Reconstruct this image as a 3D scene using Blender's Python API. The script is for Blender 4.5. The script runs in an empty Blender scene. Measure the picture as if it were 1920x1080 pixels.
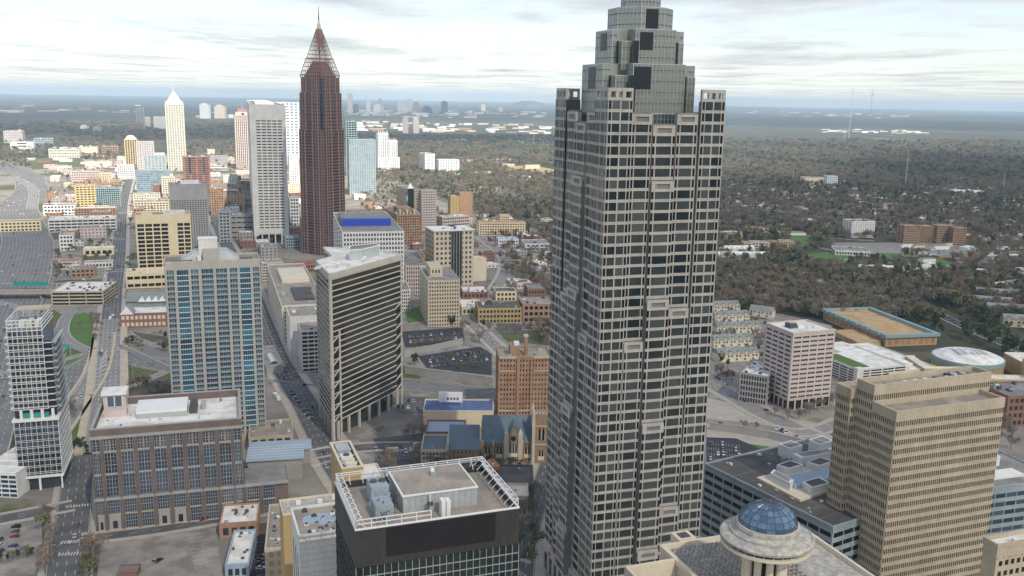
import bpy, math, random
from math import sin, cos, tan, atan, atan2, hypot, radians, pi, sqrt, exp
from mathutils import Vector, Matrix
sc = bpy.context.scene
rnd = random.Random(7)

# ---------------------------------------------------------------- camera, world, sun, exposure
F = 1750.0; TH = atan(357/1750.0); RO = atan(.0172); EYE = 215.0
cd = bpy.data.cameras.new('camera'); cam = bpy.data.objects.new('camera', cd); sc.collection.objects.link(cam)
cd.sensor_width = 36; cd.lens = 36*F/1920; cd.clip_start = 1; cd.clip_end = 900000
fw = Vector((0, cos(TH), -sin(TH))); up0 = Vector((0, sin(TH), cos(TH))); rt0 = Vector((1, 0, 0))
rt = rt0*cos(RO)+up0*sin(RO); up = up0*cos(RO)-rt0*sin(RO)
cam.matrix_world = Matrix(((rt.x, up.x, -fw.x, 0), (rt.y, up.y, -fw.y, 0), (rt.z, up.z, -fw.z, EYE), (0, 0, 0, 1)))
sc.camera = cam
SUN_EL, SUN_AZ = radians(43), radians(150)        # azimuth measured clockwise from +Y
w = bpy.data.worlds.new('World'); sc.world = w; w.use_nodes = True
nt = w.node_tree; sky = nt.nodes.new('ShaderNodeTexSky'); sky.sky_type = 'NISHITA'; sky.sun_disc = False
sky.sun_elevation = SUN_EL; sky.sun_rotation = SUN_AZ; sky.altitude = 300; sky.air_density = 1.0; sky.dust_density = .5; sky.ozone_density = 2.0
bg = nt.nodes['Background']; bg.inputs[1].default_value = 0.09; nt.links.new(sky.outputs[0], bg.inputs[0])
sl = bpy.data.lights.new('sun', 'SUN'); sl.energy = 4.8; sl.angle = radians(0.6); sl.color = (1, .93, .82)
so = bpy.data.objects.new('sun', sl); sc.collection.objects.link(so)
sd = Vector((sin(SUN_AZ)*cos(SUN_EL), cos(SUN_AZ)*cos(SUN_EL), sin(SUN_EL)))
so.rotation_euler = sd.to_track_quat('Z', 'Y').to_euler()
vs = sc.view_settings; vs.view_transform = 'Standard'; vs.look = 'None'; vs.gamma = 1; vs.use_curve_mapping = False; vs.exposure = 0.97
sc.render.engine = 'CYCLES'
cy = sc.cycles; cy.max_bounces = 6; cy.diffuse_bounces = 3; cy.glossy_bounces = 2; cy.transmission_bounces = 2; cy.volume_bounces = 2
cy.transparent_max_bounces = 6; cy.use_denoising = True; cy.caustics_reflective = False; cy.caustics_refractive = False

# ---------------------------------------------------------------- survey: photograph pixel (1920 x 1080) <-> place
def ray(px, py):
    x = (px-960)/F; y = -(py-540)/F; c, s = cos(RO), sin(RO); x, y = x*c-y*s, x*s+y*c
    return x, cos(TH)+y*sin(TH), -sin(TH)+y*cos(TH)
def G(px, py, z=0):
    d = ray(px, py); t = (z-EYE)/d[2]; return d[0]*t, d[1]*t
def P(X, Y, Z=0):
    z = Z-EYE; y = Y*sin(TH)+z*cos(TH); w_ = Y*cos(TH)-z*sin(TH)
    if w_ < 1: return -9999, -9999
    x = X/w_; y = y/w_; c, s = cos(RO), sin(RO); x, y = x*c+y*s, -x*s+y*c
    return 960+F*x, 540-F*y
def Zat(C, py):
    lo, hi = -50, 900
    for _ in range(50):
        m = (lo+hi)/2
        if P(C[0], C[1], m)[1] > py: lo = m
        else: hi = m
    return lo
def edge(C, g, px, z):
    lo, hi = 0, 900; s = 1 if px > P(C[0], C[1], z)[0] else -1
    for _ in range(45):
        m = (lo+hi)/2
        if (P(C[0]+cos(g)*m, C[1]+sin(g)*m, z)[0]-px)*s < 0: lo = m
        else: hi = m
    return lo

# ---------------------------------------------------------------- materials
MAT = {}
def _n(t, typ, **k):
    n = t.nodes.new(typ)
    for a, b in k.items(): setattr(n, a, b)
    return n
def mat(name, col, rough=.8, var=.18, scale=.12, fine=1.5, metal=0., spec=.3, streak=0., objvar=0., bump=0., hue=None):
    """opaque surface: base colour with large blotches, fine grain and optional vertical rain streaks"""
    if name in MAT: return MAT[name]
    m = bpy.data.materials.new(name); m.use_nodes = True; t = m.node_tree; L = t.links.new
    b = t.nodes['Principled BSDF']; b.inputs['Roughness'].default_value = rough; b.inputs['Metallic'].default_value = metal
    b.inputs['Specular IOR Level'].default_value = spec
    g = _n(t, 'ShaderNodeNewGeometry')
    n1 = _n(t, 'ShaderNodeTexNoise'); n1.inputs['Scale'].default_value = scale; n1.inputs['Detail'].default_value = 5; L(g.outputs['Position'], n1.inputs['Vector'])
    n2 = _n(t, 'ShaderNodeTexNoise'); n2.inputs['Scale'].default_value = fine; n2.inputs['Detail'].default_value = 3; L(g.outputs['Position'], n2.inputs['Vector'])
    ad = _n(t, 'ShaderNodeMath', operation='ADD'); L(n1.outputs[0], ad.inputs[0]); L(n2.outputs[0], ad.inputs[1])
    last = ad.outputs[0]
    if streak:
        mp = _n(t, 'ShaderNodeMapping'); mp.inputs['Scale'].default_value = (.9, .9, .04); L(g.outputs['Position'], mp.inputs[0])
        n3 = _n(t, 'ShaderNodeTexNoise'); n3.inputs['Scale'].default_value = 1; L(mp.outputs[0], n3.inputs['Vector'])
        s_ = _n(t, 'ShaderNodeMath', operation='MULTIPLY_ADD'); L(n3.outputs[0], s_.inputs[0]); s_.inputs[1].default_value = streak; L(last, s_.inputs[2]); last = s_.outputs[0]
    if objvar:
        oi = _n(t, 'ShaderNodeObjectInfo'); s_ = _n(t, 'ShaderNodeMath', operation='MULTIPLY_ADD'); L(oi.outputs['Random'], s_.inputs[0]); s_.inputs[1].default_value = objvar; L(last, s_.inputs[2]); last = s_.outputs[0]
    mr = _n(t, 'ShaderNodeMapRange'); L(last, mr.inputs[0]); c0 = 1+(streak+objvar)/2
    mr.inputs[1].default_value = c0-.35; mr.inputs[2].default_value = c0+.35; mr.inputs[3].default_value = 1-var; mr.inputs[4].default_value = 1+var
    mx = _n(t, 'ShaderNodeVectorMath', operation='SCALE'); mx.inputs[0].default_value = col[:3]; L(mr.outputs[0], mx.inputs['Scale'])
    out = mx.outputs[0]
    if hue:
        n4 = _n(t, 'ShaderNodeTexNoise'); n4.inputs['Scale'].default_value = scale*1.7; n4.inputs['Detail'].default_value = 4; L(g.outputs['Position'], n4.inputs['Vector'])
        r4 = _n(t, 'ShaderNodeMapRange'); L(n4.outputs[0], r4.inputs[0]); r4.inputs[1].default_value = .42; r4.inputs[2].default_value = .62
        mm = _n(t, 'ShaderNodeMix', data_type='RGBA'); L(r4.outputs[0], mm.inputs[0]); L(out, mm.inputs[6]); mm.inputs[7].default_value = (*hue, 1); out = mm.outputs[2]
    L(out, b.inputs['Base Color'])
    if bump:
        bp = _n(t, 'ShaderNodeBump'); bp.inputs['Strength'].default_value = bump; bp.inputs['Distance'].default_value = .3; L(n2.outputs[0], bp.inputs['Height']); L(bp.outputs[0], b.inputs['Normal'])
    MAT[name] = m; return m
def glass(name, c0, c1, rough=.06, spec=.9, metal=0., lit=None, blotch=.07, lo=.35, hi=.8, wob=0.):
    """window glass: each pane its own tone between c0 and c1 (blinds, dark rooms, painted reflection patches), glossy"""
    if name in MAT: return MAT[name]
    m = bpy.data.materials.new(name); m.use_nodes = True; t = m.node_tree; L = t.links.new
    b = t.nodes['Principled BSDF']; b.inputs['Roughness'].default_value = rough; b.inputs['Specular IOR Level'].default_value = spec; b.inputs['Metallic'].default_value = metal
    g = _n(t, 'ShaderNodeNewGeometry'); oi = _n(t, 'ShaderNodeObjectInfo')
    a = _n(t, 'ShaderNodeMath', operation='ADD'); L(g.outputs['Random Per Island'], a.inputs[0]); L(oi.outputs['Random'], a.inputs[1])
    f = _n(t, 'ShaderNodeMath', operation='FRACT'); L(a.outputs[0], f.inputs[0])
    n1 = _n(t, 'ShaderNodeTexNoise'); n1.inputs['Scale'].default_value = blotch; n1.inputs['Detail'].default_value = 2; L(g.outputs['Position'], n1.inputs['Vector'])  # broad noise paints lighter reflection patches into the glass colour
    mm = _n(t, 'ShaderNodeMath', operation='MULTIPLY_ADD'); L(n1.outputs[0], mm.inputs[0]); mm.inputs[1].default_value = 1.2; L(f.outputs[0], mm.inputs[2])
    mr = _n(t, 'ShaderNodeMapRange'); L(mm.outputs[0], mr.inputs[0]); mr.inputs[1].default_value = lo+.3; mr.inputs[2].default_value = hi+.9
    mx = _n(t, 'ShaderNodeMix', data_type='RGBA'); L(mr.outputs[0], mx.inputs[0]); mx.inputs[6].default_value = (*c0, 1); mx.inputs[7].default_value = (*c1, 1)
    L(mx.outputs[2], b.inputs['Base Color'])
    if wob:
        n2 = _n(t, 'ShaderNodeTexNoise'); n2.inputs['Scale'].default_value = .5; L(g.outputs['Position'], n2.inputs['Vector'])
        bp = _n(t, 'ShaderNodeBump'); bp.inputs['Strength'].default_value = wob; bp.inputs['Distance'].default_value = .2; L(n2.outputs[0], bp.inputs['Height']); L(bp.outputs[0], b.inputs['Normal'])
    MAT[name] = m; return m
# stone, concrete, paint
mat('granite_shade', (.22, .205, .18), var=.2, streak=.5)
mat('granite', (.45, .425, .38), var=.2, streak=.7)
mat('concrete_white', (.68, .66, .61), var=.16, streak=.5)
mat('concrete_grey', (.36, .35, .33), var=.16, streak=.5)
mat('concrete_tan', (.49, .415, .30), var=.2, streak=.6)
mat('ribbon_stone', (.55, .51, .43), var=.14, streak=.4)
mat('limestone', (.55, .47, .34), var=.14, streak=.4)
mat('cream_panel', (.72, .60, .38), var=.10, streak=.3)
mat('cream_pale', (.68, .60, .46), var=.12, streak=.3)
mat('pink_panel', (.60, .50, .45), var=.10, streak=.35)
mat('ochre_stucco', (.46, .33, .15), var=.14, streak=.5)
mat('white_paint', (.78, .77, .74), var=.08)
mat('brick_red', (.27, .135, .10), var=.25, fine=3)
mat('brick_brown', (.175, .135, .12), var=.22, fine=3, streak=.3)
mat('brick_orange', (.37, .225, .14), var=.2, fine=3, streak=.3)
mat('brick_tan', (.40, .26, .16), var=.22, fine=3, streak=.3, hue=(.34, .17, .10))
mat('red_granite', (.175, .112, .098), var=.14, streak=.3)
mat('red_granite_pale', (.33, .20, .17), var=.12)
mat('dark_panel', (.05, .048, .045), var=.25, rough=.45, streak=.6)
mat('sign_black', (.018, .016, .018), rough=.6)
mat('steel_white', (.74, .75, .74), rough=.5, var=.12, fine=4)
mat('steel_grey', (.42, .44, .44), rough=.45, var=.2)
mat('alu', (.55, .57, .58), rough=.35, metal=.6, var=.15)
mat('mech_dark', (.09, .09, .09), var=.4)
mat('mech_blue', (.30, .36, .38), var=.3)
mat('roof_tan', (.36, .31, .25), var=.3, scale=.07, hue=(.26, .24, .21))
mat('roof_grey', (.28, .27, .25), var=.25, scale=.07, hue=(.20, .20, .19))
mat('motorway_road', (.165, .162, .155), var=.18, scale=.03, hue=(.20, .195, .185))
mat('roof_dark', (.085, .08, .075), var=.3, scale=.05, hue=(.12, .115, .105))
mat('roof_white', (.80, .79, .75), var=.10, scale=.08, hue=(.62, .59, .52))
mat('roof_blue', (.34, .42, .50), var=.2, scale=.05)
mat('roof_slate', (.13, .175, .21), var=.25, scale=.15, fine=2.5)
mat('roof_ochre', (.45, .29, .14), var=.18, scale=.06, hue=(.52, .38, .22))
mat('roof_shingle', (.24, .26, .25), var=.18, objvar=.4)
mat('roof_red', (.38, .10, .06), var=.2)
mat('blue_paint', (.03, .07, .42), var=.1, rough=.5)
mat('teal_paint', (.26, .36, .36), var=.15)
mat('teal_sign', (.03, .30, .24), var=.15)
mat('yellow_paint', (.56, .44, .22), var=.12)
mat('awning_blue', (.10, .15, .30), var=.3, scale=.3)
mat('old_deck', (.50, .47, .40), var=.3, scale=.3, fine=1.2, hue=(.34, .33, .31))
mat('stone_gothic', (.27, .21, .15), var=.3, fine=2, hue=(.34, .20, .12))
mat('orange_tile', (.55, .25, .10), var=.15)
mat('bark', (.14, .115, .09), var=.3)
mat('dark_glazing', (.018, .024, .028), rough=.35, spec=.3)
mat('void', (.012, .012, .012), rough=.6)  # near-black standing in for the darkness inside gaps and openings
# glass
glass('glass_dark', (.010, .014, .016), (.050, .065, .068), wob=.06)
glass('glass_blinds_reflect', (.008, .016, .020), (.085, .095, .09), wob=.05)
glass('glass_teal', (.012, .045, .070), (.05, .21, .29), wob=.05)
glass('glass_bronze', (.010, .010, .008), (.045, .04, .028), wob=.1, spec=1.)
glass('glass_green', (.004, .010, .009), (.014, .030, .026), wob=.1)
glass('glass_navy', (.014, .024, .040), (.07, .10, .14), wob=.05)
glass('glass_sky', (.10, .16, .20), (.22, .30, .35))
glass('glass_black', (.004, .004, .005), (.02, .02, .022), spec=.5)
glass('glass_crown_base', (.02, .045, .055), (.07, .11, .12), rough=.12, spec=.8)
glass('glass_crown', (.20, .215, .18), (.34, .36, .30), rough=.22, spec=.7, metal=.2)
glass('glass_silver', (.40, .45, .44), (.58, .62, .60), rough=.3)
glass('glass_dome', (.05, .10, .18), (.13, .22, .34), rough=.12, spec=.7, blotch=.4)
glass('slit', (.02, .015, .012), (.06, .045, .032), spec=.5)
# ground
mat('asphalt', (.10, .10, .10), var=.22, scale=.05, hue=(.135, .135, .13))
mat('asphalt_dark', (.042, .043, .05), var=.25, scale=.08)
mat('concrete_road', (.26, .25, .235), var=.15, scale=.05, hue=(.24, .22, .19))
mat('sidewalk', (.42, .38, .32), var=.18, scale=.15)
mat('gravel_lot', (.31, .28, .24), var=.3, scale=.06, hue=(.20, .185, .165))
mat('paint_white', (.62, .61, .58), var=.2)
mat('grass', (.075, .115, .028), var=.3, scale=.08, hue=(.14, .125, .05))
mat('grass_bright', (.085, .17, .03), var=.2, scale=.08)
mat('straw', (.36, .27, .12), var=.2, scale=.02)
mat('mulch', (.13, .10, .075), var=.3, scale=.1, hue=(.09, .10, .045))
mat('pool_water', (.12, .42, .46), rough=.1, var=.1)
# vegetation
mat('twig_grey', (.215, .182, .150), var=.4, scale=.02, objvar=.3)
mat('twig_brown', (.225, .172, .125), var=.4, scale=.02, objvar=.3)
mat('leaf_olive', (.17, .165, .08), var=.4, scale=.02, objvar=.3)
mat('leaf_dark', (.050, .078, .036), var=.4, scale=.03, objvar=.3)
mat('bud_red', (.19, .095, .07), var=.3, objvar=.2)
mat('blossom_white', (.32, .29, .26), var=.25, objvar=.2)
M = MAT

# ---------------------------------------------------------------- mesh builder
class MB:
    def __init__(s): s.v = []; s.f = []; s.mi = []; s.m = []
    def mat_i(s, m):
        if m not in s.m: s.m.append(m)
        return s.m.index(m)
    def face(s, pts, m):
        n = len(s.v); s.v += [tuple(p) for p in pts]; s.f.append(tuple(range(n, n+len(pts)))); s.mi.append(s.mat_i(m))
    def hexa(s, c, m, nobottom=False):
        n = len(s.v); s.v += c; k = s.mat_i(m)
        fs = [(4, 5, 6, 7), (0, 1, 5, 4), (1, 2, 6, 5), (2, 3, 7, 6), (3, 0, 4, 7)]
        if not nobottom: fs.append((3, 2, 1, 0))
        for f in fs: s.f.append(tuple(n+i for i in f)); s.mi.append(k)
    def box(s, x0, y0, z0, x1, y1, z1, m):
        if x1 < x0: x0, x1 = x1, x0
        if y1 < y0: y0, y1 = y1, y0
        s.hexa([(x0, y0, z0), (x1, y0, z0), (x1, y1, z0), (x0, y1, z0), (x0, y0, z1), (x1, y0, z1), (x1, y1, z1), (x0, y1, z1)], m)
    def fbox(s, fr, s0, s1, z0, z1, t0, t1, m):
        """box in a facade frame: s along the wall, t outward"""
        (ox, oy), (dx, dy), (nx, ny) = fr[:3]
        q = lambda a, t, z: (ox+dx*a+nx*t, oy+dy*a+ny*t, z)
        s.hexa([q(s0, t1, z0), q(s1, t1, z0), q(s1, t0, z0), q(s0, t0, z0), q(s0, t1, z1), q(s1, t1, z1), q(s1, t0, z1), q(s0, t0, z1)], m)
    def prism(s, poly, z0, z1, m, mtop=None, bottom=True):
        n = len(s.v); k = len(poly); s.v += [(p[0], p[1], z0) for p in poly]+[(p[0], p[1], z1) for p in poly]
        a = s.mat_i(m); b = s.mat_i(mtop or m)
        for i in range(k):
            j = (i+1) % k; s.f.append((n+i, n+j, n+k+j, n+k+i)); s.mi.append(a)
        s.f.append(tuple(n+k+i for i in range(k))); s.mi.append(b)
        if bottom: s.f.append(tuple(n+i for i in reversed(range(k)))); s.mi.append(a)
    def loft(s, p0, z0, p1, z1, m, cap=True, mtop=None):
        n = len(s.v); k = len(p0); s.v += [(p[0], p[1], z0) for p in p0]+[(p[0], p[1], z1) for p in p1]; a = s.mat_i(m)
        for i in range(k):
            j = (i+1) % k; s.f.append((n+i, n+j, n+k+j, n+k+i)); s.mi.append(a)
        if cap: s.f.append(tuple(n+k+i for i in range(k))); s.mi.append(s.mat_i(mtop or m))
    def bar(s, a, b, r, m, r2=None, k=4):
        a = Vector(a); b = Vector(b); d = (b-a); l = d.length
        if l < 1e-6: return
        d /= l; u = d.cross(Vector((0, 0, 1)));
        if u.length < .01: u = Vector((1, 0, 0))
        u.normalize(); w_ = d.cross(u); r2 = r if r2 is None else r2; n = len(s.v); mi = s.mat_i(m)
        for c, rr in ((a, r), (b, r2)):
            for i in range(k):
                t = 2*pi*(i+.5)/k; p = c+u*(cos(t)*rr)+w_*(sin(t)*rr); s.v.append(tuple(p))
        for i in range(k):
            j = (i+1) % k; s.f.append((n+i, n+j, n+k+j, n+k+i)); s.mi.append(mi)
        s.f.append(tuple(n+i for i in reversed(range(k)))); s.mi.append(mi); s.f.append(tuple(n+k+i for i in range(k))); s.mi.append(mi)
    def cyl(s, x, y, z0, z1, r0, r1, m, k=16, mtop=None):
        c = lambda r: [(x+cos(2*pi*i/k)*r, y+sin(2*pi*i/k)*r) for i in range(k)]
        s.loft(c(r0), z0, c(r1), z1, m, True, mtop)
    def mesh(s, name):
        me = bpy.data.meshes.new(name); me.from_pydata(s.v, [], s.f)
        for m in s.m: me.materials.append(MAT[m])
        me.polygons.foreach_set('material_index', s.mi); me.update(); return me
    def build(s, name, parent=None, loc=(0, 0, 0), rz=0):
        return link(s.mesh(name), name, parent, loc, rz)
LK = sc.collection.objects.link
def link(me, name, parent=None, loc=(0, 0, 0), rz=0):
    o = bpy.data.objects.new(name, me); LK(o); o.parent = parent; o.location = loc; o.rotation_euler = (0, 0, rz); return o
def thing(name, label, cat, loc=(0, 0, 0), rz=0, group=None):
    return tag(link(None, name, None, loc, rz), label, cat, group)
def tag(o, label, cat, group=None):
    o['label'] = label; o['category'] = cat
    if group: o['group'] = group
    return o
def struct(o): o['kind'] = 'structure'; return o
def stuff(o): o['kind'] = 'stuff'; return o

# ---------------------------------------------------------------- building kit
GR = radians(20.5)
FOOT = []      # footprints (C, g, U, V) kept clear of trees and fillers
HERO = []      # (x, y, short name) for describing neighbours
_pane = {}
def pane(w_, h_, m, mull=0):
    k = (round(w_, 2), round(h_, 2), m, mull)
    if k not in _pane:
        b = MB(); b.box(-w_/2, -.12, -h_/2, w_/2, -.03, h_/2, m)
        for i in range(mull):
            x = -w_/2+w_*(i+1)/(mull+1); b.box(x-.05, -.17, -h_/2, x+.05, -.121, h_/2, 'alu')
        _pane[k] = b.mesh('window')
    return _pane[k]
class Bld:
    """a building: Empty at its near corner, u to the right, v to the back"""
    def __init__(s, name, label, cat, C, g, U, V, H, hero=None, group=None):
        s.o = thing(name, label, cat, (C[0], C[1], 0), g, group); s.C, s.g, s.U, s.V, s.H = C, g, U, V, H
        s.w = MB(); s.stuffp = {}; FOOT.append((C, g, U, V))
        if hero: HERO.append((C[0]+cos(g)*U/2-sin(g)*V/2, C[1]+sin(g)*U/2+cos(g)*V/2, hero))
    def fr(s, which, u0=0, v0=0, U=None, V=None):
        U = s.U if U is None else U; V = s.V if V is None else V
        if which == 'F': return ((u0, v0), (1, 0), (0, -1), U, 0)
        if which == 'L': return ((u0, v0+V), (0, -1), (-1, 0), V, -pi/2)
        if which == 'R': return ((u0+U, v0), (0, 1), (1, 0), V, pi/2)
        return ((u0+U, v0+V), (-1, 0), (0, 1), U, pi)
    def grid(s, fr, z0, z1, nfl, ncol, pier=.3, span=.4, dep=.35, wall='granite', gl='glass_dark', ind=0, s0=0, s1=None, mull=0, edge=None, t=0, skip=None, name='window', sill=0, piers=True):
        """lattice of piers and spandrels proud of the core with a pane in every opening"""
        s1 = fr[3] if s1 is None else s1; e = edge if edge is not None else pier*(s1-s0)/ncol*.5
        fh = (z1-z0)/nfl; sp = span*fh; cw = (s1-s0-2*e)/ncol; pw = pier*cw
        for i in range(nfl+1):
            a = z0+i*fh-(sp/2 if i else 0); b = z0+i*fh+(sp/2 if i < nfl else 0)
            s.w.fbox(fr, s0-(dep-.03 if fr[1] == (1, 0) and s0 == 0 else 0), s1, a, b, t-.05, t+dep-.03, wall)
            if sill: s.w.fbox(fr, s0, s1, b-.12, b, t+dep-.031, t+dep+sill, wall)
        if piers:
            for j in range(ncol+1):
                c = s0+e+j*cw; a = c-pw/2; b = c+pw/2
                if j == 0: a = s0-(dep if fr[1] == (1, 0) and s0 == 0 else 0)
                if j == ncol: b = s1
                if b-a > .02: s.w.fbox(fr, a, b, z0, z1, t-.05, t+dep, wall)
        ww = cw-pw; hh = fh-sp; n = 0
        for i in reversed(range(nfl)):
            for j in range(ncol):
                if skip and skip(i, j): continue
                c = s0+e+(j+.5)*cw; z = z0+(i+.5)*fh
                if n < ind: s.one(fr, c, z, ww, hh, gl, t, mull, name); n += 1
                else: s.many(fr, c-ww/2, c+ww/2, z-hh/2, z+hh/2, gl, t, name)
    def one(s, fr, c, z, ww, hh, gl, t=0, mull=0, name='window'):
        (ox, oy), (dx, dy), (nx, ny) = fr[:3]
        link(pane(ww, hh, gl, mull), name, s.o, (ox+dx*c+nx*t, oy+dy*c+ny*t, z), fr[4])
    def many(s, fr, a, b, z0, z1, gl, t=0, name='window'):
        s.stuffp.setdefault(name, MB()).fbox(fr, a, b, z0, z1, t+.03, t+.12, gl)
    def core(s, wall='granite', u0=0, v0=0, U=None, V=None, z0=-.5, z1=None, roof='roof_grey', par=1.0, pw=.4, roofname='roof'):
        U = s.U if U is None else U; V = s.V if V is None else V; z1 = s.H if z1 is None else z1
        s.w.box(u0, v0, z0, u0+U, v0+V, z1, wall)
        if par:
            p = .3
            for a in ((u0-p, v0-p, u0+U+p, v0+pw), (u0-p, v0+V-pw, u0+U+p, v0+V+p), (u0-p, v0+pw, u0+pw, v0+V-pw), (u0+U-pw, v0+pw, u0+U+p, v0+V-pw)):
                s.w.box(a[0], a[1], z1-.02, a[2], a[3], z1+par, wall)
        if roof:
            b = MB(); b.box(u0+pw, v0+pw, z1-.1, u0+U-pw, v0+V-pw, z1+.08, roof); b.build(roofname, s.o)
    def unit(s, u0, v0, u1, v1, h, m='steel_grey', z=None, name='rooftop_unit'):
        """u, v as fractions of the footprint"""
        z = s.H if z is None else z; b = MB(); b.box(u0*s.U, v0*s.V, z+.05, u1*s.U, v1*s.V, z+h, m)
        if h > 2.2: b.box(u0*s.U-.15, v0*s.V-.15, z+h, u1*s.U+.15, v1*s.V+.15, z+h+.25, m)
        b.build(name, s.o)
    def clutter(s, n, sz=2.0, z=None, seed=1, mats=('steel_grey', 'steel_white', 'mech_dark', 'concrete_grey')):
        r = random.Random(seed); z = s.H if z is None else z
        for _ in range(n):
            a = sz*(.5+r.random()); b = sz*(.5+r.random()); h = sz*(.3+.6*r.random()); x = 1+r.random()*(s.U-2-a); y = 1+r.random()*(s.V-2-b)
            if x < 0 or y < 0: continue
            m = MB(); k = r.choice(mats); m.box(x, y, z+.05, x+a, y+b, z+h, k)
            if r.random() < .5: m.cyl(x+a/2, y+b/2, z+h, z+h+.3, a*.35, a*.35, 'mech_dark', 8)
            m.build('rooftop_unit', s.o)
    def done(s):
        s.w.build('wall', s.o)
        for k, b in s.stuffp.items(): stuff(b.build(k, s.o))
        return s.o
def site(xc, yb, xl, xr, yt, g=None, H=None):
    """corner pixel (xc, base yb), silhouette xl..xr, roof pixel yt at the corner -> C, g, U, V, H"""
    if g is None: g = GR if xc > 285 else GR+pi/2
    C = G(xc, yb) if yb else G(xc, yt, H)
    if H is None: H = Zat(C, yt)
    return C, g, max(3, edge(C, g, xr, H)), max(3, edge(C, g+pi/2, xl, H)), H
def office(name, label, cat, st, fl, cf, cl, wall, gl, roof='roof_grey', pier=.35, span=.45, dep=.3, ind=0, indl=0, units=2, hero=None, base=0, par=1.0, g2=None, group=None, mull=0, piersL=None, top=0):
    b = Bld(name, label, cat, *st, hero=hero, group=group); H = b.H
    b.core(wall, roof=roof, par=par)
    b.grid(b.fr('F'), base, H-top, fl, cf, pier, span, dep, wall, gl, ind, mull=mull)
    b.grid(b.fr('L'), base, H-top, fl, cl, pier if piersL is None else piersL, span, dep, wall, gl, indl, mull=mull)
    for f, l in (('R', b.V), ('B', b.U)):      # the far sides, coarser
        b.grid(b.fr(f), base, H-top, fl, max(2, int(l/9)), pier, span, dep, wall, gl, 0)
    b.clutter(units*2, max(1.2, min(b.U, b.V)*.09), seed=int(abs(b.C[0]*7+b.C[1])))
    b.done(); return b

# ---------------------------------------------------------------- ground, clouds, haze
def ground_material():
    m = bpy.data.materials.new('terrain'); m.use_nodes = True; t = m.node_tree; L = t.links.new; b = t.nodes['Principled BSDF']; b.inputs['Roughness'].default_value = .95; b.inputs['Specular IOR Level'].default_value = .1
    g = _n(t, 'ShaderNodeNewGeometry')
    def noise(s, d=6, r=.55):
        n = _n(t, 'ShaderNodeTexNoise'); n.inputs['Scale'].default_value = s; n.inputs['Detail'].default_value = d; n.inputs['Roughness'].default_value = r; L(g.outputs['Position'], n.inputs['Vector']); return n.outputs[0]
    def ramp(v, a, c):
        r = _n(t, 'ShaderNodeMapRange'); r.clamp = True; L(v, r.inputs[0]); r.inputs[1].default_value = a; r.inputs[2].default_value = c; return r.outputs[0]
    def mix(f, a, c):
        x = _n(t, 'ShaderNodeMix', data_type='RGBA'); L(f, x.inputs[0])
        for i, q in ((6, a), (7, c)):
            if isinstance(q, tuple): x.inputs[i].default_value = (*q, 1)
            else: L(q, x.inputs[i])
        return x.outputs[2]
    forest = mix(ramp(noise(.0011, 8, .7), .42, .58), (.125, .105, .078), (.075, .090, .048))
    forest = mix(ramp(noise(.012, 4), .38, .62), forest, (.062, .062, .044))
    forest = mix(ramp(noise(.0006, 9, .75), .56, .64), forest, (.24, .20, .14))
    city = mix(ramp(noise(.012, 6, .6), .42, .58), (.22, .205, .18), (.33, .295, .245))
    city = mix(ramp(noise(.006, 6, .6), .54, .60), city, (.12, .12, .06))
    # built-up land: two ellipses with a ragged edge
    sx = _n(t, 'ShaderNodeSeparateXYZ'); L(g.outputs['Position'], sx.inputs[0])
    def ell(cx, cy, rx, ry):
        def sq(o, c, r):
            a = _n(t, 'ShaderNodeMath', operation='SUBTRACT'); L(o, a.inputs[0]); a.inputs[1].default_value = c
            d = _n(t, 'ShaderNodeMath', operation='DIVIDE'); L(a.outputs[0], d.inputs[0]); d.inputs[1].default_value = r
            p = _n(t, 'ShaderNodeMath', operation='POWER'); L(d.outputs[0], p.inputs[0]); p.inputs[1].default_value = 2; return p.outputs[0]
        a = _n(t, 'ShaderNodeMath', operation='ADD'); L(sq(sx.outputs[0], cx, rx), a.inputs[0]); L(sq(sx.outputs[1], cy, ry), a.inputs[1]); return a.outputs[0]
    mn = _n(t, 'ShaderNodeMath', operation='MINIMUM'); L(ell(-900, 1300, 950, 2100), mn.inputs[0]); L(ell(60, 350, 420, 520), mn.inputs[1])
    ad = _n(t, 'ShaderNodeMath', operation='ADD'); L(mn.outputs[0], ad.inputs[0]); L(noise(.004, 5, .6), ad.inputs[1])
    L(mix(ramp(ad.outputs[0], 1.4, 1.6), city, forest), b.inputs['Base Color'])
    return m
MAT['terrain'] = ground_material()
b = MB(); k = 48
b.face([(cos(2*pi*i/k)*46000, sin(2*pi*i/k)*46000, 0) for i in range(k)], 'terrain')
struct(b.build('ground'))
# far low ridges
def ridge(x0, y0, x1, y1, h, seed):
    r = random.Random(seed); n = 60; b = MB(); d = Vector((x1-x0, y1-y0, 0)); nrm = Vector((-d.y, d.x, 0)).normalized()
    prof = [h*sin(pi*i/n)**.7*(.55+.45*sin(i*.31+seed)*sin(i*.17+seed*2)) for i in range(n+1)]
    for i in range(n):
        p = Vector((x0, y0, -3))+d*(i/n); q = Vector((x0, y0, -3))+d*((i+1)/n); W = 1500
        a = max(0, prof[i]); c = max(0, prof[i+1])
        b.face([p-nrm*W, q-nrm*W, q+Vector((0, 0, c)), p+Vector((0, 0, a))], 'terrain')
        b.face([p+Vector((0, 0, a)), q+Vector((0, 0, c)), q+nrm*W, p+nrm*W], 'terrain')
    return struct(b.build('hills'))
ridge(-16000, 31000, 2000, 36000, 45, 1); ridge(-2000, 33000, 20000, 30000, 40, 5); ridge(6000, 22000, 20000, 19000, 35, 9)
b = MB(); cx, cy_ = 24000*(985-960)/F, 24000
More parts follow.
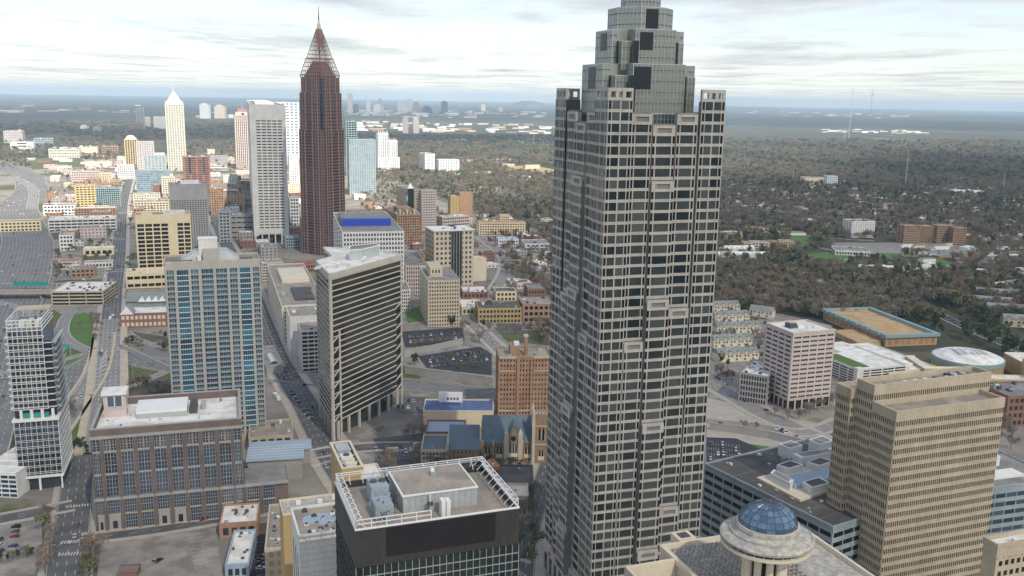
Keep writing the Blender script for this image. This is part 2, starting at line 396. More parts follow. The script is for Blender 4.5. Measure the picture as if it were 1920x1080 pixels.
for i in range(12):
    for j in range(3):
        a0, a1 = 2*pi*i/12, 2*pi*(i+1)/12; R = [520, 340, 160, 0]; Z = [-5, 95, 135, 145]
        b.face([(cx+cos(a0)*R[j], cy_+sin(a0)*R[j], Z[j]), (cx+cos(a1)*R[j], cy_+sin(a1)*R[j], Z[j]), (cx+cos(a1)*R[j+1], cy_+sin(a1)*R[j+1], Z[j+1]), (cx+cos(a0)*R[j+1], cy_+sin(a0)*R[j+1], Z[j+1])][:4 if R[j+1] else 3], 'terrain')
struct(b.build('mountain'))

CLOUD_Z = 1500.0
def cloud_material():
    m = bpy.data.materials.new('cloud_layer'); m.use_nodes = True; t = m.node_tree; L = t.links.new; t.nodes.remove(t.nodes['Principled BSDF'])
    g = _n(t, 'ShaderNodeNewGeometry'); sx = _n(t, 'ShaderNodeSeparateXYZ'); L(g.outputs['Position'], sx.inputs[0])
    def M_(op, a, c=None, d=None):
        n = _n(t, 'ShaderNodeMath', operation=op)
        for i, q in enumerate((a, c, d)):
            if q is None: continue
            if isinstance(q, (int, float)): n.inputs[i].default_value = q
            else: L(q, n.inputs[i])
        return n.outputs[0]
    def noise(s, d, r, w_=1.):
        mp = _n(t, 'ShaderNodeMapping'); mp.inputs['Scale'].default_value = (1, w_, 1); L(g.outputs['Position'], mp.inputs[0])
        n = _n(t, 'ShaderNodeTexNoise'); n.inputs['Scale'].default_value = s; n.inputs['Detail'].default_value = d; n.inputs['Roughness'].default_value = r; L(mp.outputs[0], n.inputs['Vector']); return n.outputs[0]
    v = M_('MULTIPLY_ADD', noise(1/5200, 9, .60, .55), 1.35, -.16)
    v = M_('MULTIPLY_ADD', noise(1/1500, 7, .65, .6), .55, v)
    off = Vector((sd.x, sd.y))*(CLOUD_Z/sd.z)
    for gx, gy, rx, ry, a in ((150, 500, 1000, 620, .55), (1500, 2700, 1200, 1300, .55), (-900, 2700, 1000, 1000, -.6), (300, 3600, 900, 1100, -.5), (-1600, 4900, 1900, 500, .5),
                              (2200, 6600, 2400, 1500, -.5), (400, 2000, 700, 500, .25), (-500, 1450, 450, 300, .35), (-300, 1750, 480, 520, -.12), (-500, 7800, 2600, 1500, -.4), (1500, 11500, 6000, 2200, .35), (-3500, 8500, 1500, 2500, .2)):
        cx, cy = gx+off.x, gy+off.y
        q = M_('ADD', M_('POWER', M_('DIVIDE', M_('SUBTRACT', sx.outputs[0], cx), rx), 2), M_('POWER', M_('DIVIDE', M_('SUBTRACT', sx.outputs[1], cy), ry), 2))
        v = M_('MULTIPLY_ADD', M_('EXPONENT', M_('MULTIPLY', q, -1)), a, v)
    mr = _n(t, 'ShaderNodeMapRange'); mr.interpolation_type = 'SMOOTHSTEP'; L(v, mr.inputs[0]); mr.inputs[1].default_value = .60; mr.inputs[2].default_value = .96; mr.inputs[3].default_value = .24; mr.inputs[4].default_value = .80
    tr = _n(t, 'ShaderNodeBsdfTransparent'); tl = _n(t, 'ShaderNodeBsdfTranslucent'); df = _n(t, 'ShaderNodeBsdfDiffuse')
    tone = _n(t, 'ShaderNodeMapRange'); L(v, tone.inputs[0]); tone.inputs[1].default_value = .66; tone.inputs[2].default_value = 1.1; tone.inputs[3].default_value = .56; tone.inputs[4].default_value = .28
    cb = _n(t, 'ShaderNodeCombineColor'); [L(tone.outputs[0], cb.inputs[i]) for i in range(3)]
    L(cb.outputs[0], tl.inputs[0]); df.inputs[0].default_value = (.8, .8, .8, 1)
    mx = _n(t, 'ShaderNodeMixShader'); mx.inputs[0].default_value = .15; L(tl.outputs[0], mx.inputs[1]); L(df.outputs[0], mx.inputs[2])
    m2 = _n(t, 'ShaderNodeMixShader'); L(mr.outputs[0], m2.inputs[0]); L(tr.outputs[0], m2.inputs[1]); L(mx.outputs[0], m2.inputs[2])
    L(m2.outputs[0], t.nodes['Material Output'].inputs['Surface']); return m
MAT['cloud_layer'] = cloud_material()
b = MB(); S = 420000
b.face([(-S, -S, CLOUD_Z), (-S, S, CLOUD_Z), (S, S, CLOUD_Z), (S, -S, CLOUD_Z)], 'cloud_layer')
stuff(b.build('clouds'))

m = bpy.data.materials.new('haze_air'); m.use_nodes = True; t = m.node_tree; t.nodes.remove(t.nodes['Principled BSDF'])
pv = _n(t, 'ShaderNodeVolumePrincipled'); pv.inputs['Color'].default_value = (.62, .81, 1, 1); pv.inputs['Density'].default_value = 4.4e-5; pv.inputs['Anisotropy'].default_value = -.15
t.links.new(pv.outputs[0], t.nodes['Material Output'].inputs['Volume']); MAT['haze_air'] = m
b = MB(); b.box(-48000, -47000, -8, 48000, 48000, 345, 'haze_air'); stuff(b.build('haze'))

# ---------------------------------------------------------------- roads and open ground
ROADS = []
LAYER = [0.02]
def nz():
    LAYER[0] += .004; return LAYER[0]
def patch(name, pts, m, z=None, world=False):
    q = pts if world else [G(*p) for p in pts]; z = nz() if z is None else z
    b = MB(); a = sum(q[i][0]*q[(i+1) % len(q)][1]-q[(i+1) % len(q)][0]*q[i][1] for i in range(len(q)))
    if a < 0: q = q[::-1]
    b.face([(x, y, z) for x, y in q], m); return struct(b.build(name))
def smooth(pts, n=6):
    out = []; p = [pts[0]]+pts+[pts[-1]]
    for i in range(1, len(p)-2):
        for k in range(n):
            t = k/n; out.append(tuple(.5*((2*p[i][j])+(-p[i-1][j]+p[i+1][j])*t+(2*p[i-1][j]-5*p[i][j]+4*p[i+1][j]-p[i+2][j])*t*t+(-p[i-1][j]+3*p[i][j]-3*p[i+1][j]+p[i+2][j])*t**3) for j in (0, 1)))
    return out+[pts[-1]]
def offs(c, d):
    r = []
    for i, p in enumerate(c):
        a = Vector(c[max(0, i-1)]); e = Vector(c[min(len(c)-1, i+1)]); v = (e-a).normalized(); r.append((p[0]-v.y*d, p[1]+v.x*d))
    return r
def road(px, width, lanes=4, m='asphalt', walk=3.0, z=None, dash=True, name='road', rail=None, edgewall=None, world=False):
    c = smooth(px if world else [G(*p) for p in px]); base = z is not None; zz = nz() if z is None else z; b = MB(); h = width/2
    Lp, Rp = offs(c, h), offs(c, -h)
    for i in range(len(c)-1):
        b.face([(*Rp[i], zz), (*Rp[i+1], zz), (*Lp[i+1], zz), (*Lp[i], zz)], m)
    o = struct(b.build(name)); ROADS.append((c, width, lanes, zz))
    if walk:
        k = MB()
        for s in (1, -1):
            A, B_ = offs(c, s*h), offs(c, s*(h+walk))
            for i in range(len(c)-1):
                q = [A[i], A[i+1], B_[i+1], B_[i]] if s < 0 else [A[i+1], A[i], B_[i], B_[i+1]]
                k.prism(q, -.2, zz+.12, 'sidewalk', bottom=False)
        k.build('pavement', o)
    mk = MB()
    for j in range(0, lanes+1):
        d = -h+.5+(width-1)*j/lanes; e = offs(c, d); acc = 0; near = True
        for i in range(len(e)-1):
            p, q = Vector(e[i]), Vector(e[i+1]); l = (q-p).length
            if l < .01: continue
            v = (q-p)/l; nn = Vector((-v.y, v.x))*.11*(2 if p.length > 700 else 1)
            if 0 < j < lanes and dash:
                s = -acc
                while s < l:
                    a, f = max(0, s), min(l, s+4)
                    if f > a: A, B_ = p+v*a, p+v*f; mk.face([(*(A-nn), zz+.02), (*(B_-nn), zz+.02), (*(B_+nn), zz+.02), (*(A+nn), zz+.02)], 'paint_white')
                    s += 11
                acc = (acc+l) % 11
            else: mk.face([(*(p-nn), zz+.02), (*(q-nn), zz+.02), (*(q+nn), zz+.02), (*(p+nn), zz+.02)], 'paint_white')
    stuff(mk.build('lane_marking', o))
    if rail:
        r = MB(); tt, hh = rail[1], rail[2]
        for s in (1, -1):
            A, B_ = offs(c, s*h), offs(c, s*(h+tt))
            for i in range(len(c)-1):
                q = [A[i], A[i+1], B_[i+1], B_[i]] if s < 0 else [A[i+1], A[i], B_[i], B_[i+1]]
                r.prism(q, -.2, zz+hh, rail[0], bottom=False)
        r.build('parapet', o)
    return o
def wallpx(name, label, px, h, th=.6, m='concrete_grey'):
    c = [G(*p) for p in px]; A, B_ = offs(c, th/2), offs(c, -th/2); b = MB(); r = thing(name, label, 'wall', (*c[0], 0))
    for i in range(len(c)-1):
        q = [B_[i], B_[i+1], A[i+1], A[i]]; b = MB(); b.prism([(x-c[0][0], y-c[0][1]) for x, y in q], -.2, h, m, bottom=False); b.build('wall_panel', r)
        b = MB(); b.prism([(x-c[0][0], y-c[0][1]) for x, y in [offs(c, -.5)[i], offs(c, -.5)[i+1], offs(c, .5)[i+1], offs(c, .5)[i]]], h, h+.25, 'sidewalk', bottom=True); b.build('coping', r)
    return r

patch('yard', [(720, 470), (930, 560), (1030, 600), (1030, 900), (800, 900), (760, 700), (740, 560)], 'gravel_lot')
patch('yard', [(1335, 560), (1560, 610), (1580, 780), (1330, 745)], 'gravel_lot')
patch('lawn', [(-60, 560), (60, 560), (330, 700), (320, 780), (170, 870), (120, 900), (-60, 900)], 'grass')
patch('lawn', [(120, 600), (158, 585), (190, 600), (185, 640), (168, 662), (140, 640), (128, 622)], 'grass_bright')
patch('scrub', [(222, 700), (330, 712), (330, 770), (225, 772)], 'mulch')
patch('lawn', [(600, 660), (785, 690), (790, 724), (700, 726), (600, 700)], 'grass')
patch('lawn', [(122, 662), (176, 672), (196, 706), (150, 735), (124, 742)], 'grass_bright')
patch('lawn', [(-10, 702), (28, 706), (30, 765), (-10, 778)], 'grass_bright')
patch('lawn', [(128, 765), (178, 745), (176, 800), (158, 850), (130, 848)], 'grass_bright')
patch('lawn', [(215, 680), (330, 696), (328, 706), (216, 698)], 'grass')
patch('lawn', [(230, 620), (320, 632), (320, 656), (228, 640)], 'mulch')
patch('plaza', [(640, 830), (700, 800), (790, 790), (800, 870), (700, 905), (610, 900)], 'gravel_lot')
patch('plaza', [(1325, 745), (1420, 770), (1560, 800), (1560, 845), (1430, 850), (1325, 820)], 'sidewalk')
patch('lawn', [(1390, 830), (1470, 842), (1465, 860), (1420, 855)], 'grass_bright')
patch('lawn', [(1540, 800), (1580, 790), (1580, 830), (1550, 832)], 'mulch')
patch('lawn', [(640, 700), (600, 720), (560, 700), (580, 680)], 'grass')
patch('lawn', [(925, 614), (1030, 620), (1030, 648), (950, 640)], 'grass')
patch('lawn', [(1340, 560), (1400, 565), (1440, 600), (1340, 590)], 'mulch')
patch('lawn', [(1560, 640), (1700, 660), (1780, 660), (1700, 700), (1570, 680)], 'mulch')
patch('parking_lot', [(745, 742), (860, 748), (860, 775), (742, 775)], 'asphalt')
patch('parking_lot', [(700, 822), (795, 812), (800, 868), (705, 885)], 'asphalt')
patch('parking_lot', [(930, 606), (1036, 608), (1036, 626), (935, 624)], 'asphalt')
patch('parking_lot', [(752, 622), (866, 614), (872, 640), (760, 652)], 'asphalt_dark')
patch('parking_lot', [(783, 668), (900, 650), (922, 664), (922, 704), (800, 690)], 'asphalt_dark')
patch('parking_lot', [(1325, 820), (1380, 822), (1450, 852), (1400, 880), (1325, 868)], 'asphalt_dark')
patch('parking_lot', [(-20, 975), (78, 965), (80, 1075), (-20, 1085)], 'gravel_lot')
patch('car_park_ground', [(190, 1020), (405, 990), (420, 1090), (180, 1095)], 'gravel_lot')
patch('parking_lot', [(455, 1010), (500, 1000), (520, 1085), (470, 1090)], 'asphalt_dark')
patch('lawn', [(758, 583), (790, 575), (800, 600), (765, 606)], 'grass_bright')
patch('lawn', [(1500, 478), (1560, 472), (1640, 480), (1600, 498), (1530, 500)], 'grass_bright')
patch('lawn', [(1670, 492), (1760, 484), (1810, 502), (1760, 512), (1690, 502)], 'grass_bright')
patch('lawn', [(1480, 440), (1515, 438), (1520, 462), (1480, 464)], 'grass_bright')
patch('lawn', [(1600, 476), (1680, 474), (1700, 488), (1620, 492)], 'grass_bright')
patch('field', [(935, 312), (1000, 310), (1060, 322), (1060, 330), (960, 322)], 'straw')
patch('field', [(50, 300), (150, 296), (170, 312), (60, 318)], 'grass')
patch('car_park_ground', [(1560, 455), (1700, 455), (1700, 476), (1560, 472)], 'concrete_road')
patch('car_park_ground', [(1690, 455), (1810, 456), (1815, 480), (1700, 478)], 'concrete_road')

road([(-120, 900), (-60, 760), (-25, 670), (5, 585), (40, 510), (52, 455), (40, 415), (35, 385), (60, 355), (40, 325), (-40, 300)], 66, 14, 'motorway_road', 0, name='motorway', rail=('concrete_grey', .6, 1.2))
road([(-20, 560), (60, 590), (95, 650), (120, 735), (180, 745), (330, 690)], 9, 2, 'concrete_road', 0, name='slip_road')
road([(30, 770), (125, 712), (190, 672), (230, 670), (330, 690), (480, 700), (620, 716), (760, 722), (930, 742), (1040, 748)], 26, 6, 'motorway_road', 0, name='expressway', rail=('concrete_grey', .5, 1.1))
road([(185, 560), (130, 590), (118, 625), (145, 650), (200, 668)], 11, 2, 'concrete_road', 0, name='slip_road', rail=('concrete_grey', .4, .8))
road([(0, 700), (60, 690), (130, 672), (200, 652)], 9, 2, 'concrete_road', 0, name='slip_road')
road([(252, 318), (240, 345), (230, 385), (226, 430), (222, 480), (214, 540), (208, 600)], 19, 5, 'asphalt', 4, name='street')
road([(208, 600), (205, 650), (203, 700), (200, 750), (188, 850)], 19, 5, 'concrete_road', 0, z=1.2, name='bridge_deck', rail=('concrete_tan', 5, .5))
road([(196, 628), (190, 668), (178, 705), (155, 742), (125, 785), (100, 820)], 15, 3, 'concrete_road', 0, z=1.0, name='slip_road', rail=('concrete_tan', 2.2, .7))
_g = MB()
for i in range(9):
    f = i/8; a_, b_ = G(201-2*f, 660+68*f), G(193-26*f, 672+64*f); a_, b_ = Vector(a_), Vector(b_); n_ = (b_-a_).normalized(); n_ = Vector((-n_.y, n_.x))*.4; _g.face([(*(a_-n_), 1.3), (*(a_+n_), 1.3), (*(b_+n_), 1.3), (*(b_-n_), 1.3)], 'paint_white')
_o = _g.build('gore_marking'); stuff(_o)
road([(150, 850), (145, 905), (138, 965), (130, 1020), (118, 1110)], 17, 4, 'asphalt', 3, name='street')
road([(235, 622), (265, 640), (330, 655), (420, 660)], 9, 2, 'concrete_road', 0, name='slip_road')
road([(700, 960), (655, 905), (620, 850), (570, 755), (525, 680), (500, 620), (470, 545), (430, 470), (408, 420), (396, 380), (385, 345), (370, 315)], 19, 5, 'asphalt', 5, name='street')
road([(-60, 985), (50, 965), (138, 948)], 11, 3, 'asphalt', 2.5, name='street')
road([(150, 1012), (200, 1006), (300, 993), (420, 972), (530, 950)], 9, 2, 'asphalt', 2.5, name='street')
road([(390, 900), (470, 880), (600, 850), (700, 838), (800, 838)], 12, 3, 'asphalt', 2, name='street')
road([(975, 1110), (985, 1020), (1010, 930), (1030, 870)], 12, 3, 'asphalt', 5, name='street')
road([(840, 545), (870, 590), (915, 635), (960, 680), (1030, 760)], 13, 3, 'concrete_road', 3, name='street')
road([(870, 430), (915, 455), (948, 490), (930, 540), (880, 575)], 14, 4, 'concrete_road', 3, name='street')
road([(1300, 700), (1360, 735), (1430, 775), (1510, 812), (1600, 850)], 16, 4, 'concrete_road', 4, name='street')
road([(1325, 790), (1420, 800), (1510, 812), (1580, 790)], 11, 3, 'concrete_road', 3, name='street')
road([(1690, 560), (1760, 590), (1830, 622), (1920, 660), (2000, 700)], 14, 4, 'asphalt_dark', 1, name='street')
road([(1320, 480), (1420, 520), (1560, 545), (1700, 560)], 9, 2, 'concrete_road', 0, name='street')
road([(1540, 465), (1600, 476), (1700, 470), (1820, 478), (1960, 470)], 9, 2, 'concrete_road', 0, name='street')
road([(1330, 405), (1500, 440), (1640, 452)], 9, 2, 'concrete_road', 0, name='street')
road([(1860, 700), (1900, 720), (1980, 750)], 14, 2, 'concrete_road', 0, name='street')
for y_ in (402, 452, 512):       # cross streets of the midtown grid
    a = G(120, y_); road([a, (a[0]+cos(GR)*150, a[1]+sin(GR)*150), (a[0]+cos(GR)*620, a[1]+sin(GR)*620)], 11, 2, 'asphalt', 2, name='street', world=True)
road([(60, 392), (60, 352), (20, 330)], 20, 4, 'concrete_road', 0, name='slip_road')
# zebra crossings, each bar a piece of its street
def zebra(px0, px1, n, w_=.6, l=3.2):
    a, c = Vector(G(*px0)), Vector(G(*px1)); v = (c-a).normalized(); nn = Vector((-v.y, v.x)); r = struct(link(None, 'zebra_crossing', None, (*a, 0)))
    me = MB(); me.box(-w_/2, -l/2, .34, w_/2, l/2, .35, 'paint_white'); me = me.mesh('crossing_bar')
    for i in range(n):
        p = (c-a)*(i/(n-1)); link(me, 'crossing_bar', r, (p.x, p.y, 0), atan2(v.y, v.x))
zebra((117, 1018), (160, 1015), 9); zebra((112, 1041), (157, 1038), 9); zebra((128, 951), (170, 947), 9, l=2.5); zebra((570, 848), (614, 838), 12); zebra((585, 875), (618, 866), 9); zebra((977, 1050), (995, 1056), 6)
wallpx('retaining_wall', 'pale curved retaining wall beside the expressway left of the blue glass tower', [(224, 655), (255, 668), (300, 690), (330, 704)], 5)
wallpx('retaining_wall', 'long grey retaining wall below the upper car park with bare trees', [(757, 668), (800, 660), (868, 645)], 5)
wallpx('retaining_wall', 'panelled concrete retaining wall along the expressway below the parked cars', [(760, 700), (800, 706), (860, 713), (925, 722)], 6)
wallpx('retaining_wall', 'pale retaining wall of the sunken car park beside the stepped skyscraper', [(1330, 806), (1380, 812), (1440, 822), (1520, 842)], 5)

# ================================================================ the stepped granite skyscraper
def skyscraper():
    D = 352.0; d = ray(1141, 500); kx = D/hypot(d[0], d[1]); C = (d[0]*kx, d[1]*kx)
    HT = 219.0
    # x of the near edge as seen at roof height
    for _ in range(20):
        e = 1141-P(C[0], C[1], HT)[0]; C = (C[0]+e*D/F*.9, C[1])
    g = radians(17.5); U = edge(C, g, 1361, HT); V = edge(C, g+pi/2, 1044, HT)
    b = Bld('skyscraper', 'tallest stepped granite skyscraper with notched corners and a silver glass crown', 'skyscraper', C, g, U, V, HT, hero='the stepped granite skyscraper')
    fh = 4.19; Z0 = 13.5; NF = 49; left = [290]
    cores = 1.9
    b.w.box(cores, cores, -.5, U-cores, V-cores, HT-20, 'void')
    # recessed dark wall between the bays
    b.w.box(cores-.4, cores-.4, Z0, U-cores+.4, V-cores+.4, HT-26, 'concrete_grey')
    bays = [(.0, .207, 0, HT, 'c', ()), (.212, .381, -.8, 209.5, 's', (21, 46)), (.386, .578, -.3, 205, 's', (5, 16, 28, 41)), (.594, .775, -.8, 209.5, 's', (18, 38)), (.793, 1., 0, HT, 'c', ())]
    for face, frn in (('F', b.fr('F')), ('L', b.fr('L')), ('R', b.fr('R')), ('B', b.fr('B'))):
        Ln = frn[3]; W = b.w
        bl = bays if face in 'FR' else [(1-a[1], 1-a[0])+a[2:] for a in reversed(bays)]
        for a0, a1, t, zt, kind, steps in bl:
            s0, s1 = a0*Ln, a1*Ln; wd = s1-s0; tt = t; nf = int(round((zt-Z0)/fh)); ztop = Z0+nf*fh
            # facade rows, top down, the bay stepping forward below each open frame
            if kind == 'c' and face in 'FB' or kind == 's':
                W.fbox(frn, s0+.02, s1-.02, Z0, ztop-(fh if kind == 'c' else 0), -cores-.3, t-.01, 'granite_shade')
            for i in range(nf-1, -1, -1):
                z = Z0+i*fh; row = nf-1-i
                if kind == 's' and row in steps: 
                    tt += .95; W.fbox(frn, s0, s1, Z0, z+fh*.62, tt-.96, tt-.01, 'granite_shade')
                if kind == 'c' and i == nf-1:       # crowning open frame, sky seen through it
                    W.fbox(frn, s0, s1, z+fh-.9, z+fh+.4, -1.2, .12, 'granite')
                    W.fbox(frn, s0, s1, z, z+1.1, -1.2, .12, 'granite')
                    for q in (0, .36, .64, 1): W.fbox(frn, s0+q*wd-(.7 if q else 0), s0+q*wd+(.7 if q < 1 else 0), z+1.1, z+fh-.9, -1.2, .09, 'granite')
                    continue
                if (kind == 's') and (i == nf-1 or row in steps):      # open loggia frame on top of a bay
                    W.fbox(frn, s0, s1, z+fh*.62, z+fh*.62+.95, tt-2, tt+.5, 'granite'); W.fbox(frn, s0, s1, z-.35, z+.75, tt-2, tt+.5, 'granite')
                    for q0, q1 in ((0, .17), (.83, 1)): W.fbox(frn, s0+q0*wd, s0+q1*wd, z+.75, z+fh*.62, tt-2, tt+.45, 'granite')
                    W.fbox(frn, s0+.2*wd, s0+.2*wd+.25, z+.75, z+fh*.62, tt-.3, tt+.3, 'granite'); continue
                W.fbox(frn, s0, s1, z-.05, z+.50, tt-.1, tt+.34, 'granite'); W.fbox(frn, s0+.03, s1-.03, z+.50, z+.60, tt-.1, tt+.16, 'granite'); W.fbox(frn, s0, s1, z+.60, z+1.06, tt-.1, tt+.28, 'granite')
                zc, hh = z+1.06+(fh-1.11)/2, fh-1.11
                if kind == 'c': segs = ((.025, .135, 0), (.165, .475, 1), (.525, .835, 1), (.865, .975, 0)) if face != 'L' else ((0, .1, 0), (.13, .47, 1), (.52, .86, 1), (.9, 1, 0))
                else: segs = ((.025, .14, 0), (.19, .81, 1), (.86, .975, 0)) if a0 < .38 or a0 > .59 else ((0, .11, 0), (.16, .84, 1), (.89, 1., 0))
                prev = 0; segs = tuple(segs)+((1., 1., 9),)
                for q0, q1, big in segs:
                    if prev is not None: W.fbox(frn, s0+prev*wd, s0+q0*wd, z+1.06, z+fh-.05, tt-.1, tt+.32, 'granite')
                    if big == 9: break
                    prev = q1; c = s0+(q0+q1)/2*wd; ww = (q1-q0)*wd
                    if not big: b.many(frn, c-ww/2, c+ww/2, z+1.06, z+fh-.05, 'glass_black', tt+.04, 'notch_glazing'); continue
                    if face == 'F' and left[0] > 0 and P(*[C[k]+(cos(g), sin(g))[k]*c for k in (0, 1)], zc)[1] < 1085:
                        b.one(frn, c, zc, ww, hh, 'glass_blinds_reflect', tt+.05, 0); left[0] -= 1
                    elif face in 'FL': b.many(frn, c-ww/2, c+ww/2, zc-hh/2, zc+hh/2, 'glass_blinds_reflect', tt+.05)
                    elif i % 1 == 0: b.many(frn, c-ww/2, c+ww/2, zc-hh/2, zc+hh/2, 'glass_blinds_reflect', tt+.05)
    # vertical shafts in the notches
    for f in 'FL':
        fr = b.fr(f); 
        for q in (.381, .585, .779, .212): q = q if f == 'F' else 1-q; b.w.fbox(fr, q*fr[3]-.28, q*fr[3]+.28, Z0, HT-17, -2.2, -1.0, 'concrete_grey')
    # base in plain granite
    W = b.w; W.box(-.5, -.5, -.5, U+.5, V+.5, Z0, 'granite')
    for f in 'FL':
        fr = b.fr(f)
        for k in range(9):
            s = fr[3]*(k+.5)/9; b.many(fr, s-1.7, s+1.7, .5, 8.5, 'glass_dark', .5, 'shop_window')
    b.w.build('wall', b.o); b.w = MB()
    for k_, bb in b.stuffp.items(): stuff(bb.build(k_, b.o))
    em = MB(); fr = b.fr('L'); em.fbox(fr, V*.12, V*.12+2.2, 9.2, 11.2, .5, .7, 'roof_red'); em.build('emblem', b.o)
    # silver crown in stepped, notched tiers
    cx, cyy = U/2, V/2
    def tier(w_, z0, z1, name, notch=True, k=0, gm='glass_crown'):
        W = MB(); h = w_/2; c = w_*.29
        oct_ = [(-h+c, -h), (h-c, -h), (h, -h+c), (h, h-c), (h-c, h), (-h+c, h), (-h, h-c), (-h, -h+c)]
        if notch:   # cross shaped with recessed corners
            W.box(cx-h, cyy-h*.56, z0, cx+h, cyy+h*.56, z1, gm); W.box(cx-h*.56, cyy-h, z0, cx+h*.56, cyy+h, z1-.01, gm)
            zq = z1-(z1-z0)*.0-4.5; W.box(cx-h*.86, cyy-h*.86, z0, cx+h*.86, cyy+h*.86, zq, gm)
        else: W.prism([(cx+p[0], cyy+p[1]) for p in oct_], z0, z1, gm, 'roof_grey')
        o = W.build('crown_tier', b.o)
        g_ = MB()
        sides = []
        if notch: sides = [((cx-h*.56, cyy-h), (1, 0), (0, -1), h*1.12, z1), ((cx-h, cyy+h*.56), (0, -1), (-1, 0), h*1.12, z1), ((cx+h, cyy-h*.56), (0, 1), (1, 0), h*1.12, z1),
                           ((cx-h*.86, cyy-h*.86), (1, 0), (0, -1), h*.30, zq), ((cx+h*.56, cyy-h*.86), (1, 0), (0, -1), h*.30, zq), ((cx-h*.86, cyy-h*.56), (0, -1), (-1, 0), h*.30, zq), ((cx-h*.86, cyy+h*.86), (0, -1), (-1, 0), h*.30, zq),
                           ((cx-h, cyy-h*.56), (1, 0), (0, -1), h*.14, z1), ((cx+h*.86, cyy-h*.56), (1, 0), (0, -1), h*.14, z1), ((cx-h*.56, cyy-h*.86), (0, -1), (-1, 0), h*.14, z1)]
        else:
            for i in range(8):
                p, q = oct_[i], oct_[(i+1) % 8]; l = hypot(q[0]-p[0], q[1]-p[1]); dx, dy = (q[0]-p[0])/l, (q[1]-p[1])/l
                sides.append(((cx+p[0], cyy+p[1]), (dx, dy), (dy, -dx), l, z1))
        for sdn in sides:
            n = max(1, int(round(sdn[3]/1.55))); zz1 = sdn[4]
            for i in range(n+1): s = sdn[3]*i/n; g_.fbox(sdn, s-.07, s+.07, z0, zz1, 0, .16, 'alu')
            m_ = int((zz1-z0)/2.05)
            for i in range(m_+1): z = zz1-i*2.05; g_.fbox(sdn, 0, sdn[3], z-(.30 if i == 0 else .09), z, .001, .12, 'alu')
            for i in range(1, m_, 2):
                for j in range(n): g_.fbox(sdn, sdn[3]*(j+.25)/n, sdn[3]*(j+.75)/n, zz1-i*2.05-.45, zz1-i*2.05-.1, .121, .2, 'mech_dark')
        stuff(g_.build('mullion_grid', o))
        dk = MB()      # flat dark panels and strips set on the crown faces
        if notch:
            for fr_ in (((cx-h*.54+k*h*.05, cyy-h), (1, 0), (0, -1)), ((cx-h, cyy+h*.2), (0, -1), (-1, 0))): dk.fbox(fr_, 0, h*.36, z1-(z1-z0)*.5, z1-1.2, .05, .25, 'dark_glazing')
            for fr_ in (((cx-h*.62, cyy-h), (1, 0), (0, -1)), ((cx+h*.56, cyy-h*.86), (1, 0), (0, -1)), ((cx-h*.86, cyy-h*.50), (0, -1), (-1, 0))): dk.fbox(fr_, 0, 2.2, z0, zq, .05, .3, 'dark_glazing')
        else: dk.fbox(((cx-h*.25, cyy-h), (1, 0), (0, -1)), 0, w_*.22, z1-8, z1-.8, .05, .25, 'dark_glazing')
        stuff(dk.build('dark_panel', o))
    tier(min(U, V)*.86, 190, 210, 0, k=1, gm='glass_crown_base'); tier(min(U, V)*.80, 209.5, 228.5, 0); tier(min(U, V)*.62, 226, 241.5, 0, k=2); tier(min(U, V)*.48, 226, 250, 0, False); tier(min(U, V)*.29, 249, 267, 0, False)
    return b
sky_b = skyscraper()

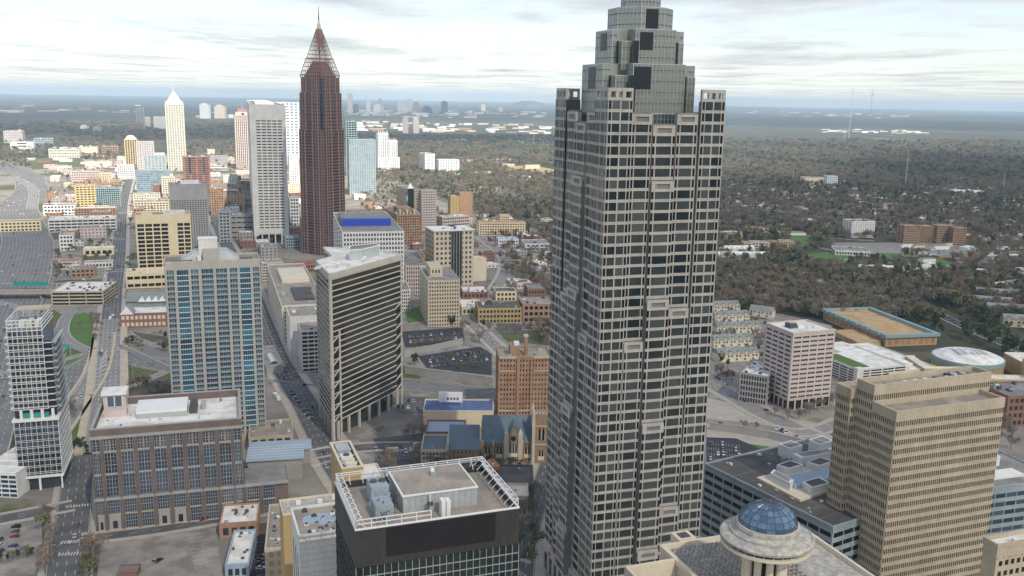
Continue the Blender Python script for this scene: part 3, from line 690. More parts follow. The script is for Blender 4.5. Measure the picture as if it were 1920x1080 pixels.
# ================================================================ dark red spired tower
def spired():
    cx, cyy = G(608, 480); dd = hypot(cx, cyy); cx *= (dd+34)/dd; cyy *= (dd+34)/dd
    view = atan2(-cyy, -cx)
    o = thing('spired_tower', 'dark red granite tower with an open steel pyramid and spire on top', 'skyscraper', (cx, cyy, 0)); HERO.append((cx, cyy, 'the spired dark red tower')); FOOT.append(((cx-34, cyy-34), 0, 68, 68))
    a0 = view+radians(2)     # direction of the near corner
    def R(x, y): return (x*cos(a0)-y*sin(a0), x*sin(a0)+y*cos(a0))
    W = MB(); S = MB(); Gn = MB()
    def stage(hd, z0, z1, dark):
        # hd half diagonal; corners cut into re-entrant notches; x axis points at the camera side corner
        n = 5.2; P4 = []
        for q in range(4):
            c, s = cos(q*pi/2), sin(q*pi/2)
            for (x, y) in ((hd-n, -n), (hd-n-3.4, 0), (hd-n, n)): P4.append((x*c-y*s, x*s+y*c))
        W.prism([R(*p) for p in P4], z0, z1, 'red_granite')
        for q in range(4):
            c, s = cos(q*pi/2), sin(q*pi/2); rr = lambda x, y: R(x*c-y*s, x*s+y*c)
            A, B_ = rr(hd-n, n), rr(n, hd-n); l = hypot(B_[0]-A[0], B_[1]-A[1]); d = ((B_[0]-A[0])/l, (B_[1]-A[1])/l); fr = (A, d, (d[1], -d[0]), l, 0)
            for f, wd_ in ((.0, 1.1), (.13, .5), (.30, 1.3), (.70, 1.3), (.87, .5), (1., 1.1)):
                S.fbox(fr, f*l-(wd_/2 if f else 0), f*l+(wd_/2 if f < 1 else 0), z0, z1, .02, .75, 'red_granite_pale')
            k = int((z1-z0)/4.1)
            for i in range(k):
                z = z0+i*(z1-z0)/k
                for x0, x1 in ((.02, .12), (.34, .66), (.88, .98), (.15, .27), (.73, .85)): Gn.fbox(fr, x0*l, x1*l, z+1.7, z+3.5, .03, .2, 'glass_bronze')
                S.fbox(fr, .02*l, .98*l, z+.2, z+.6, .01, .35, 'red_granite')
            # the pairs of square windows flanking the dark corner strip
            for (p, q_) in ((rr(hd-n-3.4, 0), rr(hd-n, n)), (rr(hd-n, -n), rr(hd-n-3.4, 0))):
                l2 = hypot(q_[0]-p[0], q_[1]-p[1]); d2 = ((q_[0]-p[0])/l2, (q_[1]-p[1])/l2); f2 = (p, d2, (d2[1], -d2[0]), l2, 0); first = p == rr(hd-n-3.4, 0)
                if dark: Gn.fbox(f2, (0 if first else .6)*l2, (.4 if first else 1)*l2, z0, z1-.5, .03, .35, 'glass_navy')
                else:
                    for e in (0, 1): S.fbox(f2, (.0 if first else .9)*l2, (.1 if first else 1)*l2, z0, z1, .03, .5, 'red_granite_pale')
                for i in range(k):
                    z = z0+i*(z1-z0)/k; Gn.fbox(f2, (.55 if first else .15)*l2, (.85 if first else .45)*l2, z+1.2, z+3.3, .04, .14, 'glass_black')
    stage(34.5, -.5, 168, False); stage(32.3, 168, 217, True); stage(30, 217, 237, True)
    for zz in (30, 60, 90, 120, 150): W.box(-.1, -.1, zz, .1, .1, zz+.1, 'red_granite')
    W.build('shaft', o); stuff(S.build('pilasters', o)); stuff(Gn.build('window', o))
    # open steel crown
    Z = [(238, 29, 241), (241, 28.5, 258), (258, 17.5, 258), (258, 19, 299)]
    def ring(h_, z, r): 
        q = [R(h_, 0), R(0, h_), R(-h_, 0), R(0, -h_)]
        for i in range(4): a, c = q[i], q[(i+1) % 4]; K.bar((*a, z), (*c, z), r, 'red_granite_pale')
    def sq(h_, z): return [Vector((*R(h_*x, h_*y), z)) for x, y in ((1, 0), (0, 1), (-1, 0), (0, -1))]
    K = MB(); lat = 'red_granite_pale'
    def frustum(h0, z0, h1, z1, rows, cols, r):
        for i in range(rows+1):
            f = i/rows; q = sq(h0+(h1-h0)*f, z0+(z1-z0)*f)
            for e in range(4): K.bar(q[e], q[(e+1) % 4], r, lat)
        A, B_ = sq(h0, z0), sq(h1, z1)
        for e in range(4):
            for j in range(cols+1):
                f = j/cols; K.bar(A[e].lerp(A[(e+1) % 4], f), B_[e].lerp(B_[(e+1) % 4], f), r*(1.5 if j in (0, cols) else .8), lat)
    frustum(25.5, 240, 17.5, 262, 4, 10, .5); stuff(K.build('lower_lattice', o)); K = MB()
    frustum(17, 261, 3.2, 300, 7, 8, .45); stuff(K.build('upper_lattice', o)); K = MB()
    K.loft([R(*p) for p in ((22, 0), (0, 22), (-22, 0), (0, -22))], 237, [R(*p) for p in ((9, 0), (0, 9), (-9, 0), (0, -9))], 258, 'red_granite'); K.build('penthouse', o); K = MB(); 
    frustum(25, 236.5, 25.5, 240.5, 1, 10, .7); K.build('crown_rail', o); K = MB()
    K.cyl(0, 0, 299, 307, 3, 2, 'limestone', 8); K.cyl(0, 0, 307, 311, 1.4, 1.2, 'concrete_white', 8); K.build('spire_base', o); K = MB()
    K.cyl(0, 0, 311, 329, .9, .25, 'red_granite', 6); K.build('spire', o)
spired()

# ================================================================ white slab with recessed dark windows
st = site(478, 458, 469, 534, 198, radians(16)); b = Bld('office_tower', 'tall plain white slab tower with rows of dark slot windows left of the spired tower', 'office tower', *st, hero='the tall white slab tower')
b.core('concrete_white', par=1.5)
fr = b.fr('F'); H = b.H
b.w.fbox(fr, -1, b.U+1, H-19, H+1, 0, .5, 'concrete_white')
b.grid(fr, 22, H-19, 38, 5, .2, .62, .5, 'concrete_white', 'glass_black', ind=190, s0=b.U*.13, s1=b.U*.93)
for a, c in ((-.6, b.U*.13), (b.U*.93, b.U+.6)): b.w.fbox(fr, a, c, 12, H-19, 0, .5, 'concrete_white')
for i in range(6):
    s = b.U*(.02+.19*i); b.w.fbox(fr, s, s+1.6, 0, 22, 0, .49, 'concrete_white'); 
    if i < 5: b.many(fr, s+1.7, s+b.U*.19-.2, 1, 14, 'glass_black', name='lobby_window')
b.w.fbox(fr, 0, b.U, 15, 22, 0, .47, 'concrete_white')
lf = b.fr('L'); b.grid(lf, 22, H-19, 38, 2, .3, .62, .3, 'concrete_white', 'glass_black', s0=b.V*.3, s1=b.V*.7)
b.unit(.2, .2, .8, .8, 3, 'concrete_white'); b.done()

# ================================================================ blue glass residential tower
C0 = G(308, 495, 115); C1 = G(487, 488, 115); U = hypot(C1[0]-C0[0], C1[1]-C0[1]); g = atan2(C1[1]-C0[1], C1[0]-C0[0])
b = Bld('apartment_tower', 'tall blue glass apartment tower with beige piers and thin white balconies', 'apartment tower', C0, g, U, 24, 115, hero='the blue glass apartment tower')
b.core('concrete_tan', par=1.2, z1=115); MAT['pier_beige'] = mat('pier_beige', (.44, .42, .37), var=.1, streak=.4)
fr = b.fr('F'); NFL = 32; fh = (115-4-7)/NFL; z0 = 7
cols = [(.018, .092, 0), (.122, .240, 1), (.267, .344, 0), (.376, .498, 2), (.527, .645, 2), (.674, .753, 0), (.781, .892, 1), (.921, .988, 0)]
prev = 0
for a, c, k in cols+[(1, 1, 9)]:
    b.w.fbox(fr, prev*U, a*U, 0, 115, 0, .9, 'pier_beige'); prev = c
b.w.fbox(fr, 0, U, z0+NFL*fh, 115, 0, .88, 'pier_beige')
bal = MB()
for i in range(NFL):
    z = z0+i*fh
    for a, c, k in cols:
        s0, s1 = a*U, c*U; wd = s1-s0
        if k == 1:
            b.w.fbox(fr, s0, s1, z-.18, z+.22, 0, .8, 'steel_white')
            b.one(fr, (s0+s1)/2, z+.22+(fh-.4)/2, wd, fh-.42, 'glass_teal', .45, 4)
        else:
            b.w.fbox(fr, s0, s1, z-.15, z+.55, 0, .35, 'concrete_grey')
            b.one(fr, (s0+s1)/2, z+.55+(fh-.72)/2, wd*.96, fh-.74, 'glass_teal', .0, 3 if k == 0 else 5)
            q0, q1 = (s0+.1, s1-.1) if k == 0 else (s0+wd*.08, s1-wd*.08)
            bal.fbox(fr, q0, q1, z-.12, z+.06, .36, 1.4 if k == 0 else 1.6, 'steel_grey'); bal.fbox(fr, q0, q1, z+1.0, z+1.06, 1.3, 1.38, 'steel_grey')
            for t in range(4): s = q0+(q1-q0)*t/3; bal.fbox(fr, s-.05, s+.05, z+.06, z+1.0, 1.3, 1.36, 'steel_grey')
            for t in (.33, .66): b.w.fbox(fr, s0+wd*t-.12, s0+wd*t+.12, z+.55, z+fh-.15, 0, .5, 'steel_grey')
stuff(bal.build('balcony', b.o))
for f in ('R', 'L'): b.grid(b.fr(f), z0, 111, NFL, 5, .3, .35, .3, 'pier_beige', 'glass_navy')
b.w.build('wall', b.o); b.w = MB()
W = MB(); V = 24; q0 = [(U*.17, 5), (U*.80, 5), (U*.80, V-1), (U*.17, V-1)]; q1 = [(U*.33, 8), (U*.66, 8), (U*.66, V-3), (U*.33, V-3)]
W.loft(q0, 115, q1, 120.5, 'steel_grey'); W.build('sloped_penthouse', b.o)
W = MB(); W.box(U*.4, 2.5, 115, U*.57, 6, 122.5, 'pier_beige'); W.box(U*.36, 6.3, 118, U*.56, 16, 128, 'concrete_white'); W.box(U*.355, 6.1, 128, U*.565, 16.2, 128.4, 'steel_white'); W.build('elevator_house', b.o)
for t in range(14): b.unit(.07+.016*t, .12, .08+.016*t, .22, 1.2, 'mech_dark', name='condenser')
for t in range(9): b.unit(.79+.016*t, .12, .8+.016*t, .26, 1.2, 'mech_dark', name='condenser')
for t in range(16): b.unit(.42+.02*t, .04, .43+.02*t, .09, .9, 'steel_grey', name='condenser')
b.unit(.34, .05, .38, .25, 3.2, 'steel_white'); b.done()
# podium to the right of it
_c = G(468, 850); st = (_c, radians(15), 26, 30, 9); b = office('podium', 'low beige podium with colourful shop fronts at the foot of the blue glass tower', 'shop building', st, 3, 5, 3, 'concrete_tan', 'glass_dark', roof='roof_tan', units=3)
for a_, m_ in ((.1, 'roof_red'), (.55, 'teal_sign'), (.75, 'roof_red')):
    W = MB(); W.fbox(b.fr('F'), b.U*a_, b.U*(a_+.16), 3, 4.6, .4, .6, m_); W.build('shop_sign', b.o)

# ================================================================ ribbon window tower with the star-shaped roof
def ribbon():
    H = 107.0; q = lambda x, y: G(x, y, H)
    Cn, Rt, Lf = q(618, 516), q(752, 479), q(593, 491); No, Bk = q(625, 482), q(607, 465)
    g = atan2(Rt[1]-Cn[1], Rt[0]-Cn[0]); U = hypot(Rt[0]-Cn[0], Rt[1]-Cn[1]); c, s = cos(g), sin(g)
    loc = lambda p: ((p[0]-Cn[0])*c+(p[1]-Cn[1])*s, -(p[0]-Cn[0])*s+(p[1]-Cn[1])*c)
    pw = [loc(q(*t)) for t in ((655, 489), (679, 487), (711, 479), (706, 475), (657, 480))]
    Ll, Nl, Bl = loc(Lf), loc(No), loc(Bk); Vn = max(Bl[1], Ll[1])
    b = Bld('office_tower', 'angular dark glass tower with thin beige ribbons and an arrow-shaped roof', 'office tower', Cn, g, U, Vn, H, hero='the ribbon-banded angular tower')
    poly = [(0, 0), (U, 0), (U+8, Vn*.3), Bl, Nl, Ll]
    W = b.w; W.prism(poly, 12, H-2, 'glass_bronze', 'roof_white'); W.prism([(4, 4), (U-8, 3), (U-6, Vn*.3), (Nl[0]+3, Nl[1]-3), (Ll[0]+5, Ll[1]-4)], -.5, 12, 'glass_dark')
    l = hypot(*Ll); dl = (-Ll[0]/l, -Ll[1]/l)
    frs = [((0, 0), (1, 0), (0, -1), U, 0), (Ll, dl, (dl[1], -dl[0]), l, atan2(dl[1], dl[0])),]
    NF = 25; fh = (H-3-12)/NF; W2 = MB()
    for k, fr in enumerate(frs):
        cut = fr[3]*(.095 if k == 0 else .3)
        for i in range(NF+1):
            z = 12+i*fh; low = i < 16; s0 = cut if (low and k == 0) else 0; s1 = fr[3]-cut*.95 if (i < 17 and k == 0) else fr[3]
            W2.fbox(fr, s0-(.4 if k == 0 and not s0 else 0), s1, z-.36, z+.36, 0, .42, 'ribbon_stone')
            if i < NF:
                zc = z+fh/2; hh = fh-.74; s0 = cut if (i < 16 and k == 0) else .5
                b.one(fr, (s0+s1)/2, zc, s1-s0-.6, hh, 'glass_bronze', 0, 0, 'ribbon_window')
        W2.fbox(fr, 0, fr[3], H-2.6, H+.9, -.3, .6, 'ribbon_stone')
        for s in ((0, 1.5), (fr[3]-1.3, fr[3])): W2.fbox(fr, s[0]-(.4 if k == 0 and s[0] == 0 else 0), s[1], 0, H-2, 0, .6, 'ribbon_stone')
    # open corner loggias: post and zigzag slabs
    fr = frs[0]; cut = U*.095
    W2.fbox(fr, cut, cut+1.4, 0, 12+16*fh, 0, .6, 'ribbon_stone')
    for i in range(16):
        z = 12+i*fh
        if i % 2 == 0: W2.hexa([(1.2, -.6, z), (cut, -.6, z+fh), (cut, 2.5, z+fh), (1.2, 2.5, z), (1.2, -.6, z+.8), (cut, -.6, z+fh+.8), (cut, 2.5, z+fh+.8), (1.2, 2.5, z+.8)], 'ribbon_stone')
        else: W2.fbox(fr, 1.4, cut, z, z+.5, -2, .45, 'ribbon_stone')
        b.w.fbox(fr, 1.6, cut-.1, z+.5, z+fh, -2.2, .03, 'void')  # near-black fill paints the shade inside the loggia openings
    for i in range(17):
        z = 12+i*fh; x0 = U-cut*.95
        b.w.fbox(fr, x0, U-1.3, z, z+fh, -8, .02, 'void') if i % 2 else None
        if i % 2 == 0: W2.hexa([(x0, -.6, z), (U-1, -.6, z+fh*.8), (U-1, 6, z+fh*.8), (x0, 6, z), (x0, -.6, z+.8), (U-1, -.6, z+fh*.8+.8), (U-1, 6, z+fh*.8+.8), (x0, 6, z+.8)], 'ribbon_stone')
    for i in range(7):
        s = U*(i+.5)/7; W2.fbox(fr, s-.7, s+.7, -.2, 12, -1, .4, 'ribbon_stone')
    for i in range(4):
        s = l*(i+.5)/4; W2.fbox(frs[1], s-.6, s+.6, -.2, 12, -1, .4, 'ribbon_stone')
    W2.build('spandrels', b.o)
    W = MB(); rp = poly; W.prism([(p[0]*.985+.4, p[1]*.97+.3) for p in rp], H-2, H, 'roof_white'); W.build('roof', b.o)
    W = MB()
    for i in range(len(poly)):
        a, e = Vector((*poly[i], H+.3)), Vector((*poly[(i+1) % len(poly)], H+.3)); W.bar(a, e, .8, 'concrete_white')
    W.build('parapet', b.o)
    W = MB(); 
    W.prism(pw, H, H+7, 'glass_silver', 'roof_grey'); 
    for i in range(5):
        a, e = Vector((*pw[i], H+7)), Vector((*pw[(i+1) % 5], H+7)); W.bar(a, e, .5, 'white_paint')
    W.build('penthouse', b.o)
    for (x, y, r_) in ((.28, .16, 1.6), (.36, .10, 2.0), (.55, .10, 1.6), (.62, .14, 2.2), (.2, .22, 1.2)):
        W = MB(); X, Y = U*x, Vn*y; W.cyl(X, Y, H, H+2, .25, .25, 'steel_grey', 6)
        for j in range(4):
            f0, f1 = j/4, (j+1)/4; W.loft([(X+cos(t)*r_*sqrt(f1), Y-1+f1*1.0+sin(t)*r_*sqrt(f1)*.5) for t in [i*pi/5 for i in range(10)]], H+2+f1, [(X+cos(t)*r_*(sqrt(f0)+.02), Y-1+f0+sin(t)*r_*(sqrt(f0)+.02)*.5) for t in [i*pi/5 for i in range(10)]], H+2+f0, 'white_paint', False)
        W.build('satellite_dish', b.o)
    for i in range(5):
        W = MB(); X = U*.13+i*1.7; Y = Vn*.28; W.box(X, Y, H, X+1.2, Y+1.6, H+1.2+.3*(i % 3), 'steel_white'); W.build('rooftop_unit', b.o)
    b.w.build('glass_body', b.o)
    for k_, bb in b.stuffp.items(): stuff(bb.build(k_, b.o))
ribbon()

# ================================================================ black glass tower with the white roof railing
def railing(b, z, posts, segs, h=3.2):
    """(u0,v0,u1,v1) runs: top rail, mid rail, posts and inward braces"""
    for (x0, y0, x1, y1, inn, brace) in segs:
        W = MB(); a, e = Vector((x0, y0, 0)), Vector((x1, y1, 0)); n = max(2, int((e-a).length/posts)); iv = Vector((*inn, 0))
        for zz in (z+h, z+h*.55): W.bar(a+Vector((0, 0, zz)), e+Vector((0, 0, zz)), .14, 'white_paint')
        if brace: W.bar(a+iv*1.3+Vector((0, 0, z+h)), e+iv*1.3+Vector((0, 0, z+h)), .12, 'white_paint')
        W.build('rail', b.o)
        for i in range(n+1):
            p = a.lerp(e, i/n); W = MB(); W.bar(p+Vector((0, 0, z)), p+Vector((0, 0, z+h)), .13, 'white_paint')
            if brace: W.bar(p+iv*2.6+Vector((0, 0, z)), p+Vector((0, 0, z+h)), .09, 'white_paint'); W.bar(p+iv*1.3+Vector((0, 0, z+h)), p+Vector((0, 0, z+h)), .09, 'white_paint')
            W.build('railing_post', b.o)
C = G(666, 996, 115); g = radians(20); U = edge(C, g, 974, 115); V = 29.5
b = Bld('office_tower', 'black glass tower in front with a white steel railing round its roof', 'office tower', C, g, U, V, 115, hero='the black glass tower')
b.w.box(.4, .4, -.5, U-.4, V-.4, 113.2, 'dark_panel')
for a in ((0, 0, U, .5), (0, V-.5, U, V), (0, .5, .5, V-.5), (U-.5, .5, U, V-.5)): b.w.box(*a[:2], 105.5, *a[2:], 115, 'dark_panel')
b.w.box(-.05, -.05, 115, U+.05, .45, 115.35, 'white_paint'); b.w.box(-.05, .45, 115, .45, V, 115.35, 'white_paint'); b.w.box(U-.45, .45, 115, U+.05, V, 115.35, 'white_paint')
W = MB(); W.box(.5, .5, 113, U-.5, V-.5, 113.3, 'roof_tan'); W.build('roof', b.o)
fr = b.fr('F'); lf = b.fr('L')
W = MB(); W.fbox(fr, U*.18, U*.845, 107.5, 114.6, 0, .25, 'sign_black'); W.build('sign_board', b.o)
nc = 24; rows = 14; rh = 2.9; cw = U/nc; lim = 290
for i in range(rows*3):
    z1 = 105.3-i*rh*.78; z0_ = z1-rh*.78
    if z0_ < 0: break
    b.w.fbox(fr, 0, U, z0_-.05, z0_+.05, -.38, .1, 'steel_grey')
    for j in range(nc):
        if lim > 0: b.one(fr, (j+.5)*cw, (z0_+z1)/2, cw-.12, rh*.78-.12, 'glass_green', -.3, 0); lim -= 1
        else: b.many(fr, j*cw+.06, (j+1)*cw-.06, z0_+.06, z1-.06, 'glass_green', -.3)
for j in range(nc+1): b.w.fbox(fr, j*cw-.05, j*cw+.05, 0, 105.4, -.38, .12, 'steel_grey')
for i in range(10):
    s = V*(i+.5)/10; b.w.fbox(lf, s-.12, s+.12, 0, 105.5, -.4, .15, 'mech_dark')
for i in range(36): b.w.fbox(lf, 0, V, 104-i*2.9, 104.25-i*2.9, -.4, .1, 'mech_dark')
b.w.build('wall', b.o)
for k_, bb in b.stuffp.items(): stuff(bb.build(k_, b.o))
zr = 113.3
W = MB(); W.box(U*.33, V*.30, zr, U*.80, V*.84, zr+4.6, 'steel_grey'); W.box(U*.325, V*.29, zr+4.6, U*.805, V*.85, zr+4.9, 'white_paint'); W.box(U*.33+.3, V*.30+.3, zr+4.9, U*.80-.3, V*.84-.3, zr+5.0, 'roof_tan')
for i in range(1, 12): W.fbox(((U*.33, V*.30), (1, 0), (0, -1)), U*.47*i/12-.04, U*.47*i/12+.04, zr, zr+4.5, 0, .06, 'alu')
W.build('penthouse', b.o)
W = MB(); W.box(U*.565, V*.62, zr+5, U*.60, V*.68, zr+6.1, 'mech_blue'); W.cyl(U*.58, V*.65, zr+6.1, zr+6.9, .6, .5, 'white_paint', 10); W.build('roof_vent', b.o)
W = MB(); W.box(U*.17, V*.52, zr, U*.28, V*.74, zr+5.2, 'mech_blue')
for i in range(2): W.cyl(U*(.2+.055*i), V*.64, zr+5.2, zr+5.6, .95, .95, 'mech_dark', 12)
W.build('cooling_tower', b.o)
W = MB(); W.box(U*.15, V*.22, zr, U*.26, V*.42, zr+4, 'mech_blue')
r5 = random.Random(5)
for i in range(26):
    x, y = U*(.15+.14*r5.random()), V*(.12+.34*r5.random()); W.bar((x, y, zr+4*r5.random()), (x+r5.uniform(-1.5, 1.5), y+r5.uniform(-2, 2), zr+1.5+3.6*r5.random()), .12, 'mech_dark' if i % 2 else 'steel_grey')
W.build('pipework', b.o)
W = MB(); W.box(U*.54, V*.14, zr, U*.565, V*.22, zr+4.3, 'white_paint'); W.box(U*.57, V*.14, zr, U*.595, V*.22, zr+4.2, 'white_paint'); W.build('air_handler', b.o)
W = MB(); W.cyl(U*.49, V*.25, zr, zr+5.5, .15, .15, 'white_paint', 6); W.box(U*.47, V*.22, zr+2.4, U*.505, V*.26, zr+3.1, 'mech_dark'); W.build('flue', b.o)
railing(b, 115.1, 3.2, [(.3, .3, U*.45, .3, (0, 1), False), (.3, .3, .3, V-.3, (1, 0), True), (.3, V-.3, U-.3, V-.3, (0, -1), True), (U-.3, .3, U-.3, V-.3, (-1, 0), True)], 2.4)

# ================================================================ ochre stucco building and its neighbours
C = G(642, 880, 75); g = radians(20); U = edge(C, g, 680, 75); V = 28
b = Bld('apartment_building', 'ochre stucco building with a taller slim core behind the black glass tower', 'apartment building', C, g, U, V, 75, hero='the ochre stucco building')
b.core('ochre_stucco', par=2.2, pw=.5, roof='roof_grey', z1=73)
for i in range(3): b.w.box(.5, V*(.25+.25*i)-.15, 74.4, U-.5, V*(.25+.25*i)+.15, 74.9, 'cream_pale')
for a in ((-.4, -.4, U+.4, .55), (-.4, V-.55, U+.4, V+.4), (-.4, .55, .55, V-.55), (U-.55, .55, U+.4, V-.55)): b.w.box(*a[:2], 75.2, *a[2:], 75.6, 'cream_pale')
for v_ in (.12, .28):
    W = MB(); W.cyl(U*.5, V*v_, 73, 75.6, U*.3, U*.3, 'steel_white', 18); W.cyl(U*.5, V*v_, 75.6, 75.9, U*.22, U*.26, 'cream_pale', 18); W.build('water_tank', b.o)
W = MB(); W.box(U*.2, V*.42, 73, U*.8, V*.58, 75, 'steel_white'); W.cyl(U*.5, V*.5, 75, 75.4, 1.3, 1.3, 'mech_dark', 14); W.build('cooling_fan', b.o)
W = MB(); W.box(U*.15, V*.66, 73, U*.85, V*.94, 75.4, 'steel_grey'); W.build('rooftop_unit', b.o)
# lower wings of the same building
W = b.w; wl = edge(C, g+pi, 528, 62)
def wing(u0, v0, u1, v1, z, m='ochre_stucco', roof='roof_grey'):
    W.box(u0, v0, -.5, u1, v1, z, m)
    for a in ((u0, v0, u1, v0+.4), (u0, v1-.4, u1, v1), (u0, v0+.4, u0+.4, v1-.4), (u1-.4, v0+.4, u1, v1-.4)): W.box(*a[:2], z-.01, *a[2:], z+.9, 'cream_pale')
    r = MB(); r.box(u0+.4, v0+.4, z, u1-.4, v1-.4, z+.06, roof); r.build('wing_roof', b.o)
wing(-wl, -4, -.02, 9, 61, roof='old_deck'); wing(U+.02, 6, U+10, 22, 66, roof='roof_white')
fw_ = ((-wl, -4), (1, 0), (0, -1), wl, 0)
for i in range(15):
    for j, s in enumerate((.24, .60, .86, .92)):
        z = 56-i*3.6
        b.one(fw_, wl*s, z, .9, 1.5, 'glass_dark')
for i in range(7):
    Wb = MB(); Wb.fbox(fw_, wl*.36, wl*.54, 53-i*7.2, 53.3-i*7.2, 0, 1.6, 'cream_pale'); Wb.fbox(fw_, wl*.36, wl*.54, 57.5-i*7.2, 57.8-i*7.2, 0, 1.8, 'yellow_paint'); Wb.fbox(fw_, wl*.38, wl*.52, 53.4-i*7.2, 57.4-i*7.2, .03, .06, 'glass_dark'); Wb.build('balcony', b.o)
for (x, y) in ((-wl*.75, 4), (-wl*.4, 3), (-wl*.15, 5)):
    Wb = MB(); Wb.box(x, y, 61, x+1.8, y+1.5, 62.4, 'steel_white'); Wb.build('rooftop_unit', b.o)
b.done()
C = G(561, 1008, 84); g = radians(20); U = 32; V = edge(C, g+pi/2, 538, 84)
b = Bld('office_building', 'pale concrete slab building with a puddled roof beside the black glass tower', 'office building', C, g, 16, 20, 84, hero='the pale slab with the puddled roof')
b.core('concrete_white', par=.8, roof='roof_tan')
W = MB(); r5 = random.Random(3); W.face([(8+cos(t*pi/10)*5*(1+.25*r5.random()), 11+sin(t*pi/10)*3.6*(1+.3*r5.random()), 84.12) for t in range(20)], 'roof_blue'); W.build('puddle', b.o)
MAT['roof_blue_wet'] = mat('roof_blue_wet', (.06, .08, .12), rough=.12, spec=.8); b.clutter(16, 1.1, seed=12)
for i in range(3): b.w.fbox(b.fr('L'), 3+i*5.5, 4.6+i*5.5, 4, 76, 0, .02, 'void')
for i in range(40): b.w.fbox(b.fr('F'), 0, 16, 82-i*2, 82.08-i*2, 0, .04, 'concrete_grey')
b.done()

# ================================================================ brick office block with tall gridded windows
C = G(183, 997); g = radians(17); H = 49.0; U = edge(C, g, 453, H); V = 50
b = Bld('office_building', 'wide dark brick office block with tall gridded windows and a white roof', 'office building', C, g, U, V, H, hero='the dark brick office block')
b.core('brick_brown', par=0, z1=H, roof=None)
fr = b.fr('F'); W = b.w; UP = edge(C, g, 540, 17)      # podium wing carries on to the right
W.fbox(fr, -.5, U+.5, 48.4, 49.6, 0, 1.3, 'concrete_grey')
for a in ((0, 0, U, 1.0), (0, V-1, U, V), (0, 1, 1, V-1), (U-1, 1, U, V-1)): W.box(*a[:2], 49, *a[2:], 53.0, 'brick_brown')
for a in ((-.2, -.2, U+.2, 1.2), (-.2, V-1.2, U+.2, V+.2), (-.2, 1.2, 1.2, V-1.2), (U-1.2, 1.2, U+.2, V-1.2)): W.box(*a[:2], 53.0, *a[2:], 53.5, 'concrete_grey')
r = MB(); r.box(1, 1, 48.9, U-1, V-1, 49.3, 'roof_white'); r.build('roof', b.o)
W.fbox(fr, -.4, UP, 16.2, 17.6, 0, 1.1, 'concrete_grey'); W.box(U+.02, 0, -.5, UP, 22, 17.3, 'brick_brown')
r = MB(); r.box(U+.5, .5, 17.2, UP-.5, 21.5, 17.5, 'roof_grey'); r.build('wing_roof', b.o)
nb = 8; e0 = U*.065; bw = (U-2*e0)/nb
def gridwin(s0, s1, z0, z1, arch=False, nv=4, nh=5, m='glass_navy'):
    w_ = s1-s0; mb = MB(); key = ('g', round(w_, 2), round(z1-z0, 2), arch, nv, nh)
    if key not in _pane:
        mb.box(-w_/2, -.10, 0, w_/2, 0, z1-z0, m)
        for i in range(nv+1): x = -w_/2+w_*i/nv; t = .22 if i == nv/2 else .10; mb.box(x-t/2-.04, -.32, 0, x+t/2+.04, -.101, z1-z0, 'alu')
        for j in range(nh+1): z = (z1-z0)*j/nh; t = .26 if j == nh//2 else .10; mb.box(-w_/2, -.28, z-t/2, w_/2, -.102, z+t/2, 'alu')
        if arch:
            for i in range(4):
                for sgn in (-1, 1): x = sgn*w_/2*(1-.18*i); x2 = sgn*w_/2*(1-.18*(i+1)); hh = .9*(1-i/4)**1.5; mb.box(min(x, x2), -.45, z1-z0-hh, max(x, x2), -.29, z1-z0+.02, 'brick_brown')
        _pane[key] = mb.mesh('window')
    c = (s0+s1)/2; link(_pane[key], 'window', b.o, (c, -.06, z0), 0)
for k in range(-1, nb+1+3):
    s0, s1 = (0, e0) if k == -1 else (e0+k*bw, e0+(k+1)*bw) if k < nb else (U-e0, U) if k == nb else (U+(k-nb-1)*bw*1.05+.3, U+(k-nb)*bw*1.05)
    if s1 > UP: continue
    top = 49 if k <= nb else 17
    pw = .9 if k not in (-1, nb) else .5
    W.fbox(fr, s0-(.8 if k >= 0 else 0), s0+pw, 0, top-.5, 0, .9, 'brick_brown'); W.fbox(fr, s0-.25 if k >= 0 else 0, s0+.25, 0, top-.5, .9, 1.15, 'brick_brown')
    if k == nb: W.fbox(fr, U-.6, U, 0, 48.5, 0, .9, 'brick_brown')
    a, c = s0+pw+.25, s1-(1.05 if k not in (-1, nb) else .7)
    if top > 40:
        if k in (-1, nb): gridwin(a, c, 42, 47.8, nv=2, nh=4)
        else: mdl = (a+c)/2; gridwin(a, mdl-.35, 42, 47.8, nv=2, nh=4); gridwin(mdl+.35, c, 42, 47.8, nv=2, nh=4); W.fbox(fr, mdl-.35, mdl+.35, 42, 47.8, 0, .5, 'brick_tan')
        gridwin(a, c, 30.3, 40.9, True); gridwin(a, c, 18.2, 29.2)
        for z in (41.0, 29.3): W.fbox(fr, s0+pw, s1-.8, z, z+.9, 0, .5, 'concrete_grey')
    gridwin(a, c, 8.8 if k > 2 else 9.2, 15.9, nv=5, nh=4)
    if k in (1, 2, 5, 6, 8, 9, 10): gridwin(a, c, .6, 8.2, nv=5, nh=4)
    else: W.fbox(fr, a, c, 0, 8, 0, .35, 'concrete_grey'); b.one(fr, (a+c)/2, 3, (c-a)*.4, 4, 'glass_dark', .4)
    W.fbox(fr, s0+pw, s1-.8, 8.1, 8.7, 0, .5, 'concrete_tan')
for z in (0,): W.fbox(fr, 0, U, -.2, .6, 0, .95, 'concrete_tan')
W.box(2, V-13, 49, 13, V-4, 59, 'pink_panel'); b.many(((2, V-13), (1, 0), (0, -1)), 1.5, 9.5, 52.5, 57.8, 'glass_navy', .05, 'tower_window'); 
for t in (1.5, 5.2, 9): W.fbox(((2, V-13), (1, 0), (0, -1)), t, t+.6, 52, 58, 0, .4, 'concrete_white')
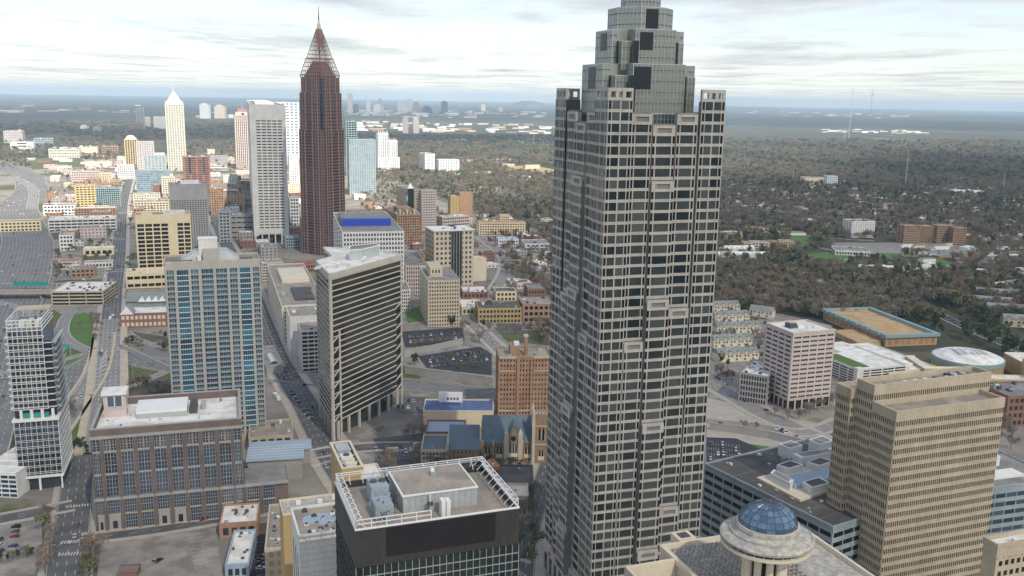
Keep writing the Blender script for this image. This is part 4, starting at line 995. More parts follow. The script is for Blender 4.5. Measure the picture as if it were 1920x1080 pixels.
W.box(1.2, V-14.2, 58.8, 13.8, V-3, 60.4, 'roof_white'); W.box(2.6, V-21, 49, 14, V-13.1, 52.6, 'pink_panel')
b.done()
for q in ((.27, .45, .62, .8, 4.6, 'white_paint'), (.64, .5, .69, .78, 3.6, 'mech_dark'), (.72, .6, .75, .78, 2.4, 'steel_grey'), (.70, .3, .71, .36, 1.2, 'steel_grey'), (.85, .85, .86, .9, 1, 'mech_dark'), (.2, .3, .21, .35, 1, 'steel_white'), (.94, .8, .95, .86, 1, 'steel_white')): b.unit(*q, z=49.2)
W = MB(); W.box(U*.27, V*.449, 49.3, U*.62, V*.45, 52, 'steel_grey'); W.build('screen_wall', b.o)
for i in range(22):
    x_, y_ = .05+.9*rnd.random(), .08+.84*rnd.random(); b.unit(x_, y_, x_+.008+.012*rnd.random(), y_+.012+.02*rnd.random(), .4+.9*rnd.random(), rnd.choice(('steel_grey', 'mech_dark', 'steel_white')), z=49.2, name='roof_vent')
W = MB(); [W.box(U*.05, V*q_, 49.31, U*.95, V*q_+.12, 49.36, 'roof_grey') for q_ in (.15, .3, .85)]; stuff(W.build('roof_seam', b.o))
# flat blue roofs right behind the wing
st = site(462, 905, 440, 570, 872, radians(12)); b = Bld('station_canopy', 'low pale blue metal roof beside the brick office block wing', 'canopy', *st[:4], 14)
W = MB(); W.box(0, 0, 12, b.U, 20, 13, 'roof_blue'); [W.box(0, i*4, 13, b.U, i*4+.15, 13.12, 'steel_white') for i in range(6)]; W.build('roof', b.o); W = MB(); W.box(1, 1, -.2, b.U-1, 19, 12, 'concrete_grey'); W.build('wall', b.o)
W = MB(); W.box(0, 22, 9, b.U+4, 38, 9.8, 'roof_blue'); W.box(1, 23, -.2, b.U+3, 37, 9, 'concrete_grey'); W.build('lower_roof', b.o)

# ================================================================ left glass tower inside a white frame
C = G(38, 922); g = radians(17); H1 = 48.; U = edge(C, g, 114, 20); V = 36; HT = Zat(C, 604)
b = Bld('office_tower', 'slim glass tower wrapped in a white steel grid with an open roof frame', 'office tower', C, g, U, V, HT, hero='the slim white-gridded glass tower')
W = b.w; fr, rf = b.fr('F'), b.fr('R'); zt = Zat(C, 786); z2 = HT-6
W.box(.3, .3, 8, U-.3, V-.3, zt-2, 'glass_navy'); W.box(2, 1.5, -.5, U-2, V-2, 8, 'glass_dark')
for a, z, d in ((-.8, 7.2, 1.2), (-.8, zt-2, 1.4)): W.box(a, a, z, U-a, V-a, z+d, 'white_paint')
W.box(0, -.6, 0, .8, .2, 8, 'white_paint'); W.box(U-.8, -.6, 0, U, .2, 8, 'white_paint'); W.box(U*.45, -.6, 0, U*.5, .2, 8, 'white_paint')
n1 = int((zt-10)/3.7)
for i in range(n1):
    z = 9.5+i*(zt-12)/n1
    for t in (0, .9): W.fbox(fr, 0, U, z+t, z+t+.16, 0, .35, 'steel_white'); W.fbox(rf, 0, V, z+t, z+t+.16, 0, .35, 'steel_white')
    b.one(fr, U/2, z+2.3, U-.6, 2.2, 'glass_navy' if i > 2 else 'glass_green', -.28, 9, 'ribbon_window')
for j in range(9): s = U*j/8; W.fbox(fr, s-.1, s+.1, 8.4, zt-2, 0, .25, 'steel_white'); W.fbox(rf, V*j/8-.1, V*j/8+.1, 8.4, zt-2, 0, .25, 'steel_white')
# upper part, narrower, with balconies on the left and brackets on the right
U2 = U*.80; W.box(.6, 1.4, zt, U2, V-2, z2, 'glass_dark'); W.box(U2, 3.5, zt, U*.97, V-3, z2-6, 'glass_dark')
W.box(.1, 1.0, zt+4.4, .6, V-2, z2, 'steel_grey')
n2 = int((z2-zt-4)/3.6)
f2 = ((.6, 1.4), (1, 0), (0, -1), U2-.6, 0); f3 = ((U2, 3.5), (1, 0), (0, -1), U*.17, 0); r2 = ((U*.97, 3.5), (0, 1), (1, 0), V-6.5, pi/2)
for i in range(n2):
    z = zt+4.5+i*(z2-zt-4.5)/n2
    for t in (0, 1.0): W.fbox(f2, -.5, U2-.2, z+t, z+t+.2, 0, 1.3, 'steel_white')
    W.fbox(f3, 0, U*.17, z, z+.4, 0, .9, 'steel_white') if z < z2-7 else None
    W.fbox(((U2, 1.4), (0, 1), (1, 0)), 0, 2.1, z, z+.4, 0, .5, 'steel_white')
    W.fbox(r2, 0, V-6.5, z-.2, z+.5, 0, .4, 'steel_grey') if z < z2-7 else None
    b.one(f2, (U2-.6)/2, z+2.35, U2-1.2, 2.3, 'glass_dark', .0, 7, 'ribbon_window')
    bb = MB(); bb.box(-1.7, 3, z-.1, .58, 8, z+.1, 'white_paint'); bb.box(-1.7, 3, z+.9, -1.6, 8, z+1, 'white_paint'); bb.box(-1.7, 11, z-.1, .58, 16, z+.1, 'white_paint'); bb.build('balcony', b.o)
    if z < z2-7:
        bb = MB(); bb.box(U*.97+.01, 4, z-.1, U*.97+2.4, V-4, z+.15, 'glass_silver'); bb.box(U*.97+2.3, 4, z-.1, U*.97+2.4, V-4, z+1.0, 'glass_silver')
        for q in range(4): bb.bar((U*.97, 4+q*(V-8)/3, z-1.6), (U*.97+2.4, 4+q*(V-8)/3, z), .1, 'steel_white')
        bb.build('bracket_balcony', b.o)
for q in (.18, .42, .66, .9): W.box(U*q-.7, -.2, zt-.8, U*q+.7, 1.2, zt+4.4, 'white_paint')
b.one(fr, U*.5, zt+1, U*.6, 2.6, 'teal_sign', -1.5, 3, 'terrace_glazing')
for j in range(8): s = (U2-.6)*j/7; W.fbox(f2, s-.12, s+.12, zt+4.4, HT, 0, .9, 'steel_white')
# roof enclosure
for (x0, y0, x1, y1) in ((.2, 1.0, U2+.2, 1.5), (.2, 1.5, .7, V-1), (U2-.3, 1.5, U2+.2, V-1), (.2, V-1, U2+.2, V-.5)):
    for z in (z2+.2, z2+2.2, z2+4.2, z2+6): W.box(x0, y0, z, x1, y1, z+.4, 'steel_white')
W.box(.2, V*.7, z2+6.4, U2+.2, V-.4, z2+7, 'concrete_tan'); b.done()
W = MB(); W.box(.8, 2, z2-.4, U2-.3, V-2, z2+.1, 'roof_grey'); W.build('roof', b.o)
for q in ((.2, .3, .34, .5, 3, 'steel_white'), (.4, .2, .52, .5, 3.6, 'cream_pale'), (.56, .3, .66, .6, 2.8, 'steel_white'), (.3, .6, .6, .75, 2, 'mech_dark')): b.unit(*q, z=z2)
W = MB()
for i in range(5): W.bar((1+i*U2*.2, V*.3, z2+6), (1+(i+1)*U2*.18, V*.7, z2+6.5), .2, 'steel_grey'); W.bar((1+(i+1)*U2*.18, V*.3, z2+6), (1+i*U2*.2, V*.7, z2+6.5), .2, 'steel_grey')
stuff(W.build('roof_truss', b.o))
C = G(-40, 930); b = Bld('pavilion', 'low white panelled hall beside the slim white-gridded tower', 'hall', C, radians(-4), edge(C, radians(-4), 31, 12), 55, 14)
b.core('steel_white', roof='roof_white', par=.3); W = b.w
for i in range(7): W.box(0, 8*i, 14.1, b.U, 8*i+.3, 14.6, 'white_paint')
b.grid(b.fr('F'), 0, 13, 5, 5, .1, .35, .2, 'steel_white', 'glass_navy', 25); b.done()

# ================================================================ ribbed tan office tower in three masses
g = radians(21); C = G(1682, 771, 92); H = 92.0; U = edge(C, g, 1882, H)
b = Bld('office_tower', 'broad tan office tower with rows of narrow slit windows at the right', 'office tower', C, g, U, 40, 92, hero='the slit-windowed tan tower')
cg, sg = cos(g), sin(g)
def loc(p): return ((p[0]-C[0])*cg+(p[1]-C[1])*sg, -(p[0]-C[0])*sg+(p[1]-C[1])*cg)
def mass(u0, v0, u1, v1, z, nfl, faces='FL', fh=4.05, parh=4.2, roofm='roof_tan'):
    W = b.w; W.box(u0, v0, -.5, u1, v1, z-parh+1, 'concrete_tan')
    for a in ((u0-.5, v0-.5, u1+.5, v0+.5), (u0-.5, v1-.5, u1+.5, v1+.5), (u0-.5, v0+.5, u0+.5, v1-.5), (u1-.5, v0+.5, u1+.5, v1-.5)): W.box(*a[:2], z-parh, *a[2:], z, 'concrete_tan')
    r = MB(); r.box(u0+.5, v0+.5, z-2.2, u1-.5, v1-.5, z-2.0, roofm); r.build('roof', b.o)
    for f in faces:
        fr = {'F': ((u0, v0), (1, 0), (0, -1), u1-u0, 0), 'L': ((u0, v1), (0, -1), (-1, 0), v1-v0, 0), 'R': ((u1, v0), (0, 1), (1, 0), v1-v0, 0)}[f]; L_ = fr[3]; n = max(3, int(L_/1.12)); st_ = MB()
        for i in range(nfl):
            zt_ = z-parh-.3-i*fh; zb = zt_-fh*.58
            if zb < 1: break
            W.fbox(fr, -.35 if f != 'R' else 0, L_+(.3 if f == 'F' else 0), zt_-fh, zb, 0, .5, 'concrete_tan'); W.fbox(fr, -.3, L_, zb-.3, zb-.1, .5, .62, 'concrete_tan')
            for j in range(n+1): s = L_*j/n; W.fbox(fr, max(0, s-.22), min(L_, s+.22), zb, zt_, 0, .42, 'concrete_tan')
            for j in range(n): b.many(fr, L_*j/n+.21, L_*(j+1)/n-.21, zb, zt_, 'slit')
        W.fbox(fr, -.35 if f != 'R' else 0, L_+(.3 if f == 'F' else 0), z-parh-.3, z-parh+.5, 0, .48, 'concrete_tan')
vb = 13.0
mass(0, 0, U, vb, 92, 23, 'FLR')
p1 = loc(G(1640, 722, 104)); p2 = loc(G(1853, 695, 104)); p3 = loc(G(1609, 711, 104)); p4 = loc(G(1579, 729, 96))
dep = max(14, p3[1]-p1[1])
mass(.3, vb+.9, 64.5, vb+10.5, 99, 24, 'FLR')
b.w.box(1.2, vb, -.5, U-2, vb+1.0, 86, 'void')  # near-black box paints the shade of the gap between the masses
mass(-2.5, vb+11.3, 40, vb+20, 94.5, 23, 'FL')
b.done()
r5 = random.Random(8)
for i in range(9):
    W = MB(); x = 8+i*5.6; y = vb+2.5+r5.random()*3.5; k_ = r5.choice(['steel_white', 'mech_dark', 'steel_grey']); W.box(x, y, 96.9, x+1+1.5*r5.random(), y+1.5, 97.4+r5.random()*1.0, k_); W.build('rooftop_unit', b.o)
W = MB(); W.box(U*.78, vb+3, 97, U*.98, vb+8.5, 98, 'mech_dark'); W.cyl(U*.83, vb+5.7, 98, 98.4, 1.6, 1.6, 'steel_grey', 12); W.cyl(U*.92, vb+5.7, 98, 98.4, 1.6, 1.6, 'steel_grey', 12); W.build('cooling_plant', b.o)

# ================================================================ blue domed rotunda above the roof deck
ZD = 96.0; cx, cyy = G(1438, 1000, ZD)
R_ = 13.0
o = thing('rotunda', 'round rooftop restaurant with a blue glass dome on a fluted column', 'rotunda', (cx, cyy, 0)); HERO.append((cx, cyy, 'the blue domed rotunda'))
def lathe(prof, m, k=48):
    W = MB(); n = len(prof); mi = W.mat_i(m)
    for i in range(k):
        a = 2*pi*i/k; W.v += [(r*cos(a), r*sin(a), z) for r, z in prof]
    for i in range(k):
        j = (i+1) % k
        for q in range(n-1): W.f.append((i*n+q, j*n+q, j*n+q+1, i*n+q+1)); W.mi.append(mi)
    return W
DK = 76.0
lathe([(R_*.95, ZD-3.0), (R_*.98, ZD-2.7), (R_*.98, ZD-1.9), (R_*.9, ZD-1.9)], 'cream_pale').build('lower_ring', o)
lathe([(R_*.90, ZD-2.2), (R_*.90, ZD-.8)], 'glass_black').build('window_band', o)
lathe([(R_*.90, ZD-.9), (R_*.99, ZD-.9), (R_*1.0, ZD-.2), (R_*.95, ZD+.3), (R_*.93, ZD+.1), (R_*.80, ZD+.8), (R_*.80, ZD+1.3), (R_*.76, ZD+1.3), (R_*.69, ZD+2.0), (R_*.69, ZD+3.0), (R_*.63, ZD+3.1), (R_*.63, ZD+2)], 'old_deck').build('disc_roof', o)
lathe([(R_*.46, ZD-5.5), (R_*.95, ZD-3.0)], 'cream_pale').build('underside', o)
for i in range(30):
    a = 2*pi*i/30; W = MB(); W.bar((R_*.93*cos(a), R_*.93*sin(a), ZD-1.9), (R_*.93*cos(a), R_*.93*sin(a), ZD-.8), .14, 'cream_pale'); W.build('post', o)
rd = R_*.635; hd = rd*.78; NS, NR = 20, 6
W = MB(); zb = ZD+3.0
dome = lambda a, t: (rd*cos(t)*cos(a)*1.0, rd*cos(t)*sin(a), zb+hd*sin(t))
for i in range(NS):
    for j in range(NR):
        a0, a1 = 2*pi*i/NS, 2*pi*(i+1)/NS; t0, t1 = pi/2*j/NR, pi/2*(j+1)/NR; Pn = MB()
        q = [dome(a0, t0), dome(a1, t0), dome(a1, t1), dome(a0, t1)] if j < NR-1 else [dome(a0, t0), dome(a1, t0), dome(a0, t1)]
        Pn.face(q, 'glass_dome'); Pn.build('pane', o)
for i in range(NS):
    a = 2*pi*i/NS; W = MB()
    for j in range(NR): W.bar(Vector(dome(a, pi/2*j/NR)), Vector(dome(a, pi/2*(j+1)/NR)), .11, 'mech_dark')
    W.build('rib', o)
for j in range(1, NR):
    W = MB(); t = pi/2*j/NR
    for i in range(NS): W.bar(Vector(dome(2*pi*i/NS, t)), Vector(dome(2*pi*(i+1)/NS, t)), .09, 'mech_dark')
    W.build('hoop', o)
lathe([(rd*1.02, zb-.2), (rd*1.05, zb+.5), (rd*.99, zb+.5)], 'cream_pale').build('dome_ring', o)
W = MB(); W.cyl(0, 0, zb+hd-.1, zb+hd+.6, .4, .2, 'mech_dark', 8); W.build('finial', o)
lathe([(R_*.28, DK-20), (R_*.28, ZD-5.2)], 'void').build('inner_shaft', o)
for i in range(10):
    a = 2*pi*(i+.5)/10; x, y = R_*.40*cos(a), R_*.40*sin(a); W = MB(); W.cyl(x, y, DK-20, ZD-5.3, R_*.085, R_*.085, 'cream_pale', 10); W.build('column', o)
# roof deck of the hotel below
g = radians(20); ZK = 78.0
A = G(1268, 1040, ZK); Bp = G(1530, 1005, ZK)
CA = G(1150, 1058, ZK); CB = G(1245, 1028, ZK)
b = Bld('hotel_building', 'weathered roof deck of the hotel that carries the blue domed rotunda', 'hotel', (A[0], A[1]-40), g, 75, 75, ZK)
MAT['deck_pattern'] = MAT['old_deck']
def lo2(p): dx, dy = p[0]-b.C[0], p[1]-b.C[1]; return (dx*cos(g)+dy*sin(g), -dx*sin(g)+dy*cos(g))
c1 = lo2(G(1240, 1029, ZK)); c2 = lo2(G(1520, 1008, ZK)); c3 = lo2(G(1152, 1050, ZK)); c4 = lo2(G(1622, 1076, ZK))
W = b.w; yb = c1[1]; xr = c4[0]
W.box(c1[0], -20, -.5, xr, yb, ZK, 'cream_pale'); W.box(c3[0], -20, -.5, c1[0]-.01, yb-9, ZK-5, 'cream_pale')
for a in ((c1[0]-.8, yb-1, xr, yb), (xr-1, -20, xr, yb-1), (c1[0]-.8, -20, c1[0]+.6, yb-1)): W.box(*a[:2], ZK, *a[2:], ZK+1.5, 'cream_pale')
W.box(c3[0], yb-10, ZK-5, c1[0]-.9, yb-8.8, ZK+1.4, 'cream_pale'); W.box(c3[0]-.01, -20, ZK-5, c3[0]+1.0, yb-10.01, ZK+1.4, 'cream_pale')
b.done()
r = MB(); r.box(c1[0]+.6, -20, ZK, xr-1, yb-1, ZK+.1, 'old_deck'); r.build('roof', b.o); r = MB(); r.box(c3[0]+1, -20, ZK-5, c1[0]-1, yb-10, ZK-4.8, 'roof_tan'); r.build('lower_roof', b.o)
bm_ = MB(); bm_.box(-.42, -.62, 0, .42, .62, .55, 'old_deck'); bm_.box(-.28, -.45, .55, .28, .45, .56, 'roof_dark'); bm_ = bm_.mesh('skylight'); n = 0
for i in range(44):
    for j in range(26):
        x, y = c1[0]+2.5+i*1.55, yb-3-j*2.0
        if x > xr-3: continue
        q = P(b.C[0]+x*cos(g)-y*sin(g), b.C[1]+x*sin(g)+y*cos(g), ZK)
        if q[1] > 1100 or q[0] > 1700: continue
        if n < 290: link(bm_, 'skylight', b.o, (x, y, ZK+.1)); n += 1
W = MB(); W.box(c1[0]+6, yb-.5, ZK-8, c1[0]+12, yb+5, ZK+2.2, 'cream_pale'); W.box(c1[0]+7.2, yb+.5, ZK+2.2, c1[0]+10.8, yb+4, ZK+2.25, 'mech_dark'); W.build('stair_head', b.o)

# ================================================================ long dark banded building with the big flat roof
H = 38.; q = lambda x, y: G(x, y, H)
Cn, Lf = q(1562, 990), q(1322, 871); g = atan2(Lf[1]-Cn[1], Lf[0]-Cn[0])-pi/2; V = hypot(Lf[0]-Cn[0], Lf[1]-Cn[1]); 
b = Bld('exhibition_building', 'long dark banded building with a big flat grey roof and white roof plant', 'office building', Cn, g, 72, V, H, hero='the flat-roofed banded building')
b.core('mech_blue', roof='roof_dark', par=.8)
for f in 'LF': b.grid(b.fr(f), 1, H-1.5, 8, 12 if f == 'L' else 11, .08, .5, .3, 'mech_blue', 'glass_black', 96)
b.done()
def upx(pts): return [((p[0]-Cn[0])*cos(g)+(p[1]-Cn[1])*sin(g), -(p[0]-Cn[0])*sin(g)+(p[1]-Cn[1])*cos(g)) for p in (q(*t) for t in pts)]
W = MB(); pp = upx([(1418, 899), (1500, 942), (1600, 908), (1545, 870)]); W.prism(pp, H, H+1.2, 'cream_pale'); W.build('roof_curb', b.o)
W = MB(); pp = upx([(1460, 907), (1490, 922), (1580, 903), (1560, 888)]); W.prism(pp, H+1.2, H+3.2, 'roof_blue'); W.build('glass_roof', b.o)
for pts, h_, m_ in (([(1443, 905), (1480, 925), (1487, 918), (1450, 898)], 5, 'steel_white'), ([(1455, 886), (1478, 893), (1505, 885), (1480, 877)], 4, 'steel_white'), ([(1510, 880), (1535, 888), (1562, 879), (1538, 871)], 4, 'steel_white'), ([(1503, 920), (1520, 932), (1556, 922), (1535, 911)], 4.5, 'steel_white'),
                    ([(1458, 853), (1480, 862), (1503, 855), (1482, 846)], 6, 'steel_white'), ([(1484, 870), (1500, 878), (1565, 866), (1556, 858)], 5.5, 'steel_white'), ([(1515, 848), (1535, 858), (1562, 850), (1540, 840)], 7, 'steel_white'), ([(1463, 868), (1470, 872), (1476, 870), (1470, 866)], 3.5, 'mech_blue')):
    W = MB(); pp = upx(pts); ar = sum(pp[i][0]*pp[(i+1) % 4][1]-pp[(i+1) % 4][0]*pp[i][1] for i in range(4)); pp = pp if ar > 0 else pp[::-1]
    W.prism(pp, H, H+h_, m_); mid = (sum(p[0] for p in pp)/4, sum(p[1] for p in pp)/4); W.prism([(mid[0]+(p[0]-mid[0])*.8, mid[1]+(p[1]-mid[1])*.8) for p in pp], H+h_, H+h_+.06, 'roof_dark' if h_ in (4, 4.5) else 'roof_grey'); W.build('rooftop_unit', b.o)
for i in range(26):
    x_, y_ = .04+.5*rnd.random(), .05+.9*rnd.random(); b.unit(x_, y_, x_+.01+.015*rnd.random(), y_+.01+.015*rnd.random(), .4+.8*rnd.random(), rnd.choice(('steel_grey', 'mech_dark', 'steel_white')), name='roof_vent')
W = MB(); [W.box(1, b.V*q_/9, H+.09, b.U-1, b.V*q_/9+.15, H+.13, 'roof_grey') for q_ in range(1, 9)]; stuff(W.build('roof_seam', b.o))
# its neighbour at the right edge
Cn2 = G(1846, 918, 38); g2 = radians(17); U2 = 45
b = Bld('office_building', 'dark banded building behind the slit-windowed tan tower with white boxes on its roof', 'office building', Cn2, g2, U2, 40, 38)
b.core('mech_blue', roof='roof_grey', par=.8); b.grid(b.fr('F'), 1, 36, 8, 7, .08, .48, .3, 'mech_blue', 'glass_navy', 56); b.grid(b.fr('L'), 1, 36, 8, 7, .08, .48, .3, 'mech_blue', 'glass_navy')
for q_ in ((.2, .55, .35, .8, 5, 'steel_white'), (.37, .55, .5, .8, 5, 'steel_white'), (.52, .55, .66, .8, 5, 'steel_white'), (.15, .2, .7, .4, 1.2, 'white_paint')): b.unit(*q_)
b.done()
Cn2 = G(1868, 1048, 60); b = Bld('office_building', 'tan building with slit windows cut by the bottom right corner', 'office building', Cn2, radians(20), 40, 6, 64)
b.core('concrete_tan', roof='roof_white', par=1.5); b.grid(b.fr('F'), 0, 60, 15, 14, .4, .5, .3, 'concrete_tan', 'slit'); b.done(); b.unit(.2, .1, .25, .3, 2, 'white_paint')

# ================================================================ pink office block with dark strips
st = site(1476, 770, 1437, 1566, 627, radians(20.5)); b = Bld('office_building', 'pink fifteen-storey office block with dark window strips and a white roof', 'office building', *st, hero='the pink office block')
b.core('pink_panel', roof='roof_white', par=1.2); fr, lf = b.fr('F'), b.fr('L')
b.grid(fr, 8, b.H-1, 14, 5, .16, .60, .35, 'pink_panel', 'glass_blinds_reflect', 75, mull=2); b.grid(lf, 8, b.H-1, 14, 4, .2, .60, .35, 'pink_panel', 'glass_black', 60)
for f in (fr, lf):
    for i in range(7): s = f[3]*i/6; b.w.fbox(f, max(0, s-.6), min(f[3], s+.6), 0, 8, -.02, .34, 'pink_panel')
    b.many(f, .7, f[3]-.7, .5, 7, 'glass_black', -.02, 'lobby_glass')
b.done(); b.unit(.22, .45, .38, .65, 3.2, 'mech_dark'); b.unit(.4, .42, .52, .6, 2.2, 'steel_white')
W = MB(); W.cyl(b.U*.3, b.V*.55, b.H+3.2, b.H+4.2, 2, 2, 'steel_grey', 14); W.build('cooling_tower', b.o)
for i in range(6): b.unit(.56+.05*i, .3+.1*(i % 3), .575+.05*i, .34+.1*(i % 3), 1.2, 'steel_white', name='roof_vent')

# ================================================================ the mid-town and neighbourhood buildings
def B(label, cat, xc, yb, xl, xr, yt, fl, cf, cl, wall, gl='glass_dark', g=None, V=None, name=None, **k):
    st = list(site(xc, yb, xl, xr, yt, g))
    if V: st[3] = V
    return office(name or cat.replace(' ', '_'), label, cat, st, fl, cf, cl, wall, gl, **k)
OT, OB, AB, AT = 'office tower', 'office building', 'apartment building', 'apartment tower'
# cream tower with blank strip, its annex and neighbours
st = list(site(261, 522, 250, 357, 405, GR)); st[3] = 30; b = Bld('office_tower', 'cream office tower with dark windows split by a blank strip', OT, *st, hero='the cream office tower')
b.core('cream_panel', roof='roof_tan', par=1.2); fr = b.fr('F'); U, H = b.U, b.H
b.grid(fr, 12, H-9, 11, 4, .16, .28, .5, 'cream_panel', 'glass_black', 44, s1=U*.60, mull=1); b.grid(fr, 12, H-9, 11, 2, .16, .28, .5, 'cream_panel', 'glass_black', 22, s0=U*.73, mull=1)
b.w.fbox(fr, -.4, U, H-9, H+1, 0, .52, 'cream_panel'); b.w.fbox(fr, U*.60, U*.73, 0, H-9, 0, .53, 'cream_panel'); b.w.fbox(fr, 0, U*.6, 0, 12, 0, .4, 'cream_panel'); b.w.fbox(fr, U*.73, U, 0, 12, 0, .4, 'cream_panel')
b.done(); b.unit(.1, .2, .3, .6, 3, 'cream_panel'); b.unit(.5, .3, .9, .7, 3.5, 'roof_white')
B('low cream annex with a black window strip below the cream office tower', OB, 238, 543, 225, 316, 515, 2, 6, 3, 'cream_panel', 'glass_black', GR, V=34, roof='cream_panel', span=.6, pier=.15, indl=0, ind=6)
b = B('grey ribbed office tower with a blank top band beside the cream tower', OT, 324, 474, 318, 388, 347, 26, 14, 6, 'concrete_grey', 'glass_dark', GR, V=34, span=.45, pier=.5, top=20, hero='the grey ribbed tower')
b.unit(.3, .3, .8, .7, 4, 'steel_white')
b = B('white gridded office block with a bright blue rooftop box', OB, 645, 572, 625, 757, 437, 16, 20, 5, 'concrete_white', 'glass_navy', radians(14), span=.42, pier=.4, units=0, hero='the blue-topped white block')
W = MB(); W.box(b.U*.05, b.V*.3, b.H+.2, b.U*.88, b.V*.36, b.H+7.5, 'blue_paint'); W.box(b.U*.05, b.V*.36, b.H+.2, b.U*.88, b.V*.7, b.H+6.9, 'roof_grey'); W.build('rooftop_screen', b.o)
b = B('tan setback office block with small square windows and a raised penthouse', OB, 803, 613, 787, 862, 528, 12, 12, 5, 'limestone', 'glass_black', radians(12), span=.5, pier=.5, units=1, hero='the tan square-windowed block')
W = MB(); W.box(b.U*.15, b.V*.3, b.H, b.U*.55, b.V*.8, b.H+9, 'limestone'); [W.box(b.U*(.22+.1*i), b.V*.3-.12, b.H+4, b.U*(.26+.1*i), b.V*.3-.02, b.H+7, 'glass_black') for i in range(3)]; W.build('penthouse', b.o)
b = B('tan hotel block with a dark glass centre and white roof brim', 'hotel', 814, 545, 798, 888, 434, 12, 9, 4, 'limestone', 'glass_dark', span=.5, pier=.5, units=5, hero='the dark-centred tan hotel')
b.w = MB(); b.w.fbox(b.fr('F'), b.U*.42, b.U*.70, 5, b.H-1, .3, 1.2, 'glass_bronze'); [b.w.fbox(b.fr('F'), b.U*(.42+.07*i)-.2, b.U*(.42+.07*i)+.2, 5, b.H, 1.2, 1.5, 'steel_grey') for i in range(5)]; b.w.build('glass_bay', b.o)
W = MB(); W.box(-1.5, -1.5, b.H, b.U+1.5, b.V+1, b.H+.9, 'white_paint'); W.build('roof_brim', b.o)
for nm, a in (('left', (832, 514, 818, 882, 487)), ('right', (880, 528, 873, 912, 486))): B('plain windowless beige block, the %s' % ('wider one behind' if nm == 'left' else 'nearer narrow one'), 'warehouse', *a, 2, 3, 2, 'cream_pale', 'cream_pale', roof='cream_pale', span=.98, pier=.98, dep=.1, units=1)
B('beige office block with tall window slots right of the blue-topped white block', OB, 761, 552, 745, 800, 500, 7, 9, 4, 'pink_panel', 'glass_dark', radians(12), pier=.5, span=.3)
B('small white block with a window grid beside the ribbon-banded tower', OB, 752, 584, 744, 769, 545, 6, 4, 2, 'concrete_white', 'glass_navy', radians(12))
b = B('tan twin-slab tower with a green glass corner and white pyramid cap', OT, 766, 432, 743, 792, 357, 16, 8, 5, 'limestone', 'glass_dark', span=.5, pier=.5, hero='the green-cornered tan tower')
W = MB(); W.box(-1, -1, 0, 9, 9, b.H+3, 'glass_green'); W.loft([(-1, -1), (9, -1), (9, 9), (-1, 9)], b.H+3, [(3.9, 3.9), (4.1, 3.9), (4.1, 4.1), (3.9, 4.1)], b.H+12, 'white_paint'); W.build('glass_corner', b.o)
B('tan slab with many small windows joined to the green-cornered tower', OT, 791, 434, 786, 818, 358, 16, 8, 3, 'pink_panel', 'glass_dark', span=.45, pier=.45)
b = B('brown art deco hotel with a stepped stone crown', 'hotel', 745, 464, 722, 791, 404, 12, 10, 6, 'brick_tan', 'glass_dark', span=.45, pier=.45, hero='the art deco hotel')
W = MB(); 
for i in range(7): W.box(b.U*(i/7), b.V*.1, b.H, b.U*(i/7+.07), b.V*.25, b.H+3+4*(i % 2), 'limestone')
W.box(b.U*.2, b.V*.3, b.H, b.U*.75, b.V*.7, b.H+8, 'brick_tan'); W.build('crown', b.o)
B('long brown and cream striped block right of the spired tower', OB, 656, 428, 648, 722, 398, 7, 12, 3, 'brick_tan', 'glass_dark', GR, V=25, pier=.15, span=.5)
B('grey-green residential tower covered in small windows behind the spired tower', AT, 656, 366, 648, 704, 262, 30, 11, 4, 'mech_blue', 'glass_sky', GR, V=22, pier=.4, span=.5, hero='the grey-green residential tower')
B('teal glass tower top rising behind the grey-green residential tower', OT, 650, 330, 645, 669, 228, 24, 4, 2, 'teal_paint', 'glass_green', GR, V=20, pier=.2, span=.3)
b = B('bright white stepped apartment tower with finials, the taller part', AT, 709, 324, 703, 749, 296, 10, 9, 3, 'white_paint', 'glass_sky', GR, V=45, pier=.5, span=.35, hero='the bright white stepped tower')
for (a, c, yy, nn) in ((.02, .50, 250, 5), (.52, .92, 264, 4)):
    zt_ = Zat(b.C, yy); W = MB(); u0, u1 = b.U*a, b.U*c; W.box(u0, 3, b.H-1, u1, 30, zt_, 'white_paint')
    for i in range(nn): s = u0+(u1-u0)*(i+.5)/nn; W.box(s-1.6, 2.6, b.H, s+1.6, 2.98, zt_-4, 'glass_sky'); W.box(s-.8, 5, zt_, s+.8, 7, zt_+7-2*(i % 2), 'white_paint')
    for k_ in range(int((zt_-b.H)/4)): W.box(u0, 2.5, b.H+k_*4, u1, 2.59, b.H+k_*4+1, 'white_paint')
    W.build('upper_tower', b.o)
B('white and grey striped apartment tower among bare trees', AT, 797, 327, 787, 815, 289, 14, 7, 4, 'white_paint', 'glass_sky', pier=.4, span=.25)
B('long white striped apartment slab beside the striped tower', AT, 823, 328, 818, 861, 300, 10, 12, 2, 'white_paint', 'glass_sky', pier=.45, span=.2)
b = B('cream stone tower with a tall copper-green pyramid cap and spire', OT, 316, 320, 309, 344, 196, 40, 7, 3, 'cream_pale', 'glass_sky', GR, V=42, pier=.35, span=.35, hero='the pyramid-capped cream tower')
W = MB(); h_ = b.H; sq = lambda i: [(i, i), (b.U-i, i), (b.U-i, b.V-i), (i, b.V-i)]
W.loft(sq(2), h_, sq(5), h_+10, 'cream_pale'); W.build('cap_base', b.o); W = MB(); W.loft(sq(6), h_+10, sq(b.U/2-3), h_+34, 'glass_silver'); W.build('pyramid_roof', b.o)
W = MB(); W.loft(sq(b.U/2-3), h_+34, sq(b.U/2-.8), h_+42, 'cream_pale'); W.cyl(b.U/2, b.V/2, h_+42, h_+52, .8, .2, 'cream_pale', 6); W.build('spire', b.o)
